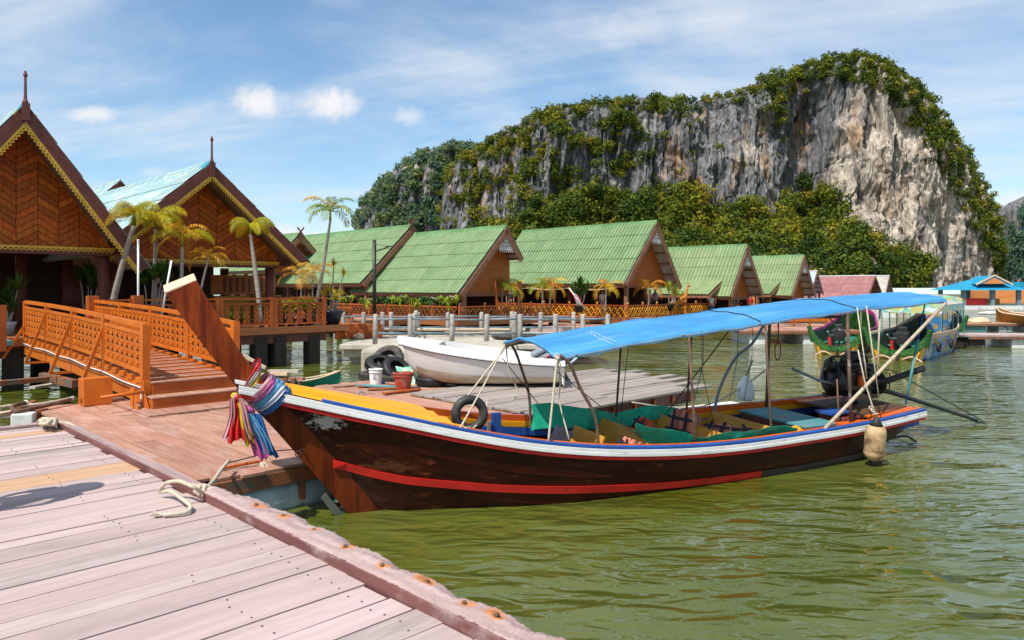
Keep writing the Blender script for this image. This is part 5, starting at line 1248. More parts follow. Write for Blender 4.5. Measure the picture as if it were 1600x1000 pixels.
# batten along the side, red in front and worn dark aft
for sg in (-1, 1):
    zs = smooth_keys([(-.25,.60),(.35,.43),(1.2,.30),(2.5,.185),(4.5,.085),(5.3,.075),(7.5,.10),(8.6,.16)])
    for nm, m_, d0, d1 in (('side_batten', REDP, -.20, 5.25), ('side_batten', INNER, 5.26, 7.9)):
        rows = []
        for k in range(41):
            d = lerp(d0, d1, k/40); z = zs(d); y0_, y1_ = y_at_z(d, z-.045), y_at_z(d, z+.045)
            rows.append([(d, sg*(y0_-.004), z-.046), (d, sg*(y0_+.022), z-.044), (d, sg*(y1_+.020), z+.044), (d, sg*(y1_-.004), z+.046)])
        mb = MB().grid(rows, closed=True); mb.f += [(3, 2, 1, 0), (160, 161, 162, 163)]; mb.obj(nm, m_, boat)
# stem timber and prow
fr = [(-1.857,2.455),(-1.42,1.80),(-1.05,1.30),(-.79,.985),(-.4,.49),(0,-.02),(.22,-.32)]
bk = [(-1.57,2.585),(-1.12,1.80),(-.76,1.34),(-.46,1.01),(-.05,.49),(.34,-.02),(.56,-.32)]
def stem(name, i0, i1, m, th):
    A = spline([(x, 0, z) for x, z in fr], 24)[i0:i1+1]; B = spline([(x, 0, z) for x, z in bk], 24)[i0:i1+1]; rows = []
    for a, b in zip(A, B):
        off = TN*a.z; t_ = th(a.z)
        rows.append([(a.x, off-t_*.55, a.z), (b.x, off-t_, b.z), (b.x, off+t_, b.z), (a.x, off+t_*.55, a.z)])
    mb = MB().grid(rows, closed=True); mb.f += [(3, 2, 1, 0), tuple((len(rows)-1)*4+k for k in range(4))]
    return mb.obj(name, m, boat, bevel=.008)
stem('prow', 0, 9, VARN, lambda z: .085+.035*max(0, min(1, (z-1.2)/1.2)))
stem('stem_post', 9, 24, STEM_D, lambda z: .10)
# pale cut end of the prow, tilted a little to the near side
tp = MB(); off = TN*2.5
tp.extr([(-1.862, off-.07, 2.462), (-1.572, off-.12, 2.59), (-1.585, off+.12, 2.648), (-1.872, off+.07, 2.524)], (.012, 0, -.019)); tp.obj('prow_end', CREAM, boat, bevel=.006)
MB().extr([(-.27, -.07, .27), (.03, -.07, -.14), (-.03, -.07, -.19), (-.325, -.07, .22)], (0, .012, 0)).obj('keel_plate', PLATE, boat)
# foredeck
for k in range(7):
    f0, f1 = k/7, (k+1)/7; rows = []
    for j in range(21):
        d = lerp(-.72, .86+(.30*max(0, .5-f0)**1.5*3), j/20); y = hb(d)-.05; a, b = lerp(-y, y, f0)+.002, lerp(-y, y, f1)-.002
        cr = lambda q: .075*(1-(q/y)**2)+.03*(q/y)
        rows.append([(d, a, zg(d)+.012+cr(a)), (d, b, zg(d)+.012+cr(b))])
    MB().slab(rows, .03).obj('foredeck_plank', ORNP if k == 6 else YELP, boat)
MB().extr([(-1.2, -.10, zg(-1.2)), (-.70, -hb(-.7), zg(-.7)), (-.70, hb(-.7), zg(-.7)), (-1.2, .10, zg(-1.2))], (0, 0, .03)).obj('bow_cap', WHITEP, boat)
MB().extr([(.80, -(sec(.8, q)[0]-.04), sec(.8, q)[1]-.02) for q in (.97, .75, .5, .3)]+[(.80, sec(.8, q)[0]-.04, sec(.8, q)[1]-.02) for q in (.3, .5, .75, .97)], (.03, 0, 0)).obj('bulkhead', INNER, boat)
# far-side uprights and blue post
for d in (1.25, 2.05): MB().box(d-.05, d+.05, hb(d)-.16, hb(d)-.10, .2, zg(d)-.06).obj('frame_post', RIBM, boat)
MB().box(1.98, 2.10, .50, .56, .15, .86).obj('frame_post', BLUEP, boat)
# benches with sloping backs
for j, (d, zt, y0_, y1_) in enumerate(((2.95, .70, -.55, .15), (3.8, .60, -.84, .80), (4.85, .57, -.84, .80), (5.85, .55, -.84, .80))):
    MB().beam((d-.02, y0_, zt-.10), (d-.02, y1_, zt-.10), .30, .025, (.35, 0, 1)) .obj('bench_back', MUST, boat) if False else None
    bb = MB(); bb.extr([(d-.13, y0_, .24), (d+.05, y0_, zt), (d+.075, y0_, zt-.01), (d-.105, y0_, .23)], (0, y1_-y0_, 0)); bb.obj('bench_back', MUST, boat, bevel=.004)
    MB().box(d-.48, d-.14, y0_+.02, y1_-.02, .27, .30).obj('bench_seat', MUST, boat, bevel=.004)
    for y in (y0_+.1, y1_-.14): MB().box(d-.46, d-.42, y, y+.05, .09, .27).obj('bench_leg', RIBM, boat)
MB().extr([(5.92, -.86, .40), (6.30, -.86, .42), (6.22, -.60, .56), (5.95, -.60, .52)], (0, .03, .02)).obj('corner_knee', YELP, boat)
for sg in (-1, 1):
    rows = [[(d, sg*(y_at_z(d, .42)-.10), .42), (d, sg*(y_at_z(d, .20)-.12), .16)] for d in np.linspace(3.0, 6.2, 12)]
    MB().slab(rows, .015).obj('side_lining', MUST, boat)
# aft hatch, petrol box, stern deck
MB().box(6.35, 7.05, -.62, .70, .52, .55).obj('hatch_cover', TEAL, boat, bevel=.005); MB().box(6.36, 7.0, -.60, .68, .10, .517).obj('hatch_side', DKRED, boat)
FUEL = mat('dark_red_tank', (.17,.035,.022), (.12,.025,.018), (4,4,4), rough=.45)
MB().box(7.12, 7.55, -.62, -.15, .12, .62).obj('fuel_box', FUEL, boat, bevel=.03); MB().tube([(7.2, -.3, .62), (7.15, -.5, .70), (7.4, -.68, .66), (7.55, -.6, .5)], .016, 6).obj('fuel_hose', BLKMET, boat, smooth=True)
MB().box(6.9, 7.5, -.84, -.64, .555, .575).obj('side_deck', ORNP, boat)
for k in range(7):
    f0, f1 = k/7, (k+1)/7; rows = []
    for j in range(7):
        d = lerp(7.62, 8.69, j/6); y = hb(d)-.07; rows.append([(d, lerp(-y, y, f0)+.003, zg(d)+.016), (d, lerp(-y, y, f1)-.003, zg(d)+.016)])
    MB().slab(rows, .03).obj('stern_deck_plank', ORNP if k in (0, 6) else mat('oily_stern_deck', (.14,.065,.025), (.05,.03,.02), GX, rough=.6) if k == 1 else bpy.data.materials.get('oily_stern_deck') or INNER, boat)
# engine on its pivot
EX, EY, EZ = 8.15, .12, zg(8.15)+.03
en = MB(); en.box(-.30, .30, -.17, .17, .22, .52); eng = en.obj('engine', BLKMET, boat, bevel=.02, loc=(EX, EY, EZ))
def sub(mb, nm, m, smooth=False, bevel=.0): return mb.obj(nm, m, eng, smooth, bevel)
sub(MB().box(-.26, .26, -.13, .13, .52, .66), 'cylinder_head', BLKMET, bevel=.02)
for k in range(4): sub(MB().lathe([(.045, 0), (.05, .03), (.03, .07)], 8, (-.2+.13*k, 0, .66)), 'valve_cap', BLKMET)
sub(MB().lathe([(.20, 0), (.23, .01), (.23, .05), (.08, .06), (.05, .10)], 20, (-.36, 0, .36), Matrix.Rotation(R(-90), 3, 'Y')), 'flywheel', BLKMET, True)
sub(MB().lathe([(.09, 0), (.10, .02), (.10, .05), (.03, .06)], 14, (-.40, .05, .62), Matrix.Rotation(R(-90), 3, 'Y')), 'pulley', BLKMET, True)
sub(MB().torus(.17, .012, (-.42, .02, .5), Matrix.Rotation(R(90), 3, 'Y') @ Matrix.Diagonal((1.35, .9, 1)), 24, 6), 'belt', BLKRUB, True)
sub(MB().lathe([(.10, 0), (.11, .02), (.11, .18), (.06, .20)], 14, (.38, -.05, .42)), 'gearbox', BLKMET, True)
sub(MB().lathe([(.07, 0), (.08, .02), (.08, .14), (.05, .16)], 12, (.12, -.24, .34), Matrix.Rotation(R(20), 3, 'X')), 'starter_motor', BLKMET, True)
sub(MB().lathe([(.055, 0), (.06, .02), (.06, .15), (.04, .17)], 12, (-.02, -.22, .30)), 'oil_filter', ORNP, True)
sub(MB().box(-.05, .10, -.21, -.171, .50, .60), 'rusty_cover', RUSTM)
sub(MB().lathe([(.10, 0), (.13, .03), (.13, .13), (.08, .16)], 14, (.12, .06, .66)), 'air_filter', BLKMET, True)
for k, (a, b, c) in enumerate((((-.3,-.16,.5),(0,-.26,.62),(.3,-.14,.5)), ((-.2,-.1,.68),(.05,-.2,.78),(.34,-.05,.6)), ((-.3,.1,.6),(-.45,.0,.75),(-.1,-.05,.75)))):
    sub(MB().tube(spline([a, b, c], 10), .02, 6), 'hose', BLKRUB, True)
for x in (-.26, .22): sub(MB().box(x-.03, x+.03, -.2, .2, .14, .22), 'mount', BLKMET)
sub(MB().box(-.38, .42, -.22, -.17, .08, .15), 'frame_bar', RUSTM); sub(MB().box(-.38, .42, .17, .22, .08, .15), 'frame_bar', RUSTM)
sub(MB().lathe([(.09, 0), (.07, .05), (.06, .10), (.06, .14)], 12, (.05, 0, .0)), 'pivot', BLKMET, True)
sub(MB().lathe([(.16, 0), (.20, .015), (.20, .04), (.06, .05)], 18, (.52, -.05, .30), Matrix.Rotation(R(90), 3, 'Y')), 'rear_pulley', BLKRUB, True)
sub(MB().tube(spline([(.2, -.18, .36), (.45, -.30, .36), (.55, -.34, .40), (1.05, -.52, .57)], 14), [.035]*6+[.05]*9, 10), 'exhaust_pipe', BLKRUB, True)
sub(MB().tube([(-.3, -.05, .30), (-.75, -.05, .40), (-1.35, -.05, .62)], .022, 8), 'tiller', GREYM, True)
sub(MB().tube([(-.75, -.05, .42), (-.70, -.06, .62)], .014, 6), 'throttle_lever', GREYM)
sub(MB().tube([(.4, 0, .22), (1.0, 0, .10), (3.35, .0, -.56)], [.05, .04, .03], 10), 'tail_shaft', BLKMET, True)
sub(MB().tube([(.25, 0, .62), (1.0, 0, .46), (3.6, .05, -.60)], .010, 6), 'stay_rod', BLKMET)
sub(MB().tube([(.92, -.02, .10), (.92, -.02, .44)], .012, 6), 'stay_strut', BLKMET)
pr = MB()
for k in range(2): pr.extr([(3.36, 0, -.58), (3.40, .11*(1 if k else -1), -.56), (3.44, .13*(1 if k else -1), -.62), (3.40, .02, -.62)], (.012, 0, -.004))
sub(pr, 'propeller', GREYM)
MB().tube(spline([(8.72, -.25, .10), (8.95, -.30, .12), (9.15, -.35, .02)], 8), .018, 6).obj('rudder_bar', BLKMET, boat)
# canopy
ce = smooth_keys([(2.28,1.745),(3.5,1.90),(5.0,2.04),(7.0,2.22),(9.35,2.35)])
cw = smooth_keys([(2.28,.75),(9.35,.74)])
def canopy_pt(d, q, sgq=0):
    w = cw(d); y = w*q; z = ce(d)+(.105-.004*(d-2.28))*(1-q*q)-.014*abs(math.sin((d-2.28)*math.pi/1.75))*(1-q*q*.4)+.007*math.sin(d*9+q*3)+.008*math.sin(q*11+d*1.7)*(1-q*q)+.006*math.sin(d*4.3-q*7)
    return Vector((d+.03*q, y+TN*z, z))
rows = [[canopy_pt(lerp(2.25, 9.36, i/70), lerp(-1, 1, j/14)) for j in range(15)] for i in range(71)]
for r_ in rows:
    e = r_[0]; r_.insert(0, e+Vector((0, -.012, -.055))); e = r_[-1]; r_.append(e+Vector((0, .012, -.055)))
can = MB().slab(rows, .006).obj('canopy', BLUETARP, boat, smooth=True)
hem = MB(); hem.tube([canopy_pt(2.25, q)+Vector((0,0,-.01)) for q in np.linspace(-1, 1, 15)], .022, 8); hem.obj('hem', BLUETARP, can, smooth=True)
for d in (2.25, 2.5): MB().tube([canopy_pt(d+.02, q)+Vector((0,0,-.03)) for q in np.linspace(-1.03, 1.03, 15)], .016, 8).obj('hoop', BAMB if d < 2.3 else GREYM, can, smooth=True)
for d in (4.1, 5.4, 7.2, 9.2): MB().tube([canopy_pt(d, q)+Vector((0,0,-.03)) for q in np.linspace(-1.02, 1.02, 15)], .016, 8).obj('hoop', GREYM, can, smooth=True)
for d in (5.4, 7.25): MB().tube([canopy_pt(d, q)+Vector((0,0,.006)) for q in np.linspace(-1.02, 1.02, 15)], .008, 6).obj('tie_strap', ROPE_D, can, smooth=True)
for d in (3.05, 3.12): MB().tube([canopy_pt(d-.3*(q+1)*.2, q)+Vector((0,0,.005)) for q in np.linspace(-.95, -.2, 8)], .0022, 4).obj('stitch', WHITEP, can)
for q in (-1.0, 1.0): MB().tube([canopy_pt(d, q)+Vector((0,0,-.045)) for d in np.linspace(2.3, 9.3, 24)], .014, 6).obj('side_pole', GREYM, can, smooth=True)
def pole(nm, a, b, r, m, n=8): return MB().tube([a, vl(a, b, .5), b], r, n).obj(nm, m, boat, smooth=True)
def gun(d, sg, dz=0, inn=.09): return Vector((d, sg*(hb(d)-inn), zg(d)+dz))
# bent hoops at the front, straight poles aft
for sg in (-1, 1):
    top = canopy_pt(2.32, sg*1.03); g_ = gun(2.72, sg)
    MB().tube(spline([top+Vector((-.02, 0, .02)), top+Vector((.10, sg*.03, -.10)), top+Vector((.22, sg*.05, -.36)), g_+Vector((-.03, 0, .28)), g_+Vector((0,0,-.35))], 22), .019, 8).obj('canopy_pole', RUSTM, boat, smooth=True)
for d in (4.15, 5.45, 7.05):
    for sg in (-1, 1): pole('canopy_pole', canopy_pt(d+(.05 if sg < 0 else .0), sg*1.0)+Vector((0,0,-.04)), gun(d, sg, -.30), .017 if d < 7 else .024, RUSTM)
pole('canopy_pole', canopy_pt(5.0, -.9)+Vector((0,0,-.02)), gun(4.9, 1, -.2), .008, ROPE_D)
pole('brace_pole', canopy_pt(9.3, -1.0)+Vector((0, -.02, -.06)), gun(6.35, -1, -.02, .05), .026, BAMB)
pole('brace_pole', canopy_pt(7.1, -.55)+Vector((0,0,-.06)), canopy_pt(5.55, .98)+Vector((0,.02,-.35)), .022, BAMB)
MB().tube(spline([canopy_pt(7.0, .9)+Vector((0,0,-.12)), gun(6.75, 1, 1.02), gun(6.4, 1, .78), gun(6.1, 1, .30), gun(5.98, 1, -.2)], 20), .024, 8).obj('bent_pipe', GREYM, boat, smooth=True)
pole('rod', (6.95, -.62, 1.20), (7.0, -.66, .35), .012, RUSTM); pole('rod', canopy_pt(8.0, .9)+Vector((0,0,-.05)), canopy_pt(7.0, -.95)+Vector((0,0,-.30)), .012, BAMB)
pole('rod', canopy_pt(7.9, -.9)+Vector((0,0,-.05)), gun(7.6, -1, .75), .014, BAMB)
pole('boat_hook', canopy_pt(9.34, -.55)+Vector((0,0,-.02)), (8.62, -.52, .70), .012, BLUEP)
MB().tube([canopy_pt(9.34, -.55).lerp(Vector((8.62, -.52, .70)), .42), canopy_pt(9.34, -.55).lerp(Vector((8.62, -.52, .70)), .92)], .022, 8).obj('hook_sleeve', TEAL, boat, smooth=True)
pole('spar', canopy_pt(7.0, -.98)+Vector((0,0,-.10)), canopy_pt(5.6, .9)+Vector((0,0,-.12)), .020, BLKMET)
# ropes on the canopy
def rope(nm, pts, r=.012, m=ROPE): return MB().tube(pts, r, 6).obj(nm, m, boat, smooth=True)
c1, c2 = canopy_pt(2.27, 1.0), canopy_pt(2.27, -1.0)
rope('rope', sag(c1, gun(1.05, -1, .0, .0), .02)); rope('rope', sag(c1+Vector((.05, 0, 0)), gun(1.55, 1, .05), .0)); rope('rope', spline([c1, c1+Vector((.04, 0, -.35)), c1+Vector((.10, -.1, -.75)), gun(1.55, 1, .08)], 14), .009)
rope('rope', sag(c2, gun(2.05, -1, .0, .0), .015), .014); rope('rope', spline([c2, c2+Vector((.06, .02, -.3)), c2+Vector((.1, .1, -.55)), gun(2.35, -1, .05)], 12), .009); rope('rope', spline([c2, c2+Vector((.08, -.02, -.2)), c2+Vector((.10, 0, -.38))], 8), .010)
rope('rope', sag(c2+Vector((-.05, 0, -.14)), gun(3.3, -1, .10), .0), .006, ROPE_D); rope('rope', sag(c1+Vector((-.06, 0, -.2)), gun(3.0, 1, .02), .0), .006, ROPE_D)
for c in (c1, c2):
    for k in range(3): MB().torus(.028, .010, c+Vector((.01*k, 0, -.02*k)), Matrix.Rotation(R(60+20*k), 3, 'X'), 12, 6).obj('knot', ROPE, boat, smooth=True)
rope('rope', [canopy_pt(4.3, 1.0), gun(4.25, 1, .0)], .006, ROPE_D); rope('rope', [canopy_pt(4.4, -1.0), canopy_pt(4.4, -1.0)+Vector((.05, .02, -.55)), gun(4.45, -1, .1)], .006, ROPE_D)
rope('rope', [canopy_pt(7.3, -1.0), gun(7.3, -1, .85), gun(7.35, -1, .62)], .009); rope('rope', [canopy_pt(7.5, -1.0), gun(7.45, -1, .35, -.05)], .010)
rope('rope', [canopy_pt(5.9, -.8), canopy_pt(5.9, -.8)+Vector((.0, 0, -.4))], .008, ROPE_D); MB().torus(.09, .008, canopy_pt(5.9, -.8)+Vector((0, 0, -.52)), Matrix.Rotation(R(90), 3, 'X') @ Matrix.Diagonal((.6, 1.4, 1)), 18, 6).obj('rope_loop', ROPE_D, boat, smooth=True)
for d in (5.6, 6.3, 6.6): rope('rope', [canopy_pt(d, .9), canopy_pt(d+.03, .9)+Vector((0, .02, -.8)), gun(d, 1, .1)], .005, ROPE_D)
# thin mooring line on the foredeck
rope('rope', spline([(.2, .38, zg(.2)+.05), (.55, .45, zg(.55)+.04), (.75, .55, zg(.75)+.05), (.95, .50, zg(.95)+.0), (1.1, .45, .75)], 20), .010); MB().torus(.04, .010, (.22, .36, zg(.2)+.06), Matrix.Rotation(R(70), 3, 'X'), 14, 6).obj('mooring_eye', GREYM, boat, smooth=True)
# ---------------------------------------------------------------- loose things on the boat
ty = MB().torus(.178, .058, (1.62, .42, .90), Matrix.Rotation(R(-14), 3, 'Z') @ Matrix.Rotation(R(84), 3, 'X'), 36, 12, 1.0)
rest(ty, 'scooter_tyre', BLKRUB, 'black scooter tyre tied upright at the front of the passenger well', 'tyre', smooth=True)
rest(MB().tube([gun(1.12, -1, .03, .0), (1.5, .12, .80), (1.62, .30, .74), (1.85, .45, .82), (1.95, .62, 1.0)], .013, 6), 'tyre_rope', ROPE, 'pale rope lashing the scooter tyre to the gunwale', 'rope', smooth=True)
def cloth(name, m, label, d0, d1, sg, top, drop, inn, seed, nd=46):
    g = random.Random(seed); rows = []; p = [g.uniform(0, 6) for _ in range(5)]
    for i in range(nd+1):
        f = i/nd; d = lerp(d0, d1, f); row = []; hgt = top(f)
        for j in range(9):
            q = j/8; w = .030*math.sin(d*5+p[0]+q*2)+.014*math.sin(d*11+p[1]-q*3)+.006*math.sin(d*23+p[2]+q*4)
            y = hb(d)-inn(f)-.06-.10*q+w*(.3+q*.7); z = zg(d)+hgt-drop(f)*q+.012*math.sin(d*7+p[3])+.004*math.sin(d*19+q*6)
            row.append((d+.03*math.sin(q*4+d*7), sg*y, z))
        rows.append(row)
    mb = MB().slab(rows, .005); return rest(mb, name, m, label, 'tarpaulin', 'green tarpaulins lashed inside the longtail boat', smooth=True)
cloth('green_tarpaulin', GRNTARP, 'green tarpaulin hanging along the far gunwale of the longtail boat', 2.70, 5.25, 1, lambda f: .17-.10*f+.05*math.sin(f*9), lambda f: .34-.18*f, lambda f: .05, 2)
cloth('green_tarpaulin', GRNTARP, 'green tarpaulin stretched from a raised corner along the near gunwale', 3.28, 4.45, -1, lambda f: .22*(1-f)**1.2+.06, lambda f: .13+.12*math.sin(f*3.1), lambda f: .08, 5)
cloth('green_tarpaulin', GRNTARP, 'green tarpaulin bundle slumped on the near gunwale beside the life jackets', 4.35, 5.95, -1, lambda f: .08+.045*math.sin(f*math.pi)+.03*math.sin(f*11), lambda f: .20, lambda f: .04, 8)
CORAL = mat('faded_coral_cloth', (.62,.22,.15), (.50,.16,.11), (5,5,5), rough=.8, bump=.4, bdist=.01); REDJ = mat('bright_red_cloth', (.72,.09,.03), (.58,.06,.02), (5,5,5), rough=.75)
DKCLOTH = mat('dark_navy_cloth', (.03,.03,.045), (.02,.02,.03), (5,5,5), rough=.85); BRCLOTH = mat('brownish_pink_cloth', (.36,.16,.12), (.27,.12,.09), (5,5,5), rough=.85)
def puffy(mb, M, w, h, t, n=3):
    for k in range(n):
        rows = []
        for i in range(9):
            a = 2*math.pi*i/8; row = []
            for j in range(5):
                q = j/4; s_ = math.sin(math.pi*(.12+.76*q)); x = w*(-.5+(k+.5)/n)+w/n*.52*math.cos(a)*s_; y = t*.5*math.sin(a)*s_; row.append(M @ Vector((x, y, h*q)))
            rows.append(row)
        mb.grid(rows)
    return mb
def jacket(label, d, y, z, rz, tilt, m, w=.40, h=.40):
    M = BM @ Matrix.Translation((d, y, z)) @ Matrix.Rotation(rz, 4, 'Z') @ Matrix.Rotation(tilt, 4, 'X')
    root = thing('life_jacket', label, 'life jacket', (0,0,0), 0, 'life jackets thrown over the benches'); root.matrix_world = M; Mi = Matrix.Identity(4)
    puffy(MB(), Mi, w*.98, h, .14, 3).obj('front_panel', m, root, smooth=True); puffy(MB(), Matrix.Translation((0, .13, .02)), w*.9, h*.92, .12, 2).obj('back_panel', BRCLOTH, root, smooth=True)
    for x in (-w*.25, w*.22): MB().box(x-.02, x+.02, -.083, -.074, .02, h-.02).obj('strap', DKCLOTH, root)
    for q in (.28, .68): MB().box(-w*.48, w*.48, -.088, -.079, h*q-.018, h*q+.018).obj('strap', DKCLOTH, root)
    return root
B90 = R(-90)
jacket('coral life jacket with black straps hung over the third bench back beside a canopy pole', 4.78, .20, .34, B90+R(10), R(-14), CORAL, .48, .42)
jacket('bright red and coral life jacket lying on the bench near the far gunwale', 4.02, .28, .40, B90-R(15), R(-40), REDJ, .42, .34)
jacket('coral life jacket slumped on the seat behind the strapped one', 5.05, -.15, .32, B90+R(25), R(-55), CORAL, .40, .40)
jacket('dusty pink life jacket lying flat toward the near gunwale', 5.42, -.45, .32, B90+R(70), R(-68), BRCLOTH, .40, .44)
jacket('rolled pale coral life jacket under the raised corner of green tarpaulin', 3.25, -.62, .42, B90, R(-20), CORAL, .26, .26)
rows = [[(2.72+.02*math.sin(j*2), lerp(-.28, .16, j/8), .72+.02*math.sin(j*3)), (2.60+.03*math.sin(j*2.3), lerp(-.30, .14, j/8), .50), (2.56+.03*math.sin(j*1.7), lerp(-.30, .12, j/8), .22)] for j in range(9)]
rest(MB().slab(rows, .02), 'dark_cloth', DKCLOTH, 'dark navy cloth draped beside the front bench back', 'cloth', smooth=True)
rest(MB().box(7.0, 7.45, -.5, -.2, .64, .67).box(7.1, 7.3, -.58, -.45, .67, .70), 'blue_sheet', BLUEP, 'folded blue plastic sheet lying on the dark red fuel box', 'sheet')
# fenders
FEND = mat('dirty_cream_fender', (.58,.41,.23), (.38,.24,.12), (9,9,9), rough=.6, dirt=(.16,.09,.045), dscale=7, dlo=.46, dhi=.66)
fp = [(.02, 0), (.035, .06), (.055, .11), (.12, .16), (.135, .20), (.138, .26), (.142, .52), (.12, .57), (.06, .61), (.05, .66), (.02, .72)]
c = BM @ Vector((7.14, -hb(7.14)-.20, .02))
fe = thing('fender', 'dirty cream bottle shaped fender hanging over the near side by the stern', 'fender', c, .3, rx=R(6))
MB().lathe([(.03, 0), (.05, .07), (.06, .10)], 14).obj('bottom_tip', BLKRUB, fe, smooth=True); MB().lathe([(.055, .10), (.12, .145), (.138, .18), (.14, .21), (.134, .225), (.138, .24), (.14, .50), (.125, .56), (.085, .60)], 20).obj('body', FEND, fe, smooth=True)
MB().lathe([(.09, .60), (.055, .66), (.035, .71), (.02, .72)], 14).obj('top_cap', BLKRUB, fe, smooth=True)
MB().tube([(0, 0, .71), (-.03, .08, .88), (-.08, .2, 1.2), (-.14, .30, 1.62)], .010, 6).obj('hanging_rope', ROPE, fe, smooth=True)
for k in range(3): MB().torus(.022, .009, (-.01-.02*k, .02+.03*k, .76+.035*k), Matrix.Rotation(R(40*k), 3, 'X'), 10, 6).obj('rope_knot', ROPE, fe, smooth=True)
c = BM @ Vector((6.78, hb(6.78)+.08, .62))
fe2 = thing('fender', 'white plastic jug used as a fender on the far side under the bent pipe', 'fender', c, .2)
MB().lathe([(.10, 0), (.14, .03), (.145, .10), (.135, .22), (.10, .30), (.05, .36), (.03, .40)], 16).obj('body', WHITE, fe2, smooth=True); MB().tube([(0, 0, .39), (.04, -.02, .48), (.10, -.05, .66)], .010, 6).obj('hanging_rope', ROPE_D, fe2, smooth=True)
rest(MB().tube(spline([(4.9, hb(4.9)+.55, .62), (5.6, hb(5.6)+.5, .50), (6.2, hb(6.2)+.25, .56), (6.7, hb(6.7)+.05, .86), (7.05, hb(7)-.05, 1.12)], 24), .014, 6), 'mooring_rope', ROPE, 'frayed tan rope slung from the grey pontoon to the far side of the longtail boat', 'rope', smooth=True)
# ---------------------------------------------------------------- ribbons on the prow
def cl(name, c): return mat(name, c, tuple(x*.82 for x in c), (9,9,9), rough=.5, spec=.3, thin=.2)
C_RED, C_PINK, C_YEL, C_MAG, C_SKY, C_BLU, C_WHT = cl('red_ribbon', (.66,.02,.02)), cl('pink_ribbon', (.66,.33,.36)), cl('yellow_ribbon', (.72,.55,.02)), cl('magenta_ribbon', (.55,.10,.30)), cl('sky_blue_ribbon', (.16,.46,.70)), cl('blue_ribbon', (.04,.17,.45)), cl('white_ribbon', (.72,.68,.70))
rb = thing('prow_ribbons', 'bundle of coloured cloth ribbons knotted around the boat prow, tails hanging', 'ribbons', (0,0,0)); rb.matrix_world = BM
def band(m, F_, B_, w, wid, bul=0, nm='ribbon_wrap'):
    """a ribbon looped round the prow from the front edge F_ up to the back B_"""
    F_, B_ = Vector(F_), Vector(B_)
    pts = [F_+Vector((-.015,0,0)), F_.lerp(B_, .12)+Vector((0,-.15-w*.3,0)), F_.lerp(B_, .5)+Vector((0,-.175-w*.75-bul,0)), F_.lerp(B_, .92)+Vector((0,-.165-w,0)), B_+Vector((.02,-.05-w*.5,.01)), B_+Vector((.02,.05+w*.5,.01)), F_.lerp(B_, .9)+Vector((0,.12+w,0)), F_.lerp(B_, .5)+Vector((0,.115+w*.75,0)), F_.lerp(B_, .12)+Vector((0,.10,0))]
    P_ = spline(pts+[pts[0]], 48); up = Vector((-.5, 0, .86)) if True else None; rows = []
    for i, p in enumerate(P_):
        a = (P_[min(i+1, 48)]-P_[max(i-1, 0)]).normalized(); u = (B_-F_).normalized(); u = Vector((-u.z, 0, u.x)); out_ = u.cross(a); out_.normalize()
        rows.append([p+u*wid*(q-.5)+out_*(.012*math.sin(q*9+i*.35)+.006) for q in (0, .25, .5, .75, 1)])
    return MB().grid(rows).obj(nm, m, rb, smooth=True)
o1 = TN*1.5
for k, (m_, dz, wd) in enumerate(((C_PINK, .0, .06), (C_PINK, .05, .05), (C_YEL, -.055, .05), (C_RED, .09, .035), (C_WHT, .025, .03))):
    band(m_, (-1.15+k*.004, o1, 1.40+dz*.4), (-.97, o1, 1.66+dz*.8), .0+.004*k, wd)
for k, (m_, dx, wd) in enumerate(((C_PINK, -.17, .07), (C_MAG, -.12, .05), (C_SKY, -.06, .09), (C_SKY, .015, .09), (C_WHT, .07, .05), (C_BLU, .115, .08), (C_BLU, .17, .06))):
    band(m_, (-1.00+dx*.42, o1, 1.235-dx*.42), (-.76+dx*.55, o1, 1.50-dx*.38), .045+.012*math.sin(k*2), wd, bul=.03)
[MB().torus(.022, .016, (-1.21+.012*k, o1-.155-.008*k, 1.40-.012*k), Matrix.Rotation(R(60+40*k), 3, 'X') @ Matrix.Rotation(R(50*k), 3, 'Y'), 14, 8).obj('knot', (C_YEL, C_PINK, C_RED)[k], rb, smooth=True) for k in range(3)]; MB().torus(.03, .028, (-1.06, o1-.17, 1.25), Matrix.Rotation(R(40), 3, 'Y'), 14, 8).obj('knot', C_MAG, rb, smooth=True)
def tail(m, top, bot, w0, w1, seed, folds=3):
    g = random.Random(seed); top, bot = Vector(top), Vector(bot); rows = []; ph = g.uniform(0, 6)
    for i in range(13):
        f = i/12; w = lerp(w0, w1, f**.7); c = top.lerp(bot, f)+Vector((.02*math.sin(f*4+ph), .02*math.sin(f*3+ph*2), 0)); row = []
        for j in range(folds*6+1):
            q = j/(folds*6); row.append(c+Vector((w*(q-.5), .030*(.3+f)*math.sin(q*math.pi*2*folds+ph+f*1.5)-.02*q, -.02*f*math.sin(q*7+ph)*(1 if i == 12 else .3))))
        rows.append(row)
    return MB().grid(rows).obj('ribbon_tail', m, rb, smooth=True)
kx, ky, kz = -1.20, o1-.17, 1.38
tail(C_RED, (kx-.02, ky, kz), (kx+.04, ky-.04, kz-.43), .05, .20, 1); tail(C_PINK, (kx-.03, ky-.01, kz), (kx-.09, ky-.03, kz-.42), .04, .07, 2, 2); tail(C_PINK, (kx+.02, ky-.03, kz), (kx+.17, ky-.08, kz-.40), .05, .07, 3, 2)
tail(C_YEL, (kx+.01, ky-.01, kz), (kx+.17, ky-.05, kz-.48), .05, .12, 4, 2)
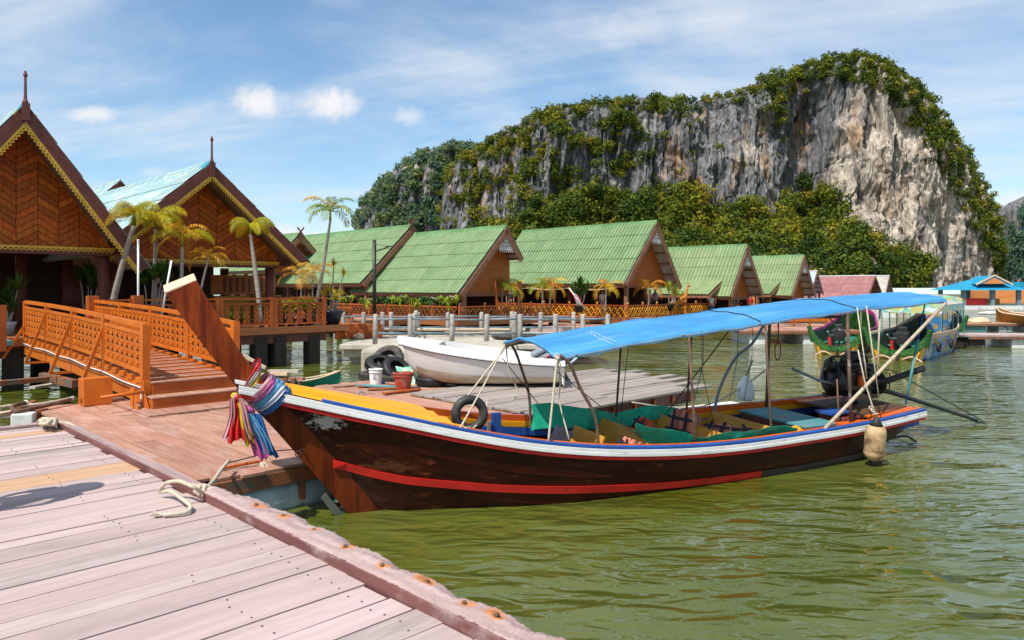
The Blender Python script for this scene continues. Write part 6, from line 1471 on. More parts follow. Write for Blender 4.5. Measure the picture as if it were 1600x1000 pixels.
tail(C_MAG, (kx+.12, ky-.02, kz-.13), (kx+.22, ky-.08, kz-.62), .07, .14, 5, 2); tail(C_SKY, (kx+.14, ky-.02, kz-.15), (kx+.29, ky-.07, kz-.58), .07, .12, 6, 3); tail(C_BLU, (kx+.18, ky-.01, kz-.17), (kx+.36, ky-.06, kz-.63), .08, .14, 7, 3); tail(C_PINK, (kx+.13, ky+.01, kz-.12), (kx+.22, ky-.02, kz-.54), .05, .08, 8, 2)
# bow line to the pontoon: thin dark line from the stem, then pale mooring rope to the dock
sp = BM @ Vector((-.52, -.11, .78)); q1 = G(430, 705, .62); q2 = G(362, 722, .60)
lr = thing('mooring_line', 'thin dark line from the stem tied to a thick pale rope at the dock edge', 'rope', G(320, 765, .62))
o_ = lr.location
def wl(pts): return [Vector(p)-o_ for p in pts]
MB().tube(wl(spline([sp, q1, q2, G(355, 722, .62)], 20)), .007, 6).obj('dark_line', ROPE_D, lr, smooth=True); MB().torus(.03, .006, sp-o_+Vector((-.05, -.02, -.04)), Matrix.Rotation(R(70), 3, 'X'), 12, 6).obj('shackle', ROPE_D, lr, smooth=True)
MB().tube(wl(spline([G(358, 719, .64), G(345, 735, .63), G(332, 753, .66), G(318, 766, .88)], 16)), .018, 8).obj('thick_rope', ROPE, lr, smooth=True)
for k in range(5):
    p = G(320+3*k-6, 765+2*(k % 3), .90)-o_; MB().torus(.042, .018, p, Matrix.Rotation(R(35*k+20), 3, 'X') @ Matrix.Rotation(R(50*k), 3, 'Y'), 14, 7).obj('rope_knot', ROPE, lr, smooth=True)
MB().tube(wl(spline([G(316, 770, .92), G(300, 760, .99), G(278, 752, 1.0), G(258, 756, .97), G(250, 768, .90), G(266, 768, .915), G(285, 780, .905), G(297, 790, .89), G(294, 799, .875), G(275, 803, .872), G(256, 805, .87)], 60)), .0155, 8).obj('thick_rope', ROPE, lr, smooth=True)
fy = MB(); g = random.Random(4)
for k in range(22): a = G(258, 804, .868)-o_; fy.tube([a, a+Vector((-.05-g.uniform(0,.05), g.uniform(-.05,.04), g.uniform(-.008,.02)))], .003, 4)
stuff(fy.obj('frayed_end', ROPE, lr))
r2 = thing('rope_tassel', 'frayed grey rope end hanging over the front edge of the pontoon', 'rope', G(405, 722, .53))
o_ = r2.location; MB().tube(wl(spline([G(345, 733, .525), G(372, 727, .53), G(398, 722, .545), G(410, 721, .54)], 14)), .018, 8).obj('rope_end', ORANGE_D, r2, smooth=True)
ts = MB()
for k in range(34):
    a = G(404+g.uniform(0, 8), 720+g.uniform(0, 2), .54)-o_; ts.tube(spline([a, a+Vector((.02+g.uniform(0,.06), -.05, -.05)), a+Vector((.04+g.uniform(-.01,.07), -.07, -.16)), a+Vector((.03+g.uniform(-.03,.07), -.07, -.24-g.uniform(0,.05)))], 6), .0055, 5)
stuff(ts.obj('frayed_strands', ROPE, r2))
# heap of rope at the dock's far corner
r3 = thing('rope_heap', 'heap of thick pale rope tangled at the far corner of the plank dock', 'rope', G(76, 660, .9)); o_ = r3.location; g = random.Random(8)
for k in range(5):
    pts = [G(62+g.uniform(-2, 26), 659+g.uniform(-5, 6), .90+g.uniform(0, .07)) for _ in range(6)]; MB().tube(wl(spline(pts, 40)), .02, 7).obj('rope_coil', ROPE, r3, smooth=True)
MB().tube(wl(spline([G(92, 660, .92), G(108, 662, .90), G(118, 668, .88), G(124, 672, .84)], 16)), .016, 7).obj('rope_coil', CREAM, r3, smooth=True)
MB().tube(wl(spline([G(-20, 640, .56), G(20, 634, .56), G(60, 632, .54), G(96, 626, .53), G(112, 622, .53)], 24)), .03, 8).obj('rope_run', ROPE, r3, smooth=True)
# ------------------------------------------------------------------ white motor boat laid up on the pontoon
wbL = P(640, 600, 15.0); wb = thing('white_motorboat', 'small white fibreglass boat laid up on tyres, outboard motor tilted at its stern', 'boat', (P(655, 600, 14.9).x, 14.9, .55), R(-3)); wb.scale = (1, 1, .80)
wk_ = smooth_keys([(-.34,1.02),(-.28,.70),(-.12,.30),(.10,.10),(.5,.02),(1.5,0),(2.92,.05)]); wg_ = smooth_keys([(-.36,1.0),(0,.93),(.6,.82),(1.5,.68),(2.3,.58),(2.95,.54)]); wh_ = smooth_keys([(-.36,.04),(-.2,.20),(0,.32),(.5,.54),(1.2,.68),(2.0,.70),(2.95,.66)])
def wsec(d, q):
    k, g_ = wk_(d), wg_(d); y = lerp(float(np.interp(q, (0,.3,.6,1), (0,.42,.74,1))), float(np.interp(q, (0,.3,.6,1), (0,.72,.88,1))), min(max((d+.2)/1.2, 0), 1)); z = float(np.interp(q, (0,.3,.6,1), (0,.16,.55,1)))
    return wh_(d)*y, k+(g_-k)*z
rows = []
for d in np.linspace(-.34, 2.92, 34):
    r_ = [(d, -wsec(d, q)[0], wsec(d, q)[1]) for q in np.linspace(1, 0, 9)]+[(d, wsec(d, q)[0], wsec(d, q)[1]) for q in np.linspace(.12, 1, 8)]; rows.append(r_)
GEL_L = mat('stained_gelcoat', (.70,.675,.65), (.62,.59,.56), (1,1,1), rough=.38, spec=.4, dirt=(.36,.25,.12), dscale=2.6, dscl=(.5,.5,4), dlo=.50, dhi=.80, dmax=.65)
MB().grid(rows).obj('hull', GEL_L, wb, smooth=True)
ANTI = mat('stained_keel', (.58,.50,.39), (.40,.31,.19), (2,2,9), rough=.6)
rows = []
for d in np.linspace(-.02, 2.93, 24):
    r_ = []
    for q in np.linspace(-.5, .5, 9): y, z = wsec(d, abs(q)); r_.append((d, math.copysign(y+.004, q) if q else 0, z-.006))
    rows.append(r_)
MB().grid(rows).obj('keel_band', ANTI, wb, smooth=True)
for sg in (-1, 1):
    rows = []
    for d in np.linspace(-.42, 2.96, 34):
        y, z = wh_(max(d, -.36)), wg_(max(d, -.36)); a = .20-.05*(d/3)
        rows.append([(d, sg*(y+.03), z), (d, sg*(y+.035), z+.03), (d-.02*(1-d/3), sg*(y-.01), z+a), (d-.02, sg*(y-.07), z+a+.01), (d, sg*(y-.06), z-.02)])
    MB().grid(rows, closed=True).obj('topside', GELCOAT, wb, smooth=False)
    rows = [[(d, sg*(wh_(max(d,-.36))+.028), wg_(max(d,-.36))-.022), (d, sg*(wh_(max(d,-.36))+.040), wg_(max(d,-.36))-.012), (d, sg*(wh_(max(d,-.36))+.040), wg_(max(d,-.36))+.0), (d, sg*(wh_(max(d,-.36))+.028), wg_(max(d,-.36))-.001)] for d in np.linspace(-.42, 2.96, 34)]
    MB().grid(rows, closed=True).obj('rubbing_strip', BLKRUB, wb)
MB().extr([(2.90, -.64, .55), (2.90, -.60, .10), (2.90, 0, .03), (2.90, .60, .10), (2.90, .64, .55)], (.05, 0, 0)).obj('transom', GELCOAT, wb)
MB().extr([(-.42, 0, 1.20), (.45, -.50, 1.035), (.45, .50, 1.035)], (0, 0, .012)).obj('foredeck', GELCOAT, wb); MB().box(.9, 2.85, -.42, .42, .24, .27).obj('sole', GELCOAT, wb)
# outboard, tilted up
ob = thing('outboard_motor', 'grey and black outboard motor tilted up on the stern of the white boat', 'outboard motor', wb.location+Vector((2.62, -.12, .50)), R(-3)); 
COWL = mat('dark_grey_cowl', (.055,.06,.065), (.045,.05,.055), (2,2,2), rough=.3); COWL_L = mat('pale_grey_cowl', (.28,.32,.35), (.24,.28,.31), (2,2,2), rough=.35)
Mo = Matrix.Rotation(R(-28), 3, 'Y')
def ol(pts): return [Mo @ Vector(p) for p in pts]
def obx(nm, m, x0, x1, y0, y1, z0, z1, bev=.03):
    mb = MB().box(x0, x1, y0, y1, z0, z1); mb.v = [tuple(Mo @ Vector(v)) for v in mb.v]; return mb.obj(nm, m, ob, bevel=bev)
obx('cowl', COWL, -.26, .26, -.13, .13, .0, .16, .04); obx('cowl_top', COWL_L, -.26, .25, -.125, .125, .163, .29, .05); obx('red_stripe', REDP, -.22, .22, -.1335, -.131, .055, .072, 0); obx('white_stripe', WHITE, -.22, .22, -.1335, -.131, .082, .092, 0)
obx('leg', COWL, .06, .20, -.06, .06, -.55, -.01, .02); obx('clamp_bracket', BLKMET, .16, .36, -.11, .11, -.20, -.02, .02); obx('swivel', BLKMET, .24, .34, -.16, .16, -.16, -.10, .02)
MB().tube([Mo @ Vector((.30, -.17, -.28)), Mo @ Vector((.55, -.17, -.22))], .025, 8).obj('tilt_tube', FLOAT, ob, smooth=True)
fc = bpy.data.curves.new('lettering', 'FONT'); fc.body = 'YAMAHA'; fc.size = .10; fc.extrude = .002; fo = bpy.data.objects.new('lettering_source', fc); COL.objects.link(fo)
bpy.context.view_layer.update(); me = bpy.data.meshes.new_from_object(fo.evaluated_get(bpy.context.evaluated_depsgraph_get())); bpy.data.objects.remove(fo)
lt = mk('lettering', me, WHITE, ob); lt.matrix_local = Mo.to_4x4() @ Matrix.Translation((-.20, -.134, .098)) @ Matrix.Rotation(R(90), 4, 'X') @ Matrix.Scale(.62, 4, (0,1,0))
if lt.data.materials: lt.data.materials[0] = WHITE
# tyres, buckets and debris on the pontoon
def tyre(label, loc, R_, r_, rot, m=DUSTRUB, group='old tyres heaped by the white boat'):
    M3 = Matrix.Rotation(rot[2], 3, 'Z') @ Matrix.Rotation(rot[1], 3, 'Y') @ Matrix.Rotation(rot[0], 3, 'X')
    root = thing('tyre', label, 'tyre', loc, 0, group); mb = MB(); rows = []; n, mm = 32, 12
    prof = [(-.75, .75), (-.35, .95), (.35, .95), (.75, .72), (.95, .3), (.95, -.3), (.75, -.72), (.35, -.95), (-.35, -.95), (-.75, -.75), (-.55, -.6), (-.55, .6)]
    for i in range(n):
        a = 2*math.pi*i/n; rows.append([M3 @ Vector(((R_+px_*r_)*math.cos(a), (R_+px_*r_)*math.sin(a), pz*r_*.95)) for px_, pz in prof])
    vs = [p for q in rows for p in q]; mb.add(vs, [(i*mm+k, ((i+1) % n)*mm+k, ((i+1) % n)*mm+(k+1) % mm, i*mm+(k+1) % mm) for i in range(n) for k in range(mm)]); mb.obj('casing', m, root, smooth=True)
    tr_ = MB()
    for i in range(40):
        a = 2*math.pi*i/40
        for sgn in (-1, 1):
            p = [M3 @ Vector(((R_+.965*r_)*math.cos(a+o_), (R_+.965*r_)*math.sin(a+o_), z_*r_)) for o_, z_ in ((0, .08*sgn), (.06, .08*sgn), (.14, .62*sgn), (.08, .62*sgn))]
            e = (M3 @ Vector((math.cos(a), math.sin(a), 0)))*.010; tr_.extr(p, e)
    tr_.obj('tread', m, root); return root
Zt = PZ+.02
tyre('black tyre lying flat under the bow of the white boat', G(672, 606, PZ)+Vector((0, .35, .10)), .24, .10, (0, 0, 0), BLKRUB)
tyre('black tyre lying flat under the keel farther back, half hidden by the first', G(722, 606, PZ)+Vector((.1, .45, .09)), .22, .09, (0, 0, 0), BLKRUB)
tyre('dusty tyre at the bottom of the pile beside the white bucket', P(606, 598, 15.9)+Vector((.15, 0, .12)), .27, .11, (R(4), 0, 0))
tyre('dusty tyre at the bottom left of the pile', P(585, 598, 16.2)+Vector((0, .1, .12)), .26, .11, (0, R(5), 0))
tyre('dark tyre leaning on top of the pile', P(596, 575, 16.0)+Vector((.0, .1, .05)), .27, .11, (R(20), R(14), 0), BLKRUB)
tyre('thin dusty tyre uppermost on the pile, tilted back', P(606, 562, 16.3), .26, .10, (R(48), R(-12), 0))
tyre('black tyre sloping down on the right of the pile', P(620, 578, 15.9), .25, .10, (R(30), R(38), 0), BLKRUB)
tag(MB().slab([[tuple(P(618+12*i+3*j, 572+9*j+(2 if i % 2 else 0), 15.4-.08*j)) for i in range(4)] for j in range(5)], .01).obj('green_cloth', mat('green_print_cloth', (.10,.50,.30), (.52,.68,.50), (9,9,9), rough=.7, lo=.45, hi=.55), smooth=True), 'mint and green patterned cloth hanging by the bow of the white boat', 'cloth')
def bucket(label, loc, r0_, r1_, h, m, rim, nm='bucket'):
    root = thing(nm, label, 'bucket', loc); MB().lathe([(r0_, 0), (r1_*.97, h*.86), (r1_, h*.88), (r1_, h), (r1_*.9, h), (r0_*.9, .04)], 20).obj('pail', m, root, smooth=False)
    MB().torus(r1_*1.01, h*.035, (0, 0, h*.97), None, 24, 8).obj('rim', rim, root, smooth=True); MB().torus(r1_*1.0, h*.025, (0, 0, h*.80), None, 24, 8).obj('rib', rim, root, smooth=True); return root
bw = bucket('white plastic pail with printed label on the pontoon by the tyre pile', G(587, 602, PZ), .115, .135, .34, WHITE, WHITE)
PRN = mat('grey_print', (.25,.25,.3), (.2,.2,.25), rough=.6)
for k, (z, w) in enumerate(((.14, .10), (.18, .07), (.22, .09))):
    MB().grid([[(.1285*math.sin(a), -.1285*math.cos(a), z_) for a in np.linspace(-w*3, w*3, 5)] for z_ in (z, z+.018)]).obj('printed_label', PRN, bw)
REDB = mat('scuffed_red_plastic', (.42,.06,.035), (.35,.045,.028), (3,3,3), rough=.6, dirt=(.38,.22,.17), dscale=5, dlo=.48, dhi=.66)
bucket('scuffed red plastic bucket in front of the white boat bow', G(630, 608, PZ), .135, .20, .33, REDB, REDB)
tag(MB().tube([G(500+540/4-0, 605, PZ+.05), G(500+225/4, 602, PZ+.05)], .03, 8).obj('teal_bottle', TEAL, smooth=True), 'short teal pipe lying on the pontoon left of the white pail', 'pipe')
tag(MB().box(-.07, .07, -.05, .05, 0, .07).obj('blue_can', BLUEP, bevel=.015, loc=G(596, 601, PZ)), 'small blue can beside the white pail', 'can')
g = random.Random(12)
for k, (a, b, m_, lb) in enumerate([((560,604),(640,600),ORANGE_D,'loose red brown plank lying in front of the white pail'),((575,608),(622,606),DECKSIDE,'short brown plank lying across the pontoon near the red bucket'),((600,615),(655,608),ORANGE_D,'loose plank lying under the red bucket'),((520,604),(570,600),BROWN_P,'long plank lying along the far edge of the pontoon')]):
    p, q = G(*a, PZ+.03), G(*b, PZ+.03); tag(MB().beam(p, q, .13, .03).obj('loose_plank', m_), lb, 'plank')
# debris and skiff behind the bow
jt2 = thing('broken_platform', 'broken timber platform behind the prow beside the little green skiff', 'platform', (0,0,0))
for k, (a, b, w, m_) in enumerate([((405,590),(475,592),.14,BROWN_P),((402,585),(450,584),.12,CREAM),((420,580),(468,580),.14,CONC),((380,555),(415,575),.05,BAMB),((440,598),(470,598),.10,WORN)]):
    MB().beam(P(*a, 17.5), P(*b, 17.3), w, .07).obj('timber', m_, jt2)
for px in (432, 445, 458): MB().box(-.05, .05, -.05, .05, -.4, .22).obj('stake', WORN, jt2, loc=(P(px, 590, 17.2).x, 17.2, .15))
sk_ = thing('green_skiff', 'little green wooden skiff with bare wood gunwale behind the pontoon', 'skiff', (P(455, 590, 18.2).x, 18.2, 0), R(14))
GRSK = mat('green_skiff_paint', (.02,.25,.17), (.015,.19,.13), (3,3,3), rough=.5)
for sg in (-1, 1):
    rows = [[(d, sg*float(np.interp(d, (0,.6,1.2), (.32,.24,.02)))*q**.6, .02+lerp(0, .16+.22*(d/1.2)**2, q)-.1*(1-q)*(1-d/1.2)) for q in (0, .35, .7, 1)] for d in np.linspace(-.8, 1.2, 16)]
    MB().grid(rows).obj('hull_side', GRSK, sk_, smooth=True)
    MB().tube([(r_[-1][0], r_[-1][1], r_[-1][2]+.01) for r_ in rows], .022, 6).obj('gunwale', CREAM, sk_, smooth=True)
MB().box(-.2, .0, -.25, .25, .12, .14).obj('thwart', CREAM, sk_)
# ------------------------------------------------------------------ palms and plants
def frond_mesh(name, L, droop, n, lw, ll, m, hang=.5, plume=False, seed=0):
    """one feather frond along +x: curved rachis with leaflets on both sides"""
    g = random.Random(seed); mb = MB(); pts = []
    for i in range(n+1):
        f = i/n; a = droop[0]-(droop[0]-droop[1])*f**1.15; pts.append((pts[-1][0]+L/n*math.cos(a), 0, pts[-1][2]+L/n*math.sin(a)) if pts else (0, 0, 0))
    mb.tube(pts, [max(.004, .012*L*(1-i/n*.85)) for i in range(n+1)], 5)
    for i in range(2, n+1):
        f = i/n; p = Vector(pts[i]); tg = (Vector(pts[i])-Vector(pts[i-1])).normalized(); l = ll*(math.sin(math.pi*min(.12+f*.83, 1))**.7)*g.uniform(.85, 1.1)
        for sg in (-1, 1):
            for lay in ((0, 1, 2, 3) if plume else (0,)):
                side = Vector((0, sg, 0)); up = tg.cross(side)*sg*-1
                e = (side*g.uniform(.7, 1)+tg*g.uniform(.55, .9)+Vector((0, 0, (.25 if not plume else (.8, .3, -.25, -.7)[lay])-g.uniform(0, .15)))).normalized()
                a_, b_ = p+e*l*.5, p+e*l+Vector((0, 0, -l*hang*g.uniform(.7, 1.2))); w = tg*lw*.5
                mb.add([p-w*.5, p+w*.5, a_+w, b_, a_-w], [(0, 1, 2, 4), (4, 2, 3)])
    me = mb.mesh(name); me.materials.append(m); return me
FM = {'y': [frond_mesh('frond', 1, dr, 26, .020, .27, FROND, .4, True, k) for k, dr in enumerate(((1.1,-.9),(.7,-1.2),(.3,-1.4)))],
      'o': [frond_mesh('frond', 1, dr, 15, .04, .34, FROND_O, .55, False, 10+k) for k, dr in enumerate(((1.25,-.6),(.8,-1.2),(.3,-1.45)))],
      'g': [frond_mesh('frond', 1, dr, 17, .04, .34, FROND_G, .5, False, 20+k) for k, dr in enumerate(((1.25,-.5),(.85,-1.1),(.4,-1.4)))]}
PG = 'feather palms around the restaurant deck'
def palm(label, base, crown, L, kind, nf, seed, r0=.075, bend=.1, shaft=True, group=PG, cat='palm', mixk=None):
    g = random.Random(seed); base, crown = Vector(base), Vector(crown)
    if group == PG:
        f = max(1, 22.15/base.dot(V)); base, crown = [Vector((q.x*f, q.y*f, H+(q.z-H)*f)) for q in (base, crown)]; base = base-(crown-base)*((base.z-DZ)/(crown.z-base.z)); base.z = DZ
    root = thing('palm_tree', label, cat, base, 0, group); d = crown-base
    pts = spline([Vector((0,0,0)), d*.4+Vector((bend*.4, 0, -.02)), d*.75+Vector((bend*.25, 0, 0)), d], 14); n = len(pts)
    MB().tube(pts, [lerp(r0, r0*.55, i/(n-1))*(1+.05*(i % 2)) for i in range(n)], 10).obj('trunk', TRUNK, root, smooth=True)
    if shaft: MB().tube([d, d+Vector((0,0,.12*L+.1)), d+Vector((0,0,.25*L+.12))], [r0*.62, r0*.55, r0*.2], 8).obj('crownshaft', FROND_G, root, smooth=True)
    for k in range(nf):
        a = 2*math.pi*k/nf+g.uniform(-.3, .3); lev = (0, 1, 2)[0 if k % 3 == 0 else (1 if k % 3 == 1 else 2)] if nf > 4 else 1
        me = FM[(mixk if (mixk and g.random() < .35) else kind)][lev]; s_ = L*g.uniform(.85, 1.1)
        o = mk('frond', me, None, root, loc=d+Vector((0,0,.22*L+.08 if shaft else .02)), rot=(g.uniform(-.25, .25), g.uniform(-.12, .12), a)); o.scale = (s_, s_, s_)
    return root
def pl(px, py, Y): return P(px, py, Y)
palm('leaning palm with a bushy yellow crown in front of the biggest gable edge', pl(182, 459, 20.6), pl(209, 352, 20.4), .92, 'y', 8, 1, .10, -.12)
palm('palm with bushy yellow crown just right of the leaning one, standing straight', pl(241, 470, 21.6), pl(243, 358, 21.6), .95, 'y', 9, 2, .08, .02)
palm('palm with golden drooping fronds in front of the middle of the right gable', pl(282, 470, 21.4), pl(285, 386, 21.4), .98, 'o', 8, 3, .07, .02, mixk='y')
palm('small palm with sparse orange brown fronds low before the right gable', pl(312, 455, 21.8), pl(326, 402, 21.8), .75, 'o', 9, 4, .045, .05, shaft=False)
palm('palm with four arching yellow green fronds before the right rake of the second gable', pl(404, 470, 22.4), pl(391, 366, 22.4), .85, 'y', 6, 5, .085, .05)
palm('tallest slender palm with spreading yellow green crown above the deck corner', pl(493, 474, 23.6), pl(516, 345, 23.6), 1.0, 'g', 11, 6, .07, .10, mixk='o')
palm('young palm with arching orange fronds beside the deck column', pl(470, 470, 24.4), pl(471, 436, 24.4), .85, 'o', 7, 7, .035, 0, False)
palm('young orange palm right of the one beside the deck column', pl(488, 472, 24.8), pl(489, 428, 24.8), .80, 'o', 7, 8, .035, 0, False)
def tuft_mesh(name, n, l, w, m, seed, up=.5):
    g = random.Random(seed); mb = MB()
    for k in range(n):
        a = g.uniform(0, 2*math.pi); t = g.uniform(.1, up*1.9); e = Vector((math.cos(a)*math.sin(t), math.sin(a)*math.sin(t), math.cos(t))); s_ = Vector((-math.sin(a), math.cos(a), 0))*w
        q = l*g.uniform(.7, 1.1); m_ = e*q*.55; tip = e*q+Vector((0, 0, -q*.28*math.sin(t))); mb.add([-s_*.4, s_*.4, m_+s_, tip, m_-s_], [(0, 1, 2, 4), (4, 2, 3)])
    me = mb.mesh(name); me.materials.append(m); return me
TUY = tuft_mesh('rosette', 34, .34, .022, LEAFY, 1, .75); TUG = tuft_mesh('rosette', 34, .40, .026, LEAFG, 2, .7); TUB = tuft_mesh('rosette', 30, .5, .04, LEAFG, 3, .55); FERN = tuft_mesh('rosette', 40, .4, .02, FROND_G, 9, .8); TUV = tuft_mesh('rosette', 34, .45, .03, FROND_G, 4, .6)
def tufted(label, base, stems, mesh, r=.02, pot=None, cat='plant', group=None, nm='potted_plant'):
    base = Vector(base)
    if pot and base.x < -4.5:
        if base.x < -5.9 or group: f = max(1, 22.05/base.dot(V)); base = Vector((base.x*f, base.y*f, base.z))
        dz = max(0, base.z-DZ); base.z = DZ
        if dz > .4: stems = [(a, b, h+dz*.8, s) for a, b, h, s in stems]
    root = thing(nm, label, cat, base, 0, group)
    if pot: pr_, ph, pm = pot; MB().lathe([(pr_*.68, 0), (pr_*.95, ph*.75), (pr_*1.08, ph*.86), (pr_*1.08, ph), (pr_*.92, ph), (pr_*.85, ph*.85)], 18).obj('pot', pm, root, smooth=True)
    z0 = pot[1]*.85 if pot else 0
    for (dx, dy, h, sc) in stems:
        if h > .06: MB().tube(spline([(dx*.2, dy*.2, z0), (dx*.6, dy*.5, z0+h*.4), (dx*.75, dy*.8, z0+h*.75), (dx, dy, z0+h)], 8), [r*1.4]*4+[r]*5, 6).obj('stem', TRUNK, root, smooth=True)
        o = mk('rosette', mesh, None, root, loc=(dx, dy, z0+h), rot=(0, 0, random.uniform(0, 6))); o.scale = (sc, sc, sc)
    return root
POTB = mat('dark_blue_glazed_pot', (.022,.030,.05), (.016,.022,.038), rough=.3); POTK = mat('black_plastic_pot', (.025,.024,.023), rough=.5); POTW = mat('white_ceramic_pot', (.6,.6,.58), rough=.4)
b0 = P(517, 506, 23.9)
tufted('branching plant with orange topped stems in a big dark blue pot', b0, [(.10, 0, 1.62, .95), (.42, .1, 1.28, .95), (-.25, .1, .55, 1.2), (.2, -.2, .45, 1.2), (-.05, .1, .72, 1.2), (.3, .2, .6, 1.1)], TUY, .022, (.40, .48, POTB))
for k, (px, py, Y, h, sc, mm, lb) in enumerate([(356, 502, 21.75, .05, .9, TUV, 'bright green spiky potted plant at the foot of the deck railing, behind the prow'), (369, 503, 21.7, .03, .8, TUV, 'spiky green plant in a black pot by the deck railing, right of the prow'),
    (440, 503, 23.2, .35, 1.2, TUY, 'yellow leaved bush behind the deck railing near its right end'), (455, 503, 23.6, .45, 1.3, TUY, 'taller yellow leaved bush behind the right end of the deck railing'), (470, 503, 23.9, .30, 1.2, TUV, 'green leaved bush behind the right end of the deck railing'), (482, 503, 24.2, .5, 1.2, TUY, 'golden leaved bush nearest the right deck corner'),
    (425, 503, 23.0, .25, 1.0, TUG, 'dark green plant behind the middle of the deck railing')]):
    tufted(lb, P(px, py, Y), [(0, 0, h, sc), (.18, .1, h*.8, sc*.9), (-.17, .05, h*.7, sc*.9)], mm, .015, (.15, .24, POTK), group='potted plants along the deck railing')
tufted('leafy green plant by the leaning palm in front of the dark doorway', P(234, 463, 21.3), [(.1, 0, .5, 1.3), (.35, .1, .62, 1.3), (-.2, .1, .35, 1.2), (.5, 0, .4, 1.0)], TUB, .02, (.16, .22, POTW))
tufted('dark leafed plant in the shade at the restaurant entrance', P(138, 462, 21.8), [(0, 0, .5, 1.2), (.25, .1, .3, 1.2), (-.3, .1, .4, 1.1), (.1, 0, .15, 1.2)], TUB, .02, (.2, .3, POTK))
tufted('dark leafed plant in a white pot at the far left of the entrance', P(12, 520, 19.6), [(0, 0, .6, 1.1), (.2, .1, .9, 1.1), (-.2, .1, .5, 1.1), (.1, 0, .3, 1.2)], TUB, .02, (.19, .34, POTW))
for k, px in enumerate((548, 578, 602, 628, 652, 676, 700)):
    y_ = 37.5-(px-548)*.06; o = tufted(('first', 'second', 'third', 'fourth', 'fifth', 'sixth', 'seventh')[k]+' hanging fern from the left under the eave behind the walkway', P(px+(k*7 % 5)*2, 462+(k*5 % 3)*2, y_)+Vector((0, -1.2, 0)), [(0, 0, 0, 1.3+.1*(k % 3)), (.3, .1, .08, 1.0), (-.25, 0, .05, 1.1)], (TUV, FERN, TUG)[k % 3], .02, None, 'fern', 'hanging ferns under the green eaves', 'hanging_fern')
    for ch in o.children: ch.rotation_euler.x = R(180)
for k, (px, py, Y, kind, lb) in enumerate([(783, 487, 39, 'g', 'small green palm in front of the largest house, left of the other small palm'), (793, 487, 39.5, 'o', 'small yellowish palm beside the leftmost orange post'), (846, 487, 40, 'g', 'small green palm near the middle of the ochre lattice rail'), (858, 487, 40.5, 'o', 'small yellow palm beside the second orange post'), (945, 488, 41, 'o', 'small golden palm by the corner post of the largest house'), (1012, 488, 43.5, 'o', 'small golden palm under the gable of the largest house')]):
    palm(lb, P(px, py, Y), P(px+2, py-38, Y), 1.15, kind, 9, 30+k, .05, .05, False, 'small palms before the largest green house')
tufted('round leafy green bush behind the ochre rail near the flag', P(905, 488, 41), [(0, 0, 1.0, 1.7), (.4, 0, .8, 1.6), (-.3, 0, .7, 1.5), (.1, 0, .5, 1.6)], TUB, .03, (.3, .4, POTK)); tufted('leafy green plant near the corner of the ochre rail', P(1045, 485, 44), [(0, 0, .8, 1.8), (.4, 0, .6, 1.6)], TUV, .03, (.3, .4, POTK))
tufted('green bush among the ochre rail and orange statue', P(1055, 487, 45), [(0, 0, .6, 1.8), (.5, 0, .5, 1.6)], TUY, .03, (.3, .4, POTK))
# poles on the deck and shore
def stick(label, a, b, r, m, nm='pole', cat='pole'): return tag(MB().tube([a, b], r, 8).obj(nm, m, smooth=True), label, cat)
stick('white upright pole right of the leaning palm', Vector((P(216, 470, 20.3).x, 20.3, DZ)), P(216, 374, 20.3), .030, WHITE); stick('white leaning pole on the gangway side behind the prow', P(252, 497, 19.5), P(268, 407, 19.6), .026, WHITE)
stick('leftmost orange leaning post beside the ochre rail', P(778, 505, 38), P(773, 436, 38), .055, ORANGE_D); stick('second orange post beside the ochre rail', P(868, 482, 39), P(863, 434, 39), .055, ORANGE_D)
lp = thing('lamp_post', 'slim black lamp post with solar panel and arm beyond the walkway', 'street lamp', P(585, 500, 29.2))
MB().tube([(0, 0, -.6), (0, 0, 3.2)], .075, 10).obj('column', BLKMET, lp, smooth=True); MB().tube([(0, 0, 2.72), (.62, 0, 2.95)], .022, 8).obj('arm', BLKMET, lp); MB().box(.45, .75, -.08, .08, 2.93, 2.97).obj('lamp_head', BLKMET, lp)
MB().beam((.04, 0, 3.05), (.52, 0, 2.93), .34, .025).obj('solar_panel', GREYM, lp)
fl_ = thing('flag', 'small red white and blue striped flag on a slanting white pole by the ochre rail', 'flag', P(915, 484, 38.5))
fd_ = P(889, 450, 38.5)-fl_.location; MB().tube([(0, 0, 0), fd_], .03, 8).obj('pole', WHITE, fl_, smooth=True)
for k, m_ in enumerate((C_RED, C_WHT, C_BLU, C_WHT, C_RED)):
    rows = [[fd_*(.98-.42*f)+Vector((.04+.07*k+.03*math.sin(f*6), .04*math.sin(f*8+k), -.16-.12*f-.07*k*.4)) for f in np.linspace(0, 1, 7)], [fd_*(.98-.42*f)+Vector((.11+.07*k+.03*math.sin(f*6), .04*math.sin(f*8+k+1), -.16-.12*f-.07*(k+1)*.4)) for f in np.linspace(0, 1, 7)]]
    MB().grid(rows).obj('stripe', m_, fl_, smooth=True)
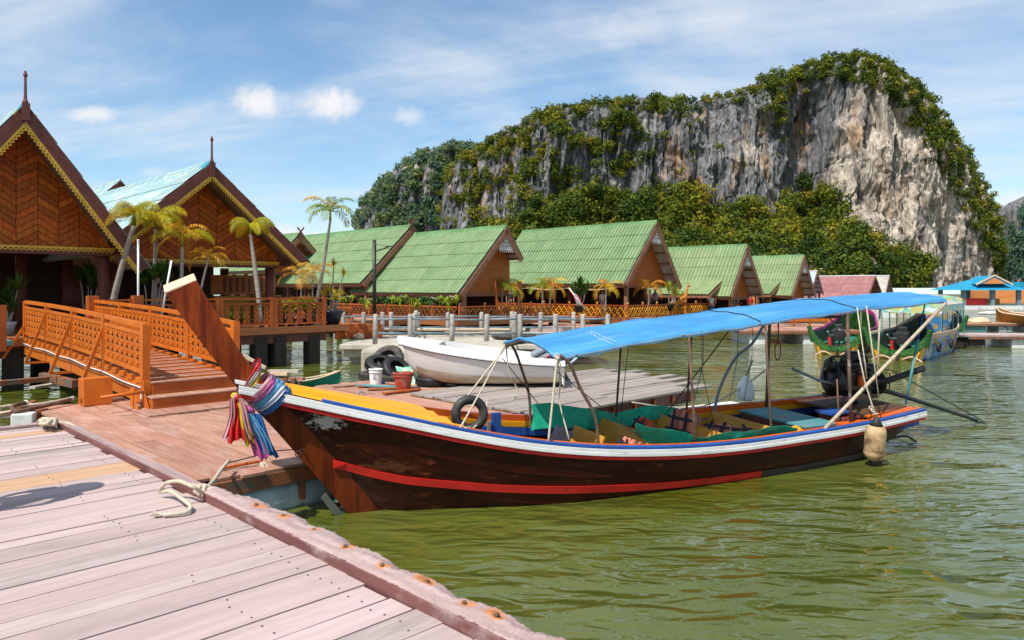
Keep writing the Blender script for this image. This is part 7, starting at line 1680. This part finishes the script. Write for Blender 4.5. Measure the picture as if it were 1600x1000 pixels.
# ------------------------------------------------------------------ people
SKIN = mat('skin', (.42,.24,.16), (.38,.21,.14), rough=.6); HAIR = mat('dark_hair', (.02,.015,.012), rough=.6)
def skinned(name, chains, m, parent, root_i=0, sub=2):
    """chains: list of lists of (x, y, z, r); later chains start at an index of the first list"""
    vs = []; es = []; rs = []
    for ch in chains:
        prev = None
        for p in ch:
            if isinstance(p, int): prev = p; continue
            vs.append(p[:3]); rs.append(p[3:] if len(p) > 4 else (p[3], p[3])); i = len(vs)-1
            if prev is not None: es.append((prev, i))
            prev = i
    me = bpy.data.meshes.new(name); me.from_pydata(vs, es, []); o = mk(name, me, m, parent)
    sm = o.modifiers.new('skin', 'SKIN'); sm.use_smooth_shade = True
    for i, r_ in enumerate(rs): me.skin_vertices[0].data[i].radius = r_; me.skin_vertices[0].data[i].use_root = (i == root_i)
    s2 = o.modifiers.new('sub', 'SUBSURF'); s2.levels = s2.render_levels = sub; return o
def person(label, loc, rz, h, shirt, trous, pose='stand', hat=None, group=None, shorts=False):
    k = h/1.7; root = thing('person', label, 'person', loc, rz, group); root.scale = (k, k, k)
    aL, aR = ((.0, 0), (.0, 0)) if pose == 'stand' else ((.16, -.22), (.10, -.10))
    lean = .0 if pose == 'stand' else .10
    st = .05 if pose == 'stand' else .14
    body = [[(0, 0, .92, .12, .10), (0, -.01, 1.12, .13, .095), (0, -lean*.6, 1.36, .16, .10), (0, -lean*.8, 1.46, .05, .05), (0, -lean, 1.56, .075, .085), (0, -lean-.01, 1.66, .075, .08)],
            [2, (.19, -lean*.6, 1.39, .045), (.25, -lean*.6+aL[1]*.4, 1.12, .038), (.25-aL[0]*.6, -lean*.6+aL[1]-.04, .88+abs(aL[1])*.6, .03), (.25-aL[0]*.8, -lean*.6+aL[1]-.09, .79+abs(aL[1])*.9, .026)],
            [2, (-.19, -lean*.6, 1.39, .045), (-.25, -lean*.6+aR[1]*.4, 1.12, .038), (-.25+aR[0]*.6, -lean*.6+aR[1]-.04, .88+abs(aR[1])*.6, .03), (-.25+aR[0]*.8, -lean*.6+aR[1]-.09, .79+abs(aR[1])*.9, .026)],
            [0, (.09, 0, .84, .085), (.10, -st*.5, .48, .06), (.10, st*.4, .10, .04), (.10, st*.4-.12, .04, .035)], [0, (-.09, 0, .84, .085), (-.10, st*.5, .48, .06), (-.10, st*.9, .10, .04), (-.10, st*.9-.12, .04, .035)]]
    skinned('body', body, SKIN, root)
    t_ = [[(0, 0, .93, .145, .12), (0, -.01, 1.12, .145, .115), (0, -lean*.6, 1.37, .175, .118), (0, -lean*.7, 1.42, .09, .08)], [2, (.19, -lean*.6, 1.385, .066), (.235, -lean*.6+aL[1]*.25, 1.19, .058)], [2, (-.19, -lean*.6, 1.385, .066), (-.235, -lean*.6+aR[1]*.25, 1.19, .058)]]
    skinned('shirt', t_, shirt, root)
    z1 = .52 if shorts else .14; q = 0 if not shorts else .0
    p_ = [[(0, 0, .94, .14, .12), (0, 0, .88, .135, .115)], [1, (.09, 0, .80, .10), (.10, -st*.45, .52, .078)]+([] if shorts else [(.10, st*.35, .14, .06)]), [1, (-.09, 0, .80, .10), (-.10, st*.45, .52, .078)]+([] if shorts else [(-.10, st*.85, .14, .06)])]
    skinned('trousers', p_, trous, root)
    mb = MB(); rows = []
    for i in range(7):
        a = math.pi*.56*i/6; rows.append([(.098*math.sin(a)*math.cos(b), -lean+.012+.108*math.sin(a)*math.sin(b), 1.625+.115*math.cos(a)) for b in np.linspace(0, 2*math.pi, 13)])
    mb.grid(rows).obj('hair', HAIR, root, smooth=True)
    fc_ = MB(); fc_.lathe([(.002, -.02), (.016, -.012), (.01, .02)], 6, (0, -lean-.105, 1.60)); fc_.obj('nose', SKIN, root, smooth=True)
    for sg in (-1, 1): MB().lathe([(.0, -.008), (.011, 0), (.0, .008)], 6, (sg*.033, -lean-.092, 1.625)).obj('eye', HAIR, root); MB().lathe([(.005, -.03), (.018, 0), (.006, .03)], 6, (sg*.098, -lean, 1.605)).obj('ear', SKIN, root, smooth=True)
    if hat == 'cone': MB().lathe([(.27, 1.66), (.26, 1.675), (.02, 1.83), (.0, 1.84)], 16, (0, -lean, 0)).obj('conical_hat', CREAM, root)
    elif hat: MB().lathe([(.17, 1.675), (.17, 1.69), (.105, 1.695), (.10, 1.77), (.04, 1.79)], 14, (0, -lean, 0)).obj('hat', hat, root, smooth=False)
    return root
def cloth_m(n, c): return mat(n, c, tuple(x*.8 for x in c), (6,6,6), rough=.85)
SHW, SHR, SHO, SHG, SHP, SHK, TRD, TRB, TRG = cloth_m('white_cotton', (.72,.72,.70)), cloth_m('red_cotton', (.55,.04,.03)), cloth_m('orange_cotton', (.68,.22,.02)), cloth_m('olive_cotton', (.40,.38,.26)), cloth_m('pink_cotton', (.62,.22,.24)), cloth_m('black_cotton', (.025,.025,.028)), cloth_m('dark_trousers', (.035,.04,.06)), cloth_m('blue_jeans', (.05,.10,.22)), cloth_m('grey_trousers', (.3,.29,.27))
PP = 'people on the village decks'
def at_px(px, py_head, Y, z): return Vector(((px-800)/F*Y, Y, z))
def man(label, px, Y, z, rz, h, *a, **k): return person(label, at_px(px, 0, Y, z), rz, h, *a, group=PP, **k)
man('man in white shirt, jeans and pale cap seen from behind', 1112, 47.0, .50, R(160), 1.74, SHW, TRB, 'walk', CREAM)
man('woman in an olive sleeveless top and pale hat leaning on the deck', 1151, 49.5, .50, R(60), 1.60, SHG, TRG, 'walk', CREAM, shorts=True)
man('person in bright red dress beside the orange figure', 1172, 50.5, .49, R(20), 1.55, SHR, SHR, 'stand')
man('person in orange wearing a wide conical hat', 1180, 52, .49, R(-10), 1.62, SHO, SHO, 'stand', 'cone')
man('person in a white shirt under the eave of the largest house', 994, 46.5, ZD, R(-30), 1.66, SHW, TRD, 'stand'); man('person in a coral pink top beside the corner of the ochre lattice rail', 1014, 46, ZD, R(25), 1.58, SHP, TRD, 'walk')
man('person in white shirt and dark cap right of the one in coral pink', 1024, 47, ZD, R(-60), 1.68, SHW, TRB, 'stand', SHK); man('person in pale shirt standing inside behind the golden palm', 941, 44, ZD, R(40), 1.62, SHW, TRG, 'stand')
man('person dressed in black in the shade of the largest house', 797, 47.5, ZD, R(10), 1.65, SHK, TRD, 'stand'); man('person in grey shirt in the shade behind the brown lattice rail', 697, 40.5, .95, R(-20), 1.62, TRG, TRD, 'stand')
man('person in dark blue inside the restaurant behind the prow', 246, 23.6, DZ, R(150), 1.66, TRD, TRD, 'stand')
# person just outside the frame whose shadow falls on the dock
person('person in dark shirt and brimmed hat standing on the dock beyond the left edge', ST(.78, 6.62, KZ), R(-30), 1.68, SHK, TRG, 'walk', CREAM)
gi = thing('giraffe_statue', 'orange carved giraffe statue at the corner of the lattice rail', 'statue', P(1064, 497, 44.5)); s3 = mat('orange_carving', (.62,.20,.02), (.42,.12,.015), (8,8,8), rough=.5)
skinned('body', [[(-.3, 0, 1.0, .14), (.0, 0, 1.05, .17), (.25, 0, 1.15, .13), (.34, 0, 1.5, .08), (.40, 0, 1.85, .06), (.46, 0, 1.98, .07), (.60, 0, 1.93, .05)], [0, (-.33, .09, .6, .06), (-.33, .09, .03, .05)], [0, (-.33, -.09, .6, .06), (-.33, -.09, .03, .05)], [2, (.24, .09, .6, .06), (.24, .09, .03, .05)], [2, (.24, -.09, .6, .06), (.24, -.09, .03, .05)]], s3, gi, 1)
for sg in (-1, 1): MB().lathe([(.02, 0), (.015, .1), (.025, .12)], 6, (.44, sg*.04, 2.03)).obj('horn', s3, gi); MB().lathe([(.0, -.02), (.03, 0), (.0, .09)], 6, (.42, sg*.09, 1.99)).obj('ear', s3, gi)
# market wares inside the farther houses: racks of colour
for k, (px, Y, z, lb) in enumerate([(1135, 50.5, .5, 'rack of souvenirs and clothes under the green roof with the awning'), (1212, 60, .5, 'rack of bright clothes under the farthest green roof'), (1245, 62, .5, 'second rack of bright clothes at the farthest green house'), (960, 48.5, ZD, 'shelf of goods in the shade of the largest green house')]):
    rk = thing('clothes_rack', lb, 'rack', at_px(px, 0, Y, z), R(20), 'racks of goods in the village houses')
    MB().tube([(-.9, 0, 0), (-.9, 0, 1.5), (.9, 0, 1.5), (.9, 0, 0)], .03, 6).obj('frame', GREYM, rk)
    for j in range(9): MB().extr([(-.8+.19*j, -.04, .55), (-.64+.19*j, -.05, .55), (-.64+.19*j, -.02, 1.4), (-.72+.19*j, -.02, 1.46), (-.8+.19*j, -.02, 1.4)], (0, .08, 0)).obj('garment', random.choice((SHW, SHR, C_SKY, SHP, SHW, C_BLU, SHO)), rk)
# ------------------------------------------------------------------ tour boats moored beyond the canopy
def pattern_mat(name, base, cols, sc=2.2):
    m = bpy.data.materials.new(name); m.use_nodes = True; T = NT(m.node_tree); T.n.clear(); out = T.add('ShaderNodeOutputMaterial'); b = T.add('ShaderNodeBsdfPrincipled'); T.l.new(b.outputs[0], out.inputs[0])
    tc = T.add('ShaderNodeTexCoord').outputs['Object']; col = base
    for k, c in enumerate(cols): col = T.mix(T.ramp(T.noise(T.mapping(tc, scale=(sc, sc, sc*1.6), loc=(k*7.3, k*3.1, k)), 1.6, 2, .5, 1.5), .52, .56), col, c)
    T.l.new(col, b.inputs['Base Color']); b.inputs['Roughness'].default_value = .5; return m
BPAT = pattern_mat('painted_blue_hull', (.10,.34,.66), [(.45,.58,.68), (.50,.12,.06), (.62,.40,.06), (.06,.26,.55)], 1.1); GPAT = pattern_mat('painted_green_hull', (.015,.095,.012), [(.035,.15,.012), (.01,.05,.012)]); VPAT = pattern_mat('painted_valance', (.30,.58,.30), [(.62,.66,.66), (.60,.45,.10), (.12,.42,.52)], 1.2)
DKGRN = mat('dark_green_shade_lining', (.012,.05,.02), (.008,.035,.015), rough=.6)
OLIVE = mat('olive_gold_paint', (.22,.15,.022), (.16,.11,.016), rough=.5); PURP = mat('magenta_paint', (.42,.04,.20), rough=.5)
def tour_boat(label, loc, rz, L, W2, hs, hull_m, band_m, roof=True, tyres=2):
    b = thing('tour_boat', label, 'boat', loc, rz, 'painted tour boats moored stern-on beyond the canopy')
    zg2 = lambda d: hs+.06+.9*max(0, (d/L-.45)/.55)**2; hw = lambda d: W2*float(np.interp(d/L, (0,.15,.6,.85,1), (.84,.95,1,.72,.08)))
    def s2(d, q): y = hw(d)*float(np.interp(q, (0,.3,.6,1), (.0,.72,.9,1))); z = -.25+(zg2(d)+.25)*float(np.interp(q, (0,.3,.6,1), (0,.1,.45,1))); return y, z
    for sg in (-1, 1):
        for q0, q1, m_, nm in ((0, .72, hull_m, 'hull_side'), (.72, .9, GPAT if hull_m is not BPAT else BPAT, 'hull_side'), (.9, 1, CREAM if hull_m is BPAT else PURP, 'gunwale')):
            rows = []
            for d in np.linspace(0, L, 24):
                r_ = [(d, sg*s2(d, q)[0], s2(d, q)[1]) for q in np.linspace(q0, q1, 5)]; rows.append(r_+[(x, y-sg*.05, z) for x, y, z in r_[::-1]])
            MB().grid(rows, closed=True).obj(nm, m_, b, smooth=False)
    # U shaped stern frame: thick green rim over a gold panel
    out_ = [(s2(0, q)[0], s2(0, q)[1]) for q in np.linspace(0, 1, 9)]
    full = [(-y, z) for y, z in out_[::-1]]+out_[1:]
    horn = .26
    def edge(s_, dz): return [(y*s_, z+dz) for y, z in full]
    low = hs*.30
    def under(y): return low-.10+.62*hs*abs(y/(W2*.84))**3
    ys = np.linspace(-W2*.82, W2*.82, 21)
    MB().extr([(-.03, y, under(y)) for y in ys]+[(-.03, y, z) for y, z in [(a, max(b_, -.2)) for a, b_ in out_[::-1] if b_ < hs*.5]]+[(-.03, -a, max(b_, -.2)) for a, b_ in out_ if b_ < hs*.5 and a > 0], (.06, 0, 0)).obj('stern_panel', band_m, b)
    rows = [[(-.05, y, under(y)-.02), (-.05, y, under(y)+.17+.14*abs(y/W2)), (.05, y, under(y)+.17+.14*abs(y/W2)), (.05, y, under(y)-.02)] for y in ys]; MB().grid(rows, closed=True).obj('stern_rim', GPAT, b)
    for sg in (-1, 1):
        MB().beam((0, sg*W2*.80, hs*.55), (-.08, sg*W2*.92, hs+.22), .10, .14).obj('stern_horn', GPAT, b)
        MB().tube(spline([(-.06, sg*.15, low-.25), (-.10, sg*W2*.4, low-.12), (-.12, sg*W2*.62, low-.22), (-.10, sg*W2*.8, low-.34)], 10), .025, 6).obj('rudder_rope', CREAM, b, smooth=True); MB().beam((-.06, sg*W2*.62, low+.05), (-.10, sg*W2*.5, low-.30), .04, .05).obj('stern_bracket', YELP, b)
    MB().box(.2, L*.9, -W2*.7, W2*.7, .0, .05).obj('floor', INNER, b)
    for sg in (-1, 1): MB().grid([[(d, sg*(s2(d, q)[0]-.07), s2(d, q)[1]) for q in np.linspace(.1, .95, 5)] for d in np.linspace(.1, L*.9, 16)]).obj('shade_lining', DKGRN, b)  # dark lining added so the lit interior looks shaded
    for d in np.linspace(L*.3, L*.8, 5): MB().box(d, d+.28, -hw(d)*.8, hw(d)*.8, .30, .34).obj('thwart', mat('sea_green_seat', (.04,.30,.20), rough=.5) if 'sea_green_seat' not in bpy.data.materials else bpy.data.materials['sea_green_seat'], b)
    eg = MB(); eg.box(.55, 1.05, -.18, .18, .55, .95).box(.6, .95, -.12, .12, .95, 1.12).box(.45, .55, -.24, .24, .5, .9).box(.35, 1.2, -.22, -.17, .4, .48).box(.35, 1.2, .17, .22, .4, .48); eg = eg.obj('engine', BLKMET, b, bevel=.02)
    MB().lathe([(.2, 0), (.22, .02), (.22, .05), (.05, .06)], 16, (.43, 0, .72), Matrix.Rotation(R(-90), 3, 'Y')).obj('flywheel', BLKMET, eg); MB().tube([(.5, .1, .7), (-.2, .2, .75), (-.5, .2, .9)], .03, 6).obj('tiller', GREYM, eg); MB().tube([(1.0, 0, .5), (.2, -.05, .30), (-.9, -.1, -.1)], .035, 6).obj('tail_shaft', BLKMET, eg)
    MB().box(.5, .8, .2, .34, .3, .62).obj('fuel_can', REDP, eg)
    if roof:
        x0, x1 = L*.26, L*.84
        rows = [[(x, W2*.9*q, hs+1.02+.16*(1-q*q)) for q in np.linspace(-1, 1, 9)] for x in np.linspace(x0, x1, 10)]; MB().slab(rows, .02).obj('canopy', UNDER, b, smooth=True)
        for sg in (-1, 1): rows = [[(x, sg*W2*.91, hs+1.0), (x, sg*W2*.92, hs+.74+.05*abs(math.sin(x*3)))] for x in np.linspace(x0, x1, 24)]; MB().slab(rows, .006).obj('valance', VPAT, b)
        MB().slab([[(x0-.01, W2*.9*q, hs+1.01+.15*(1-q*q)) for q in np.linspace(-1, 1, 9)], [(x0-.02, W2*.9*q, hs+.72) for q in np.linspace(-1, 1, 9)]], .006).obj('valance', VPAT, b)
        for x in np.linspace(x0, x1, 5):
            for sg in (-1, 1): MB().tube([(x, sg*W2*.88, hs*.7), (x, sg*W2*.88, hs+1.02)], .02, 6).obj('canopy_pole', TEAL, b)
    for k in range(tyres): MB().torus(.14, .06, (L*(.12+.25*k), -hw(L*(.12+.25*k))-.06, hs*.52), Matrix.Rotation(R(90), 3, 'X'), 20, 8).obj('tyre_fender', BLKRUB, b, smooth=True)
    return b
p2 = P(1402, 562, 25.4); tour_boat('green and gold sterned tour boat with a blue patterned side, right of the brown one', (p2.x, p2.y, 0), R(50), 8.2, 1.12, .86, BPAT, OLIVE)
p1 = P(1306, 557, 27.2); tour_boat('green and olive sterned tour boat nearest the jetty, left of the blue sided one', (p1.x, p1.y, 0), R(58), 7.5, 1.0, .84, GPAT, OLIVE, roof=False, tyres=0)
p3 = P(1500, 530, 36); tour_boat('farther tour boat with grey canopy and bright painted valance behind the blue sided one', (p3.x-.9, p3.y, 0), R(62), 8.5, 1.15, .95, BPAT, GPAT, tyres=0)
bb_ = thing('beached_boat', 'small brown wooden boat hauled up with its bow towards us beyond the pink jetty', 'boat', P(1556, 508, 43.5), R(-62))
for sg in (-1, 1):
    rows = [[(d, sg*float(np.interp(d, (0,.5,2,4), (.02,.5,.95,.9)))*q**.7, float(np.interp(d, (0,.6,2,4), (1.05,.75,.62,.62)))*q) for q in (0.02, .3, .65, 1)] for d in np.linspace(0, 4, 18)]; MB().grid(rows).obj('hull_side', mat('ochre_hull', (.36,.17,.035), rough=.6) if sg < 0 else bpy.data.materials['ochre_hull'], bb_, smooth=False)
    MB().tube([(r_[-1][0], r_[-1][1], r_[-1][2]+.02) for r_ in rows], .04, 6).obj('gunwale', CREAM, bb_)
# heaps of fishing gear on the far jetties
g = random.Random(3)
for k, (px, Y, z, m_, lb) in enumerate([(1590, 43, .5, CONC, 'pale heap of nets on the far jetty right of the little brown boat'), (1528, 43, .5, CREAM, 'tan heap of nets on the far jetty left of the little brown boat'), (1545, 60, .3, WHITEF, 'white bundles stacked below the turquoise pavilion'), (1240, 38.5, .65, BROWN_P, 'brownish heap of boards on the landing behind the canopy')]):
    tag(lump('net_heap', m_, (P(px, 0, Y).x, Y, z), (.7, .45, .16), 20+k, 3, .3), lb, 'net', 'heaps of fishing gear on the far jetties')
for k, px in enumerate((1395, 1420, 1440, 1475)):
    hs_ = thing('far_hut', ('low white hut on the far shore behind the tour boats', 'low grey hut on the far shore above the green boat stern', 'pale shed on the far shore under the canopy end', 'white shed on the far shore left of the pavilion')[k], 'hut', P(px, 485, 62), .1)
    MB().box(-1.1, 1.1, 0, 2, -.6, .75).obj('wall', (WHITEF, CONC, MINT, WHITEF)[k], hs_); MB().extr([(-1.3, -.2, .753), (1.3, -.2, .753), (1.3, 1, 1.25), (-1.3, 1, 1.25)][:2]+[(1.3, -.2, .83), (-1.3, -.2, .83)], (0, 2.4, .25)).obj('roof', (UNDER, ROOFB, UNDER, ROOFR)[k], hs_); MB().box(-.4, .3, -.02, 0, -.2, .5).obj('doorway', DARKIN, hs_)
